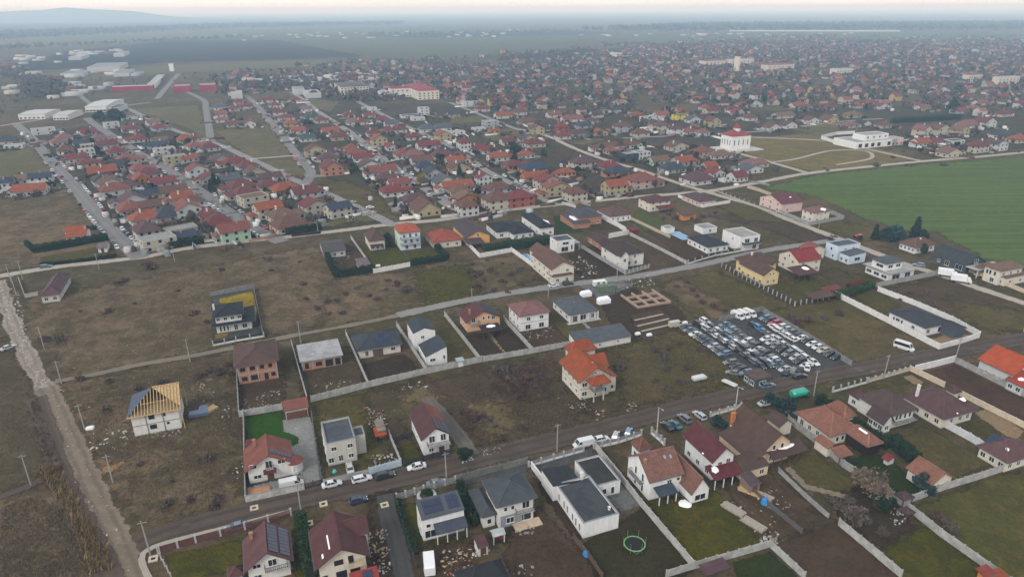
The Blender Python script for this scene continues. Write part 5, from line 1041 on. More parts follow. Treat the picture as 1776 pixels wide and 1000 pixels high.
row('left of tan lane', 39, [(585, 355, 'ncu2', 12, 9), (543, 349, 'wcv2', 13, 10), (527, 328, 'mwu1', 14, 10), (494, 321, 'oeh1', 15, 11), (466, 303, 'vwu1', 14, 9), (464, 316, 'mwh1', 13, 10), (440, 293, 'bcv1'), (428, 283, 'mwh1', 13, 11), (405, 276, 'rwh1', 14, 10), (381, 272, 'vcv1', 14, 10), (362, 252, 'mwh1', 14, 10), (336, 249, 'swh1'), (327, 271, 'owu1', 11, 8), (322, 237, 'oyh1', 13, 11), (336, 236, 'rwh1', 10, 10), (276, 218, 'rbh1', 13, 10), (264, 209, 'pwu1'), (230, 201, 'vwf1', 14, 10)])
row('left of straight diagonal road', 24, [(736, 354, 'byv1', 13, 14), (718, 340, 'vwh1', 13, 11), (680, 325, 'rwh1', 13, 11), (690, 313, 'swu1', 12, 9), (671, 303, 'vkh1', 13, 10), (662, 291, 'swu1', 17, 11), (640, 281, 'vwv1', 14, 11), (628, 269, 'rwu1', 13, 8), (618, 261, 'swh1', 13, 10), (610, 254, 'sch1'), (588, 233, 'myh1', 14, 11), (572, 224, 'owu1', 14, 11), (556, 204, 'bch1'), (538, 200, 'Gwh1'), (530, 186, 'pwu1', 12, 9), (512, 170, 'rwh1')])
row('right of fourth street', 24, [(574, 284, 'mkv2', 13, 12), (568, 269, 'vch1', 14, 12), (545, 255, 'myv2', 14, 10), (532, 236, 'Twu1', 12, 9), (516, 223, 'owu1', 12, 9), (504, 211, 'oyh1', 12, 10), (496, 201, 'rwh1', 15, 9), (485, 192, 'mwh1', 13, 9), (476, 179, 'rwh1'), (463, 171, 'rwu1')])
row('left of fourth street', 24, [(433, 211, 'rwv1', 10, 9), (385, 205, 'pwh1', 12, 8), (383, 195, 'swu1', 11, 11), (402, 212, 'bzu1'), (425, 182, 'rwu1', 15, 9), (413, 174, 'wwh1'), (380, 182, 'gwh1'), (405, 185, 'rwh1')])
row('right of straight diagonal road', 24, [(809, 350, 'bwh2', 10, 10), (806, 337, 'tov1', 11, 9), (798, 326, 'tch1', 12, 9), (791, 317, 'owu1', 18, 10), (770, 309, 'gwv1', 13, 12), (750, 295, 'dgv2', 10, 10), (736, 284, 'nwh1', 12, 9), (730, 274, 'bwu1', 14, 9), (718, 263, 'pwh1', 13, 10), (698, 262, 'sch1'), (678, 251, 'rwv1', 8, 11), (656, 237, 'oyv2', 12, 10), (648, 227, 'mwh1', 12, 10), (626, 208, 'rwh1'), (612, 208, 'pwh1', 13, 9), (604, 196, 'rwh1')])
row('left of brick yard street', 24, [(899, 335, 'rrh2', 15, 11), (862, 338, 'bch2', 14, 11), (864, 320, 'bbh1', 14, 10), (838, 303, 'rwv2', 9, 8), (794, 285, 'byv1', 13, 11), (788, 274, 'ocu1', 12, 9), (768, 264, 'mwh1', 16, 11), (770, 258, 'nwh1', 12, 9), (742, 248, 'rwu1', 17, 10), (716, 233, 'wwh1', 12, 11), (678, 222, 'rwh1', 14, 9), (692, 220, 'mwh1'), (678, 211, 'gwu1'), (664, 204, 'rwh1', 12, 9), (640, 197, 'rwu1', 12, 9)])
row('right of brick yard street', 24, [(997, 328, 'bch2', 11, 10), (964, 318, 'syv2', 14, 10), (950, 307, 'rcv2', 15, 10), (928, 301, 'oku1', 16, 9), (926, 286, 'nkh1', 18, 12), (890, 281, 'mkh1', 13, 11), (862, 268, 'owu1', 13, 9), (848, 256, 'rwh1', 13, 9), (826, 253, 'rwu1', 12, 8), (804, 243, 'rwh3', 9, 9), (768, 230, 'syv2', 12, 10), (912, 264, 'owh1', 11, 8), (926, 244, 'mch1', 15, 11), (914, 236, 'vcv1', 9, 9)])
row('between brick street and wheat', 24, [(1066, 316, 'oyu2', 13, 9), (1112, 305, 'sph2', 17, 13), (1070, 292, 'nkh1', 13, 10), (1055, 283, 'rch1', 14, 10), (1010, 276, 'vch2', 15, 11), (982, 294, 'oeh1', 10, 9), (1166, 286, 'dgh1', 15, 11), (1142, 274, 'tmu1', 13, 9), (1184, 275, 'ozu1', 14, 9), (1094, 264, 'ldf2', 13, 9), (1112, 262, 'lwf2', 9, 9), (1056, 250, 'bwh1', 22, 9), (1060, 258, 'szh1', 9, 8), (1092, 246, 'bwh1', 11, 9), (1174, 249, 'bcv1', 16, 10), (1218, 258, 'sch1', 13, 10), (1248, 264, 'tch1', 15, 9), (1210, 303, 'vwh1', 16, 14), (1240, 295, 'rwv1', 10, 9), (1279, 301, 'wwu1', 10, 9), (1302, 288, 'gwv1', 13, 10), (1308, 279, 'pch1', 18, 9), (1230, 284, 'ozu1', 9, 8)], 'near left')
def lr(where, items): row(where, 21, items, 'left')
lr('in row behind dark cube', [(880, 242, 'mwu1'), (976, 232, 'rwh1', 12, 9), (1004, 228, 'vwh1', 15, 9), (1040, 226, 'oyv1', 12, 9), (1080, 215, 'bgh2', 15, 10), (1110, 227, 'bch1', 14, 9), (1146, 214, 'bch2', 14, 10), (1172, 220, 'vwh2', 12, 9), (1194, 224, 'sch1', 12, 10)])
lr('in row left of church', [(916, 207, 'bzh1', 18, 12), (974, 216, 'rrh2', 11, 10), (992, 203, 'swu1', 20, 9), (1012, 214, 'dgh1', 13, 10), (1024, 206, 'vch1', 12, 10), (1044, 192, 'gwf1', 15, 9), (1106, 196, 'skh1'), (1128, 202, 'lwf2', 16, 9), (1146, 196, 'owu1', 14, 9), (1180, 199, 'Gaf2', 12, 9), (1202, 204, 'gwv1', 13, 9), (1218, 226, 'pwh1', 10, 9)])
lr('in row behind church', [(1206, 203, 'mch1'), (1236, 206, 'byv2', 12, 10), (1232, 189, 'rcu1', 13, 9), (1270, 187, 'wwh1', 14, 9), (1300, 200, 'bwh1'), (1338, 217, 'bwv1', 13, 10), (1366, 213, 'vwv1', 14, 10), (1358, 197, 'tcu1', 20, 9), (1382, 180, 'owu1', 15, 8), (1406, 205, 'bwv1', 12, 10), (1438, 203, 'byv1', 14, 11), (1434, 183, 'wch1', 13, 10), (1474, 213, 'pzh1', 12, 10), (1478, 196, 'tyh1', 16, 10), (1497, 211, 'dwv1', 11, 10), (1505, 175, 'swh1', 18, 11), (1531, 213, 'bzh1', 12, 10), (1528, 181, 'rwv1', 13, 10)])
lr('right of white mansion', [(1597, 243, 'owu1', 13, 9), (1623, 242, 'wwh1', 13, 9), (1647, 260, 'tcv1', 14, 10), (1601, 221, 'pcv2', 11, 11), (1629, 219, 'bcv2', 16, 11), (1665, 221, 'tyv2', 12, 10), (1679, 212, 'pch1', 18, 11), (1709, 207, 'mwv2', 15, 12), (1655, 242, 'gwf1', 12, 8), (1695, 248, 'mch2', 14, 10), (1729, 245, 'vwv2', 13, 10), (1741, 229, 'dwh1', 18, 11), (1765, 237, 'och1', 14, 10), (1739, 194, 'wch1', 16, 11), (1601, 184, 'tcu1', 14, 9), (1700, 176, 'swu1', 14, 9)])
lr('in loose rows by the back meadow', [(640, 186, 'lwf1', 14, 8), (710, 199, 'nwf1', 16, 10), (724, 203, 'lwf1', 12, 8), (734, 186, 'lwf3', 9, 9), (740, 219, 'gwh1', 14, 10), (768, 218, 'gwu1', 14, 9), (786, 195, 'dyu1', 12, 8), (792, 227, 'lwf1', 12, 7), (830, 221, 'lwf1', 10, 7), (836, 186, 'rwh1', 14, 10), (850, 209, 'lgf2', 12, 10), (856, 224, 'oeu1', 9, 7), (874, 197, 'owu1', 18, 9), (930, 219, 'byv2', 12, 10), (948, 221, 'dyu1', 12, 7), (902, 191, 'bwh1', 14, 10), (960, 196, 'swu1', 14, 9), (815, 176, 'lwf2', 16, 10)])
lr('on the left margin', [(12, 240, 'dch1', 16, 11), (25, 250, 'lwf1', 12, 8), (52, 324, 'owu1', 16, 11), (70, 303, 'nwu2', 12, 9), (44, 306, 'twu1', 12, 8), (8, 312, 'nwu1', 10, 8), (20, 326, 'lwf1', 9, 6)])
# yard clutter among those houses: garden walls, sheds, gates, heaps - one mass
V, Fq, mi = [], [], []
for (x0, y0) in MID:
    for k in range(7):
        a = R(21 + rng.choice((0, 90, 18, 108))) + rng.uniform(-.06, .06); r = rng.uniform(8.5, 17); t = rng.uniform(0, 6.28); px, py = x0 + r * math.cos(t), y0 + r * math.sin(t)
        if rng.random() < .5: l, w_, h_ = rng.uniform(5, 16), .2, rng.uniform(1.0, 1.7)
        else: l, w_, h_ = rng.uniform(2, 4.5), rng.uniform(1.5, 3.2), rng.uniform(1.2, 2.4)
        c, s_ = math.cos(a), math.sin(a); i = len(V)
        for zz in (0, h_):
            for q in ((-1, -1), (1, -1), (1, 1), (-1, 1)): V.append((px + (q[0] * l * c - q[1] * w_ * s_) / 2, py + (q[0] * l * s_ + q[1] * w_ * c) / 2, zz))
        for f in ((4, 5, 6, 7), (0, 1, 5, 4), (1, 2, 6, 5), (2, 3, 7, 6), (3, 0, 4, 7)): Fq.append([i + q for q in f])
        mi += [rng.choice((0, 1, 1, 2, 3, 3, 4, 5, 6))] * 5
tag(put('yard_clutter', fastmesh('yard_clutter', V, Fq, [LIGHTC, CONC2, OFFM := plaster(OFFW), DARKWOOD, plaster(TANR), roofing(MAROON), HOLE], mi)), 'garden walls, sheds and odds and ends between the estate houses', kind='stuff')
# ------------------------------------------------------------------ larger buildings far off
def big(label, cat, name, A, B, Cc, h, roof, rh, rc, wc, win=None, ang=21, **k):
    x = House(label, ang, cat, name, small=True); x.block(A, B, Cc, h, roof, rh, rc, wc, ov=.3, win=win, **k); return x
x = big('white church with red hip roof, tall arched walls and a small red lantern', 'church', 'church', (1270, 237), (1303, 234), (1252, 232), 11, 'hip', 4.0, (0.33, .07, .06), WHITE, {'f': [(t, 6, .7, 4) for t in (.15, .38, .62, .85)], 'l': [(t, 6, .7, 4) for t in (.15, .38, .62, .85)]})
b = x.B; m = MB(); cx, cy = (b['X0'] + b['X1']) / 2, (b['Y0'] + b['Y1']) / 2; ring = [(cx + 2.6 * math.cos(R(t)), cy + 2.6 * math.sin(R(t))) for t in range(0, 360, 45)]; m.prism(ring, 12, 16); tw = m.build('tower', plaster(WHITE), x.root)
m = MB(); rr = [(cx + 3.1 * math.cos(R(t)), cy + 3.1 * math.sin(R(t)), 16) for t in range(0, 360, 45)]
for i in range(8): m.face([rr[i], rr[(i + 1) % 8], (cx, cy, 19.5)])
m.build('tower_roof', roofing((.33, .07, .06)), tw)
m = MB(); m.box(b['X0'] - 6, b['Y0'] - 6, 0, b['X1'] + 8, b['Y1'] + 4, .8); m.build('terrace', LIGHTC, x.root)
x = big('white modern mansion with a colonnade and long white garden walls', 'mansion', 'mansion', (1486, 247), (1560, 241), (1478, 236), 5.2, 'flat', 0, PALE, WHITE, {'f': [(t, 2.2, 3.2, 2.8) for t in (.1, .25, .4, .55, .8)]})
x.raw(12, 4, 24, 12, 9, 'flat', 0, PALE, WHITE, win={'f': (3, 4)}); x.raw(x.B['X1'] + .1, 0, 12, 10, 5.5, 'flat', 0, PALE, PINKW, win={'f': (1, 3)})
x = big('long white school with flat red roof on the far side of the estate', 'school', 'school', (724, 158), (756, 154), (690, 147), 10.5, 'hip', 2.0, (0.34, .045, .06), CREAM, {'f': (3, 5, 2), 'l': (3, 8, 2)}); x.raw(-24, 40, 30, 16, 10.5, 'hip', 1.8, (0.34, .045, .06), CREAM, win={'f': (3, 5, 2)})
big('grey cream apartment block left of the red roofed school', 'block', 'apartment_block', (590, 151), (642, 150), (592, 143), 12, 'hip', 2.5, (.13, .11, .11), (.52, .49, .42), {'f': (4, 9, 1.8), 'l': (4, 3)})
big('low white hall with dark windows below the school', 'hall', 'hall', (664, 163), (714, 160), (662, 157), 5, 'flat', 0, PALE, WHITE, {'f': (1, 9, 2.5)})
W_RED = (.27, .03, .05)
big('long warehouse with crimson front and white roof at the town edge', 'warehouse', 'warehouse', (192, 151), (266, 147), (190, 149), 6, 'flat', 0, (.6, .6, .6), W_RED)
big('deep warehouse with white roof behind the crimson front', 'warehouse', 'warehouse', (255, 146), (270, 144), (266, 130), 6, 'flat', 0, (.5, .5, .49), OFFW)
big('boxy shop with crimson front left of the other crimson shop', 'shop', 'shop', (300, 150), (329, 148), (301, 146.5), 8, 'flat', 0, (.40, .30, .30), W_RED); big('boxy shop with crimson front right of the other crimson shop', 'shop', 'shop', (345, 148), (374, 146), (344, 144.5), 8, 'flat', 0, (.40, .30, .30), W_RED)
big('pale concrete silo tower standing beside the distant fields', 'silo', 'silo', (292, 111), (299, 111), (293, 109.8), 13, 'flat', 0, PALE, WHITE)
big('white roofed depot with a long low front on the left', 'depot', 'depot', (30, 199), (79, 197), (25, 191), 5, 'gu', 1, (.62, .62, .62), OFFW, {'f': (1, 6, 2)}, 10); big('second smaller white depot right of the long depot', 'depot', 'depot', (90, 200), (124, 197), (88, 192), 5, 'gu', 1, (.58, .58, .56), OFFW, {'f': (1, 5, 2)}, 10)
big('large white roofed workshop with glazed front', 'workshop', 'workshop', (146, 185), (186, 183), (137, 174), 6, 'gu', 1.4, (.66, .66, .65), OFFW, {'f': (1, 6, 3)}, 12); big('grey wing with a long window band joined right of the workshop', 'workshop', 'workshop', (188, 187), (206, 186), (186, 181), 5, 'flat', 0, GREYR, GREYW, {'f': (1, 3, 3)}, 12)
for i, (a, b_, c_, hh, rc) in enumerate((((150, 117), (206, 116), (152, 110), 8, PALE), ((196, 127), (222, 127), (200, 121), 6, PALE), ((104, 128), (144, 127), (106, 123), 6, PALE), ((32, 128), (60, 127), (34, 124), 6, (.55, .5, .42)), ((118, 99), (142, 98), (118, 95), 7, CREAM), ((196, 93), (216, 92), (198, 89), 8, PALE), ((400, 163), (420, 161), (402, 157), 6, (.6, .6, .6)), ((530, 162), (556, 160), (532, 156), 6, (.62, .62, .62)), ((510, 155), (528, 154), (510, 150), 7, PALE))):
    big(f'{("pale", "white", "grey")[i % 3]} flat industrial shed, {ordn(i + 1)} of the scattered sheds around the far left roads', 'shed', 'industrial_shed', a, b_, c_, hh, 'flat', 0, tuple(q * .8 for q in rc), (.42, .42, .41))
for i, (a, b_, c_) in enumerate(sorted((((1270, 104), (1312, 103), (1270, 98)), ((1224, 106), (1268, 105), (1224, 100)), ((1332, 113), (1388, 112), (1332, 107)), ((1452, 120), (1492, 120), (1452, 113)), ((1682, 130), (1708, 129), (1684, 121)), ((1734, 134), (1770, 132), (1734, 126)), ((1070, 92), (1082, 92), (1072, 86))))):
    c_ = (a[0], a[1] - 1.7)
    big(f'pale {("flat", "red")[i % 2]} roofed block far off in the hazy town, {ordn(i + 1)} of seven from the left', 'building', 'town_block', a, b_, c_, 11, 'hip' if i % 2 else 'flat', 2, (.28, .10, .08) if i % 2 else PALE, (.50, .46, .40), {'f': (3, 6, 2)})
x = big('distant church tower with a dark spire above the far roofs', 'tower', 'church_tower', (1282, 98), (1287, 98), (1283, 97), 24, 'hip', 9, (.12, .08, .08), CREAM)
# ------------------------------------------------------------------ the far town: past the three hundred nearest houses one mass
def in_road(P):
    bad = np.zeros(len(P), bool)
    for L, wd in ROADS:
        for i in range(0, len(L) - 1):
            a, b_ = L[i], L[i + 1]; ab = b_ - a; t = np.clip(((P - a) @ ab) / (ab @ ab + 1e-9), 0, 1)
            bad |= np.linalg.norm(P - (a + t[:, None] * ab), axis=1) < wd / 2 + 6
    return bad
TOWN = W([(545, 176), (640, 172), (760, 178), (900, 198), (1010, 205), (1120, 222), (1200, 212), (1260, 206), (1400, 196), (1460, 190), (1560, 190), (1640, 200), (1790, 205), (2000, 215), (2300, 130), (2100, 80), (1776, 76), (1500, 71), (1300, 70), (1100, 84), (1000, 96), (860, 112), (700, 118), (420, 126), (380, 146), (400, 166)])
def lots(poly, sx, sy, ang, jit):
    A = np.array(poly); c, s = math.cos(ang), math.sin(ang); Q = A @ np.array([[c, -s], [s, c]]); lo, hi = Q.min(0), Q.max(0)
    gx, gy = np.meshgrid(np.arange(lo[0], hi[0], sx), np.arange(lo[1], hi[1], sy), indexing='ij')
    gy = gy + ((np.floor(gx / sx) % 2) * 4)[..., None].reshape(gx.shape) if False else gy
    P = np.stack([gx.ravel(), gy.ravel()], 1) + nr.uniform(-jit, jit, (gx.size, 2))
    # a street every third row of lots
    P = P[(np.floor((P[:, 1] - lo[1]) / sy).astype(int) % 3) != 2]
    P = P @ np.array([[c, s], [-s, c]]); return P[pip(P, poly)]
mids = np.array(MID)
P = lots(TOWN, 22, 24, R(21), 5.0); P = P[~in_road(P)]
dd = np.min(np.linalg.norm(P[:, None, :] - mids[None], axis=2), axis=1); P = P[dd > 17]
P = P[nr.rand(len(P)) < .76]
FR = lots(W([(360, 150), (380, 128), (560, 108), (760, 98), (1000, 84), (1300, 62), (1800, 64), (2300, 90), (2300, 140), (1776, 76), (1300, 71), (1000, 97), (700, 119), (420, 127), (380, 150)]), 40, 36, R(21), 16.0); FR = FR[nr.rand(len(FR)) < .30]; P = np.concatenate([P, FR])   # the thinning edge of the town
rcols = [MAROON, (0.25, .05, .045), SALMON, (.33, .10, .055), BROWNR, TERRA, PURPR, SLATE, PALE, (.24, .075, .06)]; rw_ = np.array([.12, .17, .17, .14, .12, .08, .06, .05, .03, .06]); rw_ /= rw_.sum()
wcols = [WHITE, CREAM, YELLOW, GREYW, PEACH, OFFW]
V, Fq, mi = [], [], []
for p in P:
    a = R(21) + nr.uniform(-.12, .12) + (math.pi / 2 if nr.rand() < .5 else 0); W_, D_ = nr.uniform(8, 13.5), nr.uniform(7, 10); h = 2.7 if nr.rand() < .7 else 5.0; rh = D_ * nr.uniform(.30, .42)
    c, s = math.cos(a), math.sin(a); q = lambda x, y, z: (p[0] + x * c - y * s, p[1] + x * s + y * c, z)
    i = len(V); x, y = W_ / 2, D_ / 2; e = .4; ins = D_ * .45 if nr.rand() < .5 else 0
    V += [q(-x, -y, 0), q(x, -y, 0), q(x, y, 0), q(-x, y, 0), q(-x, -y, h), q(x, -y, h), q(x, y, h), q(-x, y, h)]
    V += [q(-x - e, -y - e, h - .15), q(x + e, -y - e, h - .15), q(x + e, y + e, h - .15), q(-x - e, y + e, h - .15), q(-x - e + ins, 0, h + rh), q(x + e - ins, 0, h + rh)]
    wm = 10 + nr.choice(6, p=[.2, .3, .1, .22, .06, .12]); rm = nr.choice(10, p=rw_)
    for f in ((0, 1, 5, 4), (1, 2, 6, 5), (2, 3, 7, 6), (3, 0, 4, 7)): Fq.append([i + k for k in f]); mi.append(wm)
    for f in ((8, 9, 13, 12), (10, 11, 12, 13)): Fq.append([i + k for k in f]); mi.append(rm)
    V += [V[i + 9], V[i + 10], V[i + 13], V[i + 13], V[i + 11], V[i + 8], V[i + 12], V[i + 12]]
    Fq.append([i + 14, i + 15, i + 16, i + 16]); Fq.append([i + 18, i + 19, i + 20, i + 20])
    g_ = wm if ins == 0 else rm; mi += [g_, g_]
V2 = np.array(V); Fl = [list(dict.fromkeys(f)) for f in Fq]
me = bpy.data.meshes.new('distant_houses'); me.from_pydata([tuple(v) for v in V], [], Fl)
for c_ in rcols: me.materials.append(roofing(c_))
for c_ in wcols: me.materials.append(plaster(tuple(q * .66 for q in c_)))
me.polygons.foreach_set('material_index', np.array(mi, np.int32)); me.update()
tag(put('distant_houses', me), 'hazy far town of small red roofed houses up to the fields', kind='stuff')
FARHOUSE = P
# ------------------------------------------------------------------ fences and walls
def fence(label, pts, h=1.9, mat=None, style='panel', step=2.5, posts=True, th=0.12, name='fence', pm=None, cat='fence'):
    "pts: photo pixels along the foot of the fence; every bay's post is a part"
    L = [at(x, y) for x, y in pts]; t = thing(name, label, cat, (L[0].x, L[0].y, 0)); mat = mat or LIGHTC; o = L[0]; pmesh = None
    m = MB(); P = []
    for a, b in zip(L, L[1:]):
        d = b - a; ln = d.length; n = max(1, round(ln / step)); u = d / ln; s_ = Vector((-u.y, u.x))
        for i in range(n):
            p, q = a + d * (i / n) - o, a + d * ((i + 1) / n) - o
            P.append((p, math.atan2(u.y, u.x)))
            if style == 'panel':
                dz = rng.uniform(-.04, .04); k = th / 2
                i0 = len(m.v)
                for e in (p, q):
                    for sg in (-1, 1):
                        for z in (0, h + dz): m.v.append((e.x + s_.x * k * sg, e.y + s_.y * k * sg, z))
                for f in ((0, 1, 5, 4), (2, 6, 7, 3), (1, 3, 7, 5), (0, 2, 3, 1), (4, 5, 7, 6)): m.f.append(tuple(i0 + j for j in f)); m.m.append(0)
                for z in (h * .25, h * .5, h * .75): m.beam((p.x, p.y, z), (q.x, q.y, z), th + .03, .04, 1)
            elif style == 'slat':
                for z in np.arange(.25, h, .3): m.beam((p.x, p.y, z), (q.x, q.y, z), .04, .2)
            elif style == 'wall':
                m.beam((p.x, p.y, h / 2), (q.x, q.y, h / 2), th * 2, h); m.beam((p.x, p.y, h + .04), (q.x, q.y, h + .04), th * 2.8, .08, 1)
            elif style == 'low':
                m.beam((p.x, p.y, .3), (q.x, q.y, .3), .25, .6)
                for z in np.arange(.75, h, .25): m.beam((p.x, p.y, z), (q.x, q.y, z), .05, .16, 1)
            elif style == 'wire':
                for z in (.3, .9, h - .1): m.beam((p.x, p.y, z), (q.x, q.y, z), .03, .03)
    P.append((L[-1] - o, P[-1][1]))
    dk = plain('panel_joint', (.20, .20, .19)) if mat in (LIGHTC, CONC, CONC2) else (pm or mat)
    m.build('panels' if style != 'wall' else 'wall', [mat, pm if style == 'low' and pm else dk], t)
    if posts:
        k = MB(); r = .10 if style != 'low' else .19; k.box(-r, -r, 0, r, r, h + .12); k.box(-r - .04, -r - .04, h + .123, r + .04, r + .04, h + .18)
        pmesh = k.mesh('post', mat if style in ('panel', 'slat') else (LIGHTC if style == 'low' else mat))
        for p, a in P[:100]: put('post', pmesh, t, (p.x, p.y, 0), a)
    return t
FW = fence
LG = plain('weathered_panel', (0.36, 0.355, 0.335), .2, .6)
FW('long pale concrete panel fence behind the grey bungalow and the modern pair', [(540, 697), (640, 671), (738, 648), (836, 627)], 2.0, LG)
FW('concrete panel fence behind the two dark soil beds of the peach house', [(838, 627), (925, 612), (988, 600)], 1.9, LG)
FW('concrete panel fence between the brick house plot and the bright lawn', [(416, 723), (490, 710)], 2.0, LG)
FW('thin grey fence left of the raw brick house plot', [(411, 640), (415, 722)], 1.7, LG)
FW('thin concrete fence left of the bright lawn and salmon house', [(423, 720), (425, 800), (427, 870)], 1.8, LG)
FW('fence between the raw brick house and the slab roofed shell', [(506, 598), (533, 694)], 1.9, LG)
FW('fence left of the grey bungalow with blue panels', [(600, 581), (639, 669)], 1.9, LG)
FW('fence between the dark soil plot and the white modern pair', [(688, 566), (741, 647)], 1.9, LG)
FW('fence between the white modern pair and the peach house', [(771, 548), (833, 627)], 1.9, LG)
FW('fence between the peach house and the pink roofed house', [(874, 556), (925, 612)], 1.9, LG)
FW('grey slat fence right of the paved drive', [(541, 722), (556, 838)], 1.7, CONC2, 'slat')
FW('pale low wall along the street before the salmon roofed house', [(427, 871), (528, 849)], 1.8, LIGHTC, 'wall', 3)
FW('brown slatted drive gate by the low pale wall', [(529, 848), (559, 840)], 1.7, plain('brown_gate', (.06, .03, .03)), 'slat', name='gate', cat='gate')
FW('rough stone fence before the unfinished flat roofed house', [(562, 841), (640, 823)], 1.5, CONC, 'wall', 3)
FW('pale blue metal site fence behind the parked dark pickup', [(641, 823), (696, 808)], 2.0, plain('blue_sheet', (.40, .46, .52)), 'panel')
FW('black slat fence in front of the white balcony house', [(702, 808), (783, 786)], 1.6, plain('black_slat', (.03, .03, .032)), 'slat', pm=LIGHTC)
FW('concrete fence between the rubble yard and the balcony house', [(675, 756), (696, 806)], 1.8, LG)
FW('black slat fence left of the balcony house garden', [(682, 768), (716, 757)], 1.6, plain('black_slat', (.03, .03, .032)), 'slat')
FW('dark grey street fence before the house with solar panel rows', [(688, 866), (735, 852), (790, 836)], 1.6, CONC2, 'low', pm=STEEL)
FW('mossy concrete fence before the grey house with garage', [(792, 836), (850, 820), (914, 804)], 1.9, plain('mossy_concrete', (.17, .175, .155), .25, .5))
FW('green wire fence along the lane beside the solar house lawn', [(686, 868), (700, 915), (722, 985)], 1.6, plain('green_wire', (.04, .06, .04)), 'wire')
FW('red and grey panelled fence of the lower left garden', [(277, 958), (340, 940), (425, 917), (505, 893)], 1.7, plain('dark_red_panel', (.10, .04, .035)), 'low', pm=plain('dark_red_panel', (.10, .04, .035)), step=4)
FW('white mesh fence left of the lower left garden', [(274, 960), (298, 1004)], 1.6, LIGHTC, 'wire')
FW('white pillared fence before the flat grey roofed complex', [(917, 810), (960, 797), (1012, 783)], 1.6, WHITEW := plain('white_render', (.62, .61, .59)), 'low', pm=STEEL, step=3)
FW('tall pale wall between the flat roofed complex and the old tile house', [(1031, 777), (1076, 832), (1112, 878), (1203, 986)], 2.0, LIGHTC, 'panel', 3)
FW('white wall left of the flat grey roofed complex', [(922, 812), (960, 862)], 1.8, WHITEW, 'wall', 3)
FW('white pillared street fence with grey panels by the parked silver cars', [(1030, 778), (1072, 768), (1112, 755)], 1.7, WHITEW, 'low', pm=STEEL, step=2.5)
FW('short white gate pillars by the street lamp', [(1130, 752), (1146, 766), (1152, 772)], 1.9, WHITEW, 'low', pm=STEEL)
FW('brown board fence right of the muddy yard', [(995, 935), (1020, 965), (1045, 1003)], 1.4, plain('brown_board', (.10, .065, .045)), 'panel')
FW('pale concrete fence closing the wide lawn at its lower end', [(1155, 1001), (1203, 986), (1335, 948)], 1.8, LG)
FW('pale concrete fence running down from the lawn corner', [(1335, 948), (1395, 1004)], 1.8, LG)
FW('pale concrete fence right of the brown ploughed plot', [(1454, 911), (1510, 958), (1562, 1002)], 2.0, LG)
FW('low concrete edging wall right of the mud yard', [(1350, 818), (1395, 862), (1436, 898)], 1.1, CONC, 'wall', 3)
FW('dark board fence between the firewood yard and the mud strip', [(1288, 838), (1335, 880), (1390, 925)], 1.3, plain('grey_board', (.10, .09, .085)), 'panel')
FW('weathered concrete fence below the terracotta villa garden', [(1366, 731), (1410, 765), (1462, 810), (1520, 845), (1562, 876)], 2.0, CONC)
FW('concrete panel fence of the corner garden facing the pasture', [(1564, 876), (1640, 848), (1700, 830), (1756, 811)], 2.0, LG)
FW('concrete panel fence falling away beside the pasture', [(1566, 878), (1630, 930), (1712, 988), (1750, 1015)], 2.0, LG)
FW('white panel fence between the brown villa garden and the winter lawn', [(1593, 716), (1680, 763), (1756, 810)], 2.1, plain('white_panel', (.52, .53, .53), .12), 'panel')
FW('cream wall with clipped shrubs right of the purple brown bungalow', [(1663, 685), (1720, 714), (1800, 754)], 1.6, plain('cream_wall', (.52, .43, .32)), 'wall', 3)
FW('cream garden wall right of the double villa front lawns', [(1577, 642), (1606, 656), (1637, 671)], 1.6, plain('cream_wall', (.52, .43, .32)), 'wall', 3)
FW('ornamental cream street fence before the purple brown bungalow', [(1505, 663), (1540, 653), (1578, 642)], 1.5, plain('cream_wall', (.52, .43, .32)), 'low', pm=plain('cream_rail', (.40, .34, .26)), step=2.5)
FW('white and black street fence before the white villa', [(1444, 680), (1470, 673), (1502, 664)], 1.7, WHITEW, 'low', pm=RAIL, step=2.5)
FW('white street wall before the dark scrub plot', [(1586, 644), (1620, 636), (1655, 627)], 2.0, WHITEW, 'wall', 3)
FW('grey slat fence between the scrub plot and the orange barn', [(1656, 628), (1720, 660), (1800, 700)], 1.9, CONC, 'panel', 2)
FW('grey wall behind the car lot', [(1247, 558), (1285, 549), (1320, 540)], 1.9, CONC2)
FW('grey wall along the right side of the car lot', [(1322, 541), (1400, 586), (1476, 635)], 1.9, CONC2)
FW('low white pillared fence before the big brown roofed house', [(1232, 722), (1262, 713), (1285, 706)], 1.4, WHITEW, 'low', pm=LIGHTC)
FW('white garden wall left of the graphite roofed bungalow', [(1447, 513), (1540, 560), (1628, 606)], 2.1, WHITEW, 'panel', 3)
FW('white garden wall in front of the graphite roofed bungalow', [(1628, 606), (1665, 596), (1698, 585)], 1.8, WHITEW, 'wall', 3)
FW('white garden wall right of the graphite roofed bungalow', [(1522, 505), (1580, 527), (1650, 557), (1698, 584)], 2.0, WHITEW, 'panel', 3)
FW('grey wall between the floating slab villa and the brown meadow', [(1510, 500), (1570, 488), (1630, 476)], 2.0, CONC)
FW('brown panel fence with pale posts round the yellow house', [(1252, 463), (1295, 487), (1340, 510), (1378, 531), (1446, 517)], 1.8, plain('brown_panel', (.045, .028, .024)), 'low', pm=plain('brown_panel', (.045, .028, .024)), step=2.6)
FW('white boundary wall below the orange fronted house', [(804, 418), (832, 447), (887, 437)], 2.0, WHITEW, 'panel', 3)
FW('white wall running down beside the blue pool house', [(887, 436), (920, 460), (953, 487)], 2.0, WHITEW, 'panel', 3)
FW('zigzag white wall below the white bungalow with reddish roof', [(1045, 381), (1070, 393), (1092, 406), (1056, 413)], 2.2, WHITEW, 'wall', 3)
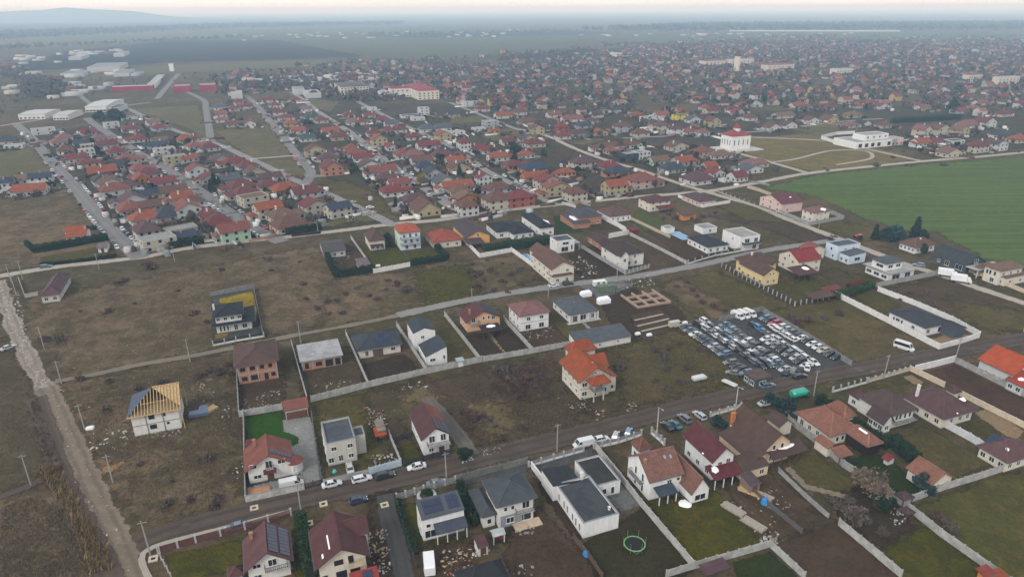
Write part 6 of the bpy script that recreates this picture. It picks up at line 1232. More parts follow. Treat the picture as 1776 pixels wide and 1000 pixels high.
FW('long thin pale wall falling towards the grey road', [(1092, 408), (1140, 432), (1190, 458)], 1.6, LIGHTC)
FW('long thin pale wall along the sloping garden strip', [(1088, 378), (1130, 398), (1162, 413)], 1.4, PALEB := plain('tan_wall', (.42, .35, .26)), 'wall', 4)
FW('grey lane wall before the white house with pointed roofs', [(995, 422), (1040, 450), (1084, 476)], 1.8, CONC)
FW('steel street fence before the white house with pointed roofs', [(1084, 476), (1105, 470), (1125, 465)], 1.6, CONC, 'low', pm=STEEL)
FW('dark screened street fence before the charcoal roofed bungalow', [(1193, 458), (1240, 444), (1284, 436), (1312, 430)], 1.8, WHITEW, 'low', pm=plain('dark_green_screen', (.02, .03, .03)), step=4)
FW('white back wall of the lawn beside the square hedge', [(648, 474), (680, 468), (711, 462)], 2.0, WHITEW, 'panel', 3)
FW('thin white wall between the square hedge and the lawn', [(609, 414), (625, 437), (643, 463)], 1.7, LIGHTC)
FW('grey yard wall round the boxy cream house', [(1346, 367), (1372, 378), (1403, 391), (1463, 380), (1432, 367)], 1.9, CONC)
FW('pale pillared roadside fence before the pink beige house', [(1245, 333), (1290, 350), (1346, 370)], 1.4, PALEB, 'low', pm=RAIL, step=4)
FW('white wall round the dusky maroon bungalow', [(1176, 342), (1218, 360), (1266, 352)], 1.6, WHITEW, 'wall', 4)
FW('cream wall at the edge of the wheat field', [(1296, 326), (1316, 332), (1337, 340)], 1.8, PALEB, 'wall', 4)
FW('low dark boundary round the black roofed two tier house', [(457, 584), (440, 500), (365, 514)], 1.8, CONC2)
FW('white pillared dark fence before the black roofed two tier house', [(370, 600), (410, 592), (458, 584)], 1.7, WHITEW, 'low', pm=plain('dark_green_screen', (.02, .03, .03)), step=3.5)
FW('cream street wall before the cream villa on the right edge', [(1630, 457), (1700, 478), (1776, 508)], 1.5, plain('cream_wall', (.52, .43, .32)), 'wall', 3)
FW('white wall along the mansion lawn', [(1424, 241), (1460, 253), (1575, 247)], 2.5, WHITEW, 'wall', 8, False); FW('white wall behind the mansion lawn', [(1424, 240), (1450, 234), (1482, 232)], 2.5, WHITEW, 'wall', 8, False)
FW('white wall of the mint green corner house', [(355, 421), (400, 414), (441, 406)], 1.2, WHITEW, 'wall', 4)
FW('pale fence beside the low maroon bungalow', [(33, 486), (44, 516), (66, 512)], 1.5, LIGHTC, 'panel')
# ------------------------------------------------------------------ poles and lamps
def pole(px, py, h, label, lamp=False, arm=True):
    p = at(px, py); t = thing('street_lamp' if lamp else 'utility_pole', label, 'street lamp' if lamp else 'pole', (p.x, p.y, 0), R(21 + rng.uniform(-4, 4)), 'poles along the roads')
    m = MB(); m.cyl((0, 0, 0), (rng.uniform(-.15, .15), rng.uniform(-.1, .1), h), .17, .11, 8); m.build('pole', CONC if not lamp else LIGHTC, t)
    if arm:
        m = MB(); m.box(-.9, -.06, h - .5, .9, .06, h - .36); m.build('crossarm', STEEL, t)
        for x in (-.8, 0, .8): m = MB(); m.cyl((x, 0, h - .36), (x, 0, h - .14), .05, .05, 6); m.build('insulator', HOLE, t)
    if lamp:
        m = MB(); m.beam((0, 0, h - .1), (0, -1.3, h + .2), .07, .07); m.build('lamp_arm', STEEL, t); m = MB(); m.box(-.13, -1.9, h + .14, .13, -1.2, h + .28); m.build('lamp_head', LIGHTC, t)
for px, py, h, lab in ((261, 962, 8.5, 'grey pole on a concrete foot at the dirt road junction'), (196, 836, 7.5, 'leaning grey pole beside the sandy patch'), (147, 744, 7.5, 'thin grey pole beside the dumped white sacks'), (107, 665, 7.5, 'grey pole at the fork of the rubble road'), (77, 605, 8, 'thin pole in the dry field right of the rubble road bend'), (54, 842, 8.5, 'grey pole standing by the ditch on the far left'), (330, 627, 8, 'pole beside the thin grassy track in the dry field'), (522, 595, 8, 'pole between the black roofed house and the slab roofed shell'), (819, 526, 6, 'slender pole behind the peach house'), (951, 515, 8, 'tall pole by the grey road before the pool house'), (1070, 484, 7, 'pole at the grey road bend before the snowy roofed house'), (524, 896, 8.5, 'grey pole between the brown gate and the dull maroon roofs'), (775, 838, 8.5, 'brown pole beside the dark car at the solar house fence'), (966, 783, 8, 'grey pole at the white pillared fence'), (1411, 686, 8, 'pole right of the green tank van'), (1532, 657, 8, 'wooden pole at the ornamental cream fence'), (1657, 622, 7, 'pole at the end of the white street wall'), (20, 490, 8, 'leftmost pole at the start of the rubble road'), (40, 486, 8.5, 'second pole from the left at the start of the rubble road'), (172, 467, 7, 'pole on the tan road below the hedged cottage'), (303, 453, 7, 'pole on the tan road before the corner hedge'), (29, 512, 8, 'pole beside the low maroon bungalow'), (1775, 575, 7, 'pole on the right edge by the dirt road'), (1420, 395, 7, 'pole beside the grey yard wall by the wheat field'), (552, 405, 7, 'pole in the grass strip above the square hedge'), (757, 372, 7, 'pole at the end of the straight diagonal road')): pole(px, py, h, lab)
pole(1139, 753, 8.0, 'street lamp beside the short white gate pillars', True, False); pole(1275, 712, 7.5, 'street lamp before the big brown roofed house', True, False)
# ------------------------------------------------------------------ vehicles
CM = {}
def hull(m, st, mi=0):
    "st: (x, half width, z low, z high) stations joined nose to tail"
    i = len(m.v)
    for x, hw, z0, z1 in st:
        zm = z0 + (z1 - z0) * .55
        m.v += [(x, -hw * .93, z0), (x, -hw, zm), (x, -hw * .9, z1), (x, hw * .9, z1), (x, hw, zm), (x, hw * .93, z0)]
    for k in range(len(st) - 1):
        a, b = i + k * 6, i + k * 6 + 6
        for j in range(6): m.f.append((a + j, a + (j + 1) % 6, b + (j + 1) % 6, b + j)); m.m.append(mi)
    m.f.append(tuple(i + j for j in range(6))); m.m.append(mi); n = i + (len(st) - 1) * 6; m.f.append(tuple(n + j for j in reversed(range(6)))); m.m.append(mi)
def car_mesh(kind, col):
    key = (kind, col)
    if key in CM: return CM[key]
    K = {'sedan': dict(L=4.5, hw=.88, b=.92, roof=1.43, g=(-1.55, 1.15, -.95, .35)), 'hatch': dict(L=4.0, hw=.86, b=.95, roof=1.48, g=(-1.85, 1.0, -1.45, .25)), 'suv': dict(L=4.6, hw=.93, b=1.10, roof=1.72, g=(-2.1, 1.05, -1.75, .4)), 'estate': dict(L=4.6, hw=.88, b=.95, roof=1.46, g=(-2.15, 1.1, -1.8, .3)), 'van': dict(L=5.3, hw=.98, b=1.15, roof=2.15, g=(-2.6, 2.05, -2.5, 1.25)), 'minibus': dict(L=5.9, hw=1.02, b=1.25, roof=2.55, g=(-2.9, 2.3, -2.8, 1.6))}[kind]
    L, hw, b, rf = K['L'], K['hw'], K['b'], K['roof']; g0, g1, g2, g3 = K['g']; h = L / 2; z0 = .26
    m = MB(); hull(m, [(-h, hw * .82, .42, b * .88), (-h + .25, hw * .97, z0, b), (-h + 1.2, hw, z0, b + .02), (h - 1.45, hw, z0, b + .01), (h - .45, hw * .95, z0, b * .84), (h, hw * .76, .38, b * .62)])
    gw, rw = hw * .90, hw * .72; i = len(m.v); boxy = kind in ('van', 'minibus'); rw = hw * .86 if boxy else rw
    m.v += [(g2 - .03, -rw, rf - .05), (g3 + .03, -rw, rf - .05), (g3 + .03, rw, rf - .05), (g2 - .03, rw, rf - .05), (g2 + .12, -rw * .92, rf), (g3 - .12, -rw * .92, rf), (g3 - .12, rw * .92, rf), (g2 + .12, rw * .92, rf)]
    for f in ((4, 5, 6, 7), (0, 1, 5, 4), (1, 2, 6, 5), (2, 3, 7, 6), (3, 0, 4, 7)): m.f.append(tuple(i + j for j in f)); m.m.append(0)
    bt = [(g0, -gw, b - .02), (g1, -gw, b - .02), (g1, gw, b - .02), (g0, gw, b - .02)]; tp = [(g2, -rw, rf - .052), (g3, -rw, rf - .052), (g3, rw, rf - .052), (g2, rw, rf - .052)]
    for q in range(4): m.beam(bt[q], tp[q], .09, .09)                                    # pillars in body colour
    if not boxy:
        for s_ in (-1, 1): m.beam((g0 * .3 + g1 * .3 - .2, s_ * gw * .995, b), (-.25, s_ * rw * 1.0, rf - .06), .06, .06)
    g = MB(); sk = 1.0
    g.v = bt + tp; g.f = [(0, 1, 5, 4), (1, 2, 6, 5), (2, 3, 7, 6), (3, 0, 4, 7)]; g.m = [0] * 4
    if boxy:
        g = MB(); zb = b + .08; zt = rf - .25
        def lerp(p, q, z): t = (z - p[2]) / (q[2] - p[2]); return tuple(p[k] + (q[k] - p[k]) * t for k in range(3))
        m.v += bt + tp; j = len(m.v) - 8
        for f in ((0, 1, 5, 4), (1, 2, 6, 5), (2, 3, 7, 6), (3, 0, 4, 7)): m.f.append(tuple(j + q for q in f)); m.m.append(0)
        lo = [lerp(bt[q], tp[q], zb) for q in range(4)]; hi = [lerp(bt[q], tp[q], zt) for q in range(4)]; e = .02
        g.face([(lo[1][0] + e, lo[1][1] * .92, zb), (lo[2][0] + e, lo[2][1] * .92, zb), (hi[2][0] + e, hi[2][1] * .92, zt), (hi[1][0] + e, hi[1][1] * .92, zt)])
        for s_ in (1, 2):
            y = lambda p: p[1] * 1.012
            x0 = (lo[0][0] + .15) if kind == 'minibus' else lo[1][0] - 1.2
            g.face([(x0, y(lo[s_]), zb + .02), (lo[s_][0] - .15, y(lo[s_]), zb + .02), (hi[s_][0] - .1, y(hi[s_]), zt), (x0, y(hi[s_]), zt)])
    wl = MB(); wl.cyl((0, -.1, 0), (0, .1, 0), .32, .32, 12)
    lm = MB(); lm.box(h - .12, -hw * .72, b * .55, h + .01, -hw * .38, b * .68); lm2 = MB(); lm2.box(h - .12, hw * .38, b * .55, h + .01, hw * .72, b * .68)
    CM[key] = (m.mesh('body', paint(col)), g.mesh('windows', GLASS), wl.mesh('wheel', TYRE), (lm.mesh('headlight', SNOW), lm2.mesh('headlight', SNOW)), (h, hw)); return CM[key]
CN = {'white': (.56, .56, .555), 'silver': (.36, .37, .38), 'grey': (.12, .125, .13), 'black': (.014, .014, .016), 'dark blue': (.015, .025, .06), 'blue': (.03, .16, .36), 'pale blue': (.12, .22, .32), 'red': (.40, .02, .03), 'teal': (.02, .10, .11), 'dark green': (.02, .05, .035), 'beige': (.38, .35, .28), 'steel blue': (.10, .15, .21), 'pale green': (.42, .46, .40)}
KN = {'sedan': 'saloon car', 'hatch': 'hatchback', 'suv': 'off-road car', 'estate': 'estate car', 'van': 'van', 'minibus': 'minibus'}
def car(px, py, ang, kind, col, where, group=None, lights=True, P=None):
    p = P or at(px, py); body, gl, wh, lm, (h, hw) = car_mesh(kind, CN[col])
    t = thing('parked_van' if kind in ('van', 'minibus') else 'parked_car', f'{col} {KN[kind]} {where}', 'van' if kind == 'van' else 'minibus' if kind == 'minibus' else 'car', (p.x, p.y, .02), R(ang), group)
    put('body', body, t); put('windows', gl, t)
    for x in (-h * .62, h * .62):
        for y in (-hw + .08, hw - .08): put('wheel', wh, t, (x, y, .32))
    if lights: put('headlight', lm[0], t); put('headlight', lm[1], t)
    return t
for a in ((576, 842, 22, 'sedan', 'white', 'parked at the rough stone fence'), (628, 833, 22, 'estate', 'white', 'parked left of the dark pickup by the site fence'), (723, 812, 200, 'sedan', 'white', 'before the black slat fence of the balcony house'), (622, 870, 22, 'hatch', 'dark blue', 'driving on the dirt road above the large maroon roof'), (411, 916, 202, 'sedan', 'steel blue', 'by the red and grey panelled fence'), (668, 828, 22, 'suv', 'black', 'at the pale blue site fence'), (607, 814, 110, 'sedan', 'pale green', 'left derelict in the yard of the flat roofed house'), (757, 840, 20, 'sedan', 'grey', 'behind the street fence of the solar house'), (1012, 773, 200, 'van', 'white', 'at the white pillared fence of the flat roofed complex'), (1043, 764, 20, 'hatch', 'white', 'with teal stickers beside the white van'), (1068, 758, 70, 'hatch', 'silver', 'first silver one along the pillared fence'), (1090, 752, 70, 'hatch', 'pale blue', 'at the end of the pillared fence'), (1157, 742, 115, 'sedan', 'black', 'nearest the lamp in the short street row'), (1171, 739, 115, 'sedan', 'teal', 'in the short street row beside the black one'), (1187, 729, 115, 'suv', 'grey', 'between the teal one and the silver estate'), (1213, 723, 115, 'estate', 'silver', 'at the right end of the short street row'), (1331, 671, 20, 'estate', 'steel blue', 'at the corner of the car lot office'), (1272, 649, 160, 'sedan', 'grey', 'alone on the grass left of the car lot office'), (1567, 605, -48, 'minibus', 'white', 'alone on the olive grass right of the car lot'), (1327, 702, 20, 'sedan', 'silver', 'in the courtyard behind the big brown roof'), (1376, 724, 115, 'suv', 'black', 'squeezed between the terracotta villa and the lane'), (15, 605, 60, 'sedan', 'silver', 'abandoned on the grass left of the rubble road'), (506, 843, 20, 'van', 'white', 'inside the yard of the salmon roofed house'), (960, 497, 20, 'sedan', 'white', 'on the grey road before the pool house'), (985, 494, 20, 'suv', 'black', 'behind the white one before the pool house'), (80, 464, 22, 'estate', 'teal', 'on the tan road below the hedge'), (1593, 462, 150, 'suv', 'steel blue', 'by the floating slab villa'), (1445, 412, 20, 'sedan', 'grey', 'behind the pale blue cubes')): car(*a)
# the car lot
def lot_row(p0, p1, cols, ang, where, jit=.25):
    a, b = at(*p0), at(*p1); n = len(cols)
    names = dict(w='white', s='silver', g='grey', k='black', n='dark blue', b='blue', p='pale blue', r='red', t='steel blue', e='beige')
    for i, c in enumerate(cols):
        q = a + (b - a) * (i / max(1, n - 1)); q = Vector((q.x + rng.uniform(-jit, jit), q.y + rng.uniform(-jit, jit)))
        car(0, 0, ang + rng.uniform(-4, 4), rng.choice(('sedan', 'hatch', 'estate', 'suv', 'sedan')), names[c], f'{ordn(i + 1)} from back in car lot row {where}', 'cars in the car lot', P=q)
lot_row((1327, 554), (1450, 622), 'tkrwsgkwkwwekk', 200, 'along right wall')
lot_row((1306, 566), (1409, 630), 'kbtgwswgwsww', -69, 'next to right wall row')
lot_row((1340, 570), (1372, 590), 'wwsww', 110, 'of four beside right wall row')
lot_row((1257, 565), (1360, 642), 'tkpgkgkwgksgkgwtks', 205, 'slanting down the middle')
lot_row((1328, 590), (1398, 636), 'wsgkgskw', 205, 'slanting beside middle row')
lot_row((1213, 565), (1318, 637), 'kwsgwgwkskgkgk', -66, 'nose to tail left of middle')
lot_row((1223, 560), (1330, 634), 'wskwgktwgkwkgk', -66, 'doubling nose to tail one')
lot_row((1190, 570), (1256, 616), 'kgkwgknnsgkt', 195, 'along left edge')
lot_row((1268, 631), (1294, 650), 'gkkt', 195, 'before office hut')
lot_row((1362, 648), (1400, 640), 'kgkw', 60, 'at street entrance')
for i, (x, y) in enumerate(((1279, 551), (1289, 549), (1300, 547))): car(x, y, -60, 'van', 'white', f'{ordn(i + 1)} from the left in the back corner of the car lot', 'vans in the car lot corner')
car(1172, 566, 20, 'van', 'beige', 'parked outside the left corner of the car lot'); car(1387, 655, 20, 'estate', 'black', 'nearest the street at the car lot entrance')
# parked along the estate streets
for pts, hw, sname in (([(85, 275), (130, 325), (165, 368), (205, 412), (230, 436)], 4.6, 'leftmost street'), ([(240, 265), (282, 289), (330, 320), (380, 356), (440, 396), (472, 412)], 4.6, 'second street'), ([(443, 180), (467, 208), (493, 240), (519, 274), (535, 294)], 4.2, 'fourth street'), ([(605, 228), (645, 260), (683, 290), (720, 315), (770, 350), (795, 368)], 4.2, 'straight diagonal road'), ([(750, 240), (800, 266), (840, 294), (886, 318), (930, 340)], 4.0, 'brick yard street')):
    L = [at(*p) for p in pts]; lens = [(b - a).length for a, b in zip(L, L[1:])]; tot = sum(lens)
    for side in (-1, 1):
        k = 0; d = rng.uniform(2, 10); found = []
        while d < tot:
            e = tot - d; j = 0
            while e > lens[j]: e -= lens[j]; j += 1
            u = (L[j + 1] - L[j]) / lens[j]; p = L[j] + u * e + Vector((u.y, -u.x)) * side * (hw - .3); found.append((p, math.degrees(math.atan2(u.y, u.x)))); d += rng.choice((6, 8, 7, 18, 30))
        for k, (p, a) in enumerate(found): car(0, 0, a + rng.uniform(-4, 4) + rng.choice((0, 180)), rng.choice(('sedan', 'hatch', 'estate', 'suv')), rng.choice(('white', 'white', 'silver', 'grey', 'black', 'dark blue', 'red', 'white')), f'{ordn(k + 1)} from near end {"left" if side < 0 else "right"} of {sname}', 'cars parked along the estate streets', False, P=p)
for i, (x, y) in enumerate(((603, 368), (627, 372), (642, 361), (612, 352), (648, 371))): car(x, y, -50 + 30 * i, 'sedan', ('grey', 'black', 'white', 'beige', 'white')[i], f'{ordn(i + 1)} of five left on the grass by the tan lane')
# trailers, lorries, tractor, tank van
def lorry(px, py, ang, label):
    p = at(px, py); t = thing('lorry', label, 'lorry', (p.x, p.y, 0), R(ang), 'white lorries')
    m = MB(); m.box(-3.6, -1.2, .95, 1.7, 1.2, 3.3); m.build('cargo_box', plain('white_box', (.66, .66, .66), .06), t); m = MB(); hull(m, [(1.85, 1.1, .6, 2.5), (2.9, 1.1, .55, 2.45), (3.5, 1.0, .55, 1.4)]); m.build('cab', paint((.6, .6, .6)), t)
    m = MB(); m.face([(2.95, -.95, 2.35), (2.95, .95, 2.35), (3.52, .9, 1.45), (3.52, -.9, 1.45)]); m.build('windscreen', GLASS, t)
    m = MB(); m.box(-3.6, -.5, .55, 3.2, .5, .9); m.build('chassis', HOLE, t)
    for x in (-2.5, 2.4):
        for y in (-1, 1): m = MB(); m.cyl((x, y - .13, .45), (x, y + .13, .45), .45, .45, 12); m.build('wheel', TYRE, t)
lorry(1643, 480, -28, 'white box lorry standing first on the street by the cream wall'); lorry(1666, 490, -28, 'white box lorry standing right behind the other on the street')
p = at(1488, 414); t = thing('tractor', 'red tractor parked at the wheat field edge', 'tractor', (p.x, p.y, 0), R(110))
m = MB(); hull(m, [(-.2, .4, .8, 1.5), (1.6, .38, .8, 1.45), (2.1, .3, .85, 1.3)]); m.build('body', paint((.5, .03, .03)), t); m = MB(); m.box(-1.4, -.75, 1.2, -.1, .75, 2.2); m.build('cab', GLASS, t); m = MB(); m.box(-1.5, -.85, 2.2, 0, .85, 2.35); m.build('cab_roof', paint((.5, .03, .03)), t)
for x, y, r in ((-1, -.9, .8), (-1, .9, .8), (1.5, -.8, .5), (1.5, .8, .5)): m = MB(); m.cyl((x, y - .2, r), (x, y + .2, r), r, r, 14); m.build('wheel', TYRE, t)
p = at(868, 936); t = thing('tractor', 'small dark red tractor under the white topped shelter', 'tractor', (p.x, p.y, 0), R(20))
m = MB(); hull(m, [(-1.2, .4, .5, 1.1), (.6, .38, .5, 1.1), (1.1, .3, .5, .9)]); m.build('body', paint((.2, .02, .02)), t)
for x, y, r in ((-.8, -.6, .5), (-.8, .6, .5), (.8, -.5, .32), (.8, .5, .32)): m = MB(); m.cyl((x, y - .12, r), (x, y + .12, r), r, r, 12); m.build('wheel', TYRE, t)
p = at(1386, 690); t = thing('tank_van', 'bright green rounded tank van parked by the low cream posts', 'van', (p.x, p.y, 0), R(20))
m = MB(); n = 14; prof = [(1.25 * math.cos(R(a)), 1.9 + 1.15 * math.sin(R(a))) for a in np.linspace(0, 360, n, endpoint=False)]; i = 0
for x, k in ((-3, .75), (-2.6, 1), (1.4, 1), (1.7, .8)): m.v += [(x, y * k, 1.9 + (z - 1.9) * k) for y, z in prof]
for k in range(3):
    for j in range(n): m.f.append((k * n + j, k * n + (j + 1) % n, (k + 1) * n + (j + 1) % n, (k + 1) * n + j)); m.m.append(0)
m.f += [tuple(range(n)), tuple(range(4 * n - 1, 3 * n - 1, -1))]; m.m += [0, 0]; m.build('tank', paint((.015, .30, .20)), t)
m = MB(); hull(m, [(1.8, 1.0, .5, 2.2), (2.6, 1.0, .5, 2.1), (3.1, .9, .5, 1.2)]); m.build('cab', paint((.02, .10, .10)), t); m = MB(); m.box(-2.8, -.6, .45, 2.6, .6, .9); m.build('chassis', HOLE, t)
for x in (-2, 2.1):
    for y in (-.95, .95): m = MB(); m.cyl((x, y - .12, .42), (x, y + .12, .42), .42, .42, 12); m.build('wheel', TYRE, t)
def trailer(px, py, ang, label, L=4.5, Wd=1.9, h=1.2, col=(.6, .6, .6), roof=None):
    p = at(px, py); t = thing('trailer', label, 'trailer', (p.x, p.y, 0), R(ang)); m = MB()
    hull(m, [(-L / 2, Wd / 2 * .9, .5, .5 + h * .9), (-L / 2 + .4, Wd / 2, .5, .5 + h), (L / 2 - .4, Wd / 2, .5, .5 + h), (L / 2, Wd / 2 * .9, .5, .5 + h * .8)]); m.build('body', paint(col), t); m = MB(); m.beam((L / 2, 0, .55), (L / 2 + 1.2, 0, .5), .12, .1); m.build('drawbar', STEEL, t)
    if h > 1.5:
        for sx in (-.27, .12):
            for sy in (-1, 1): m = MB(); m.box(L * sx, sy * Wd / 2 - .02, .5 + h * .5, L * (sx + .2), sy * Wd / 2 + .02, .5 + h * .82); m.build('window', GLASS, t)
    for y in (-Wd / 2, Wd / 2): m = MB(); m.cyl((0, y - .1, .33), (0, y + .1, .33), .33, .33, 12); m.build('wheel', TYRE, t)
trailer(1212, 659, 20, 'white covered trailer standing alone in the rough grass', 4.3, 1.9, .9, (.5, .5, .5)); trailer(1265, 667, -50, 'empty grey flat trailer in the grass left of the office hut', 4.5, 1.8, .35, (.45, .44, .42))
trailer(745, 985, 100, 'white topped caravan among junk at the bottom edge', 4.8, 2.3, 2.0, (.68, .68, .68)); trailer(1040, 496, 15, 'white caravan in front of the green container', 5.5, 2.2, 1.9, (.62, .62, .6))
p = at(1050, 505); t = thing('container', 'dull green container beside the white caravan', 'container', (p.x, p.y, 0), R(12)); m = MB(); m.box(-3.2, -1.2, .15, 3.2, 1.2, 2.5)
for i in range(14): m.box(-3.1 + i * .45, -1.25, .25, -2.9 + i * .45, -1.203, 2.4)
m.build('body', plain('green_steel', (.11, .15, .10), .2, 1), t); m = MB(); m.box(-3.25, -1.26, 2.503, 3.25, 1.26, 2.6); m.build('roof', plain('green_steel', (.11, .15, .10), .2, 1), t)
# ------------------------------------------------------------------ garden things
p = at(1100, 948); t = thing('trampoline', 'round trampoline with lime green rim on the dark lawn', 'trampoline', (p.x, p.y, 0)); n = 28
m = MB(); m.prism([(1.97 * math.cos(2 * math.pi * k / n), 1.97 * math.sin(2 * math.pi * k / n)) for k in range(n)], .86, .88); m.build('mat', HOLE, t)
m = MB()
for k in range(n):
    a, b = 2 * math.pi * k / n, 2 * math.pi * (k + 1) / n; P4 = [(r * math.cos(q), r * math.sin(q)) for r, q in ((1.98, a), (2.2, a), (2.2, b), (1.98, b))]; m.prism(P4, .86, .94)
m.build('rim', plain('lime_pad', (.14, .36, .11), .1, 2, .6), t)
for k in range(6):
    a = k * math.pi / 3; m = MB(); m.cyl((2.1 * math.cos(a), 2.1 * math.sin(a), 0), (2.25 * math.cos(a), 2.25 * math.sin(a), 2.6), .035, .035, 6); m.build('net_post', STEEL, t)
for k in range(3):
    a = k * 2.1; m = MB(); m.beam((2 * math.cos(a), 2 * math.sin(a), .84), (2 * math.cos(a + .6), 2 * math.sin(a + .6), .05), .06, .06); m.beam((2 * math.cos(a + .6), 2 * math.sin(a + .6), .05), (2 * math.cos(a + 1.2), 2 * math.sin(a + 1.2), .84), .06, .06); m.build('leg', STEEL, t)
def pool(px, py, L, Wd, ang, label):
    p = at(px, py); t = thing('swimming_pool', label, 'pool', (p.x, p.y, 0), R(ang)); m = MB(); m.box(-L/2, -Wd/2, .12, L/2, Wd/2, .16); m.build('water', glassy('pool_water', (.02, .22, .42), .08), t)
    m = MB(); e = .5; m.box(-L/2 - e, -Wd/2 - e, .02, L/2 + e, -Wd/2, .22); m.box(-L/2 - e, Wd/2, .02, L/2 + e, Wd/2 + e, .22); m.box(-L/2 - e, -Wd/2, .02, -L/2, Wd/2, .22); m.box(L/2, -Wd/2, .02, L/2 + e, Wd/2, .22); m.build('rim', LIGHTC, t)
pool(914, 447, 7.5, 3.2, 111, 'turquoise pool beside the long brown roofed house'); pool(1180, 409, 11, 4.5, 111, 'deep blue pool behind the charcoal roofed bungalow')
def wrapped(px, py, label, s=2.0, col=None):
    p = at(px, py); t = thing('wrapped_stack', label, 'stack', (p.x, p.y, 0), R(21)); m = MB(); pal = [(-1.9 * s / 2, -s / 2), (1.6 * s / 2, -1.1 * s / 2), (1.9 * s / 2, .2 * s), (.9 * s, s * .62), (-.8 * s, s * .55), (-1.05 * s, .1 * s)]
    m.prism(pal, .14, s * .62); m.prism([(x * .8, y * .8) for x, y in pal], s * .62 + .002, s * .78); m.build('wrapping', plain('white_film', (.74, .75, .76), .06, 2, .5), t); m = MB(); m.box(-s * .8, -s * .5, 0, s * .8, s * .5, .138); m.build('pallet', TIMBER, t)
wrapped(1016, 513, 'white wrapped stack near the blue grey roof', 2.4); wrapped(1047, 525, 'fat white wrapped stack on the dug soil', 2.7)
wrapped(157, 744, 'white sacks dumped at the foot of a pole', 1.0); 
for px, py, lab in ((1126, 582, 'small white bale by the dug garden'), (1106, 580, 'white bale at the end of the long shed'), (1188, 561, 'white bale at the corner of the car lot'), (656, 462, 'white bale on the lawn corner')): wrapped(px, py, lab, 1.0)
def plank_stack(px, py, ang, label, L=4, n=5, col=TIMBER):
    p = at(px, py); t = thing('timber_stack', label, 'stack', (p.x, p.y, 0), R(ang))
    m = MB()
    for i in range(n):
        for j in range(6): m.box(-L/2 + rng.uniform(-.2, .2), -1.1 + j * .36, .1 + i * .16, L/2 + rng.uniform(-.2, .2), -1.1 + j * .36 + .3, .22 + i * .16)
    m.build('planks', col, t); m = MB(); m.box(-L * .3, -1.1, 0, -L * .3 + .2, 1.1, .098); m.box(L * .3, -1.1, 0, L * .3 + .2, 1.1, .098); m.build('bearers', DARKWOOD, t)
OLDWOOD = plain('grey_wood', (.34, .30, .25), .3, 4)
plank_stack(365, 712, 60, 'yellow timber stack beside blue pallets', 3.5); plank_stack(345, 719, 20, 'blue wrapped blocks stacked right of the half built house', 4.5, 6, plain('blue_wrap', (.17, .22, .32), .15, 2, .6)); plank_stack(352, 712, 100, 'second pile of pale blue blocks behind the other', 3.5, 5, plain('blue_wrap', (.17, .22, .32), .15, 2, .6))
plank_stack(1272, 884, -50, 'first loose stack of boards on the firewood yard', 5, 3, OLDWOOD); plank_stack(1307, 910, -50, 'second loose stack of boards below the other', 5, 3, OLDWOOD); plank_stack(1300, 852, -35, 'pale boards piled before the wine red porch', 5, 2, TIMBER); plank_stack(1320, 858, -40, 'thin pile of boards right of the pale ones', 5, 1, OLDWOOD)
plank_stack(450, 853, 15, 'orange brick pallet behind the low street wall', 4.5, 3, plain('brick_pallet', (.45, .2, .09), .15, 3))
def blob(px, py, r, h, label, name, col, cat, n=9):
    p = at(px, py); m = MB(); k = n; base = [(p.x + r * math.cos(2*math.pi*i/k) * rng.uniform(.8, 1.15), p.y + r * math.sin(2*math.pi*i/k) * rng.uniform(.8, 1.15)) for i in range(k)]
    top = [(p.x + (x - p.x) * .62, p.y + (y - p.y) * .62) for x, y in base]
    m.v = [(x, y, 0) for x, y in base] + [(x, y, h * .8) for x, y in top] + [(p.x, p.y, h)]
    m.f = [(i, (i + 1) % k, k + (i + 1) % k, k + i) for i in range(k)] + [(k + i, k + (i + 1) % k, 2 * k) for i in range(k)]; m.m = [0] * len(m.f)
    return tag(m.build(name, col, None), label, cat)
blob(1326, 872, 1.0, 1.5, 'blue covered barrel by the board fence', 'barrel', plain('blue_plastic', (.03, .18, .42), .1, 2, .5), 'barrel'); blob(1017, 962, .8, 1.2, 'small blue tarpaulin bundle at the brown board fence', 'bundle', plain('blue_plastic', (.03, .18, .42), .1, 2, .5), 'bundle'); blob(1189, 874, 1.6, .35, 'white overturned paddling pool on the olive lawn', 'paddling_pool', SNOW, 'paddling pool')
blob(1201, 861, .5, 1.5, 'yellow toy slide beside the tiled side roof', 'toy_slide', plain('yellow_plastic', (.7, .55, .05)), 'slide'); blob(580, 817, .6, .5, 'turquoise toy on the grass before the flat roofed house', 'toy', plain('turq', (.05, .45, .40)), 'toy')
# white planter ring in front of the solar house
p = at(740, 861); t = thing('planter', 'round white planter before the solar panel house', 'planter', (p.x, p.y, 0)); m = MB(); ring = [(2.2 * math.cos(R(a)), 2.2 * math.sin(R(a))) for a in range(0, 360, 20)]
for k in range(18):
    a, b = ring[k], ring[(k + 1) % 18]; m.prism([a, b, (b[0] * .7, b[1] * .7), (a[0] * .7, a[1] * .7)], 0, .6)
m.build('ring', LIGHTC, t); m = MB(); m.prism([(x * .69, y * .69) for x, y in ring], 0, .5); m.build('earth', plain('planter_soil', (.05, .04, .03)), t)
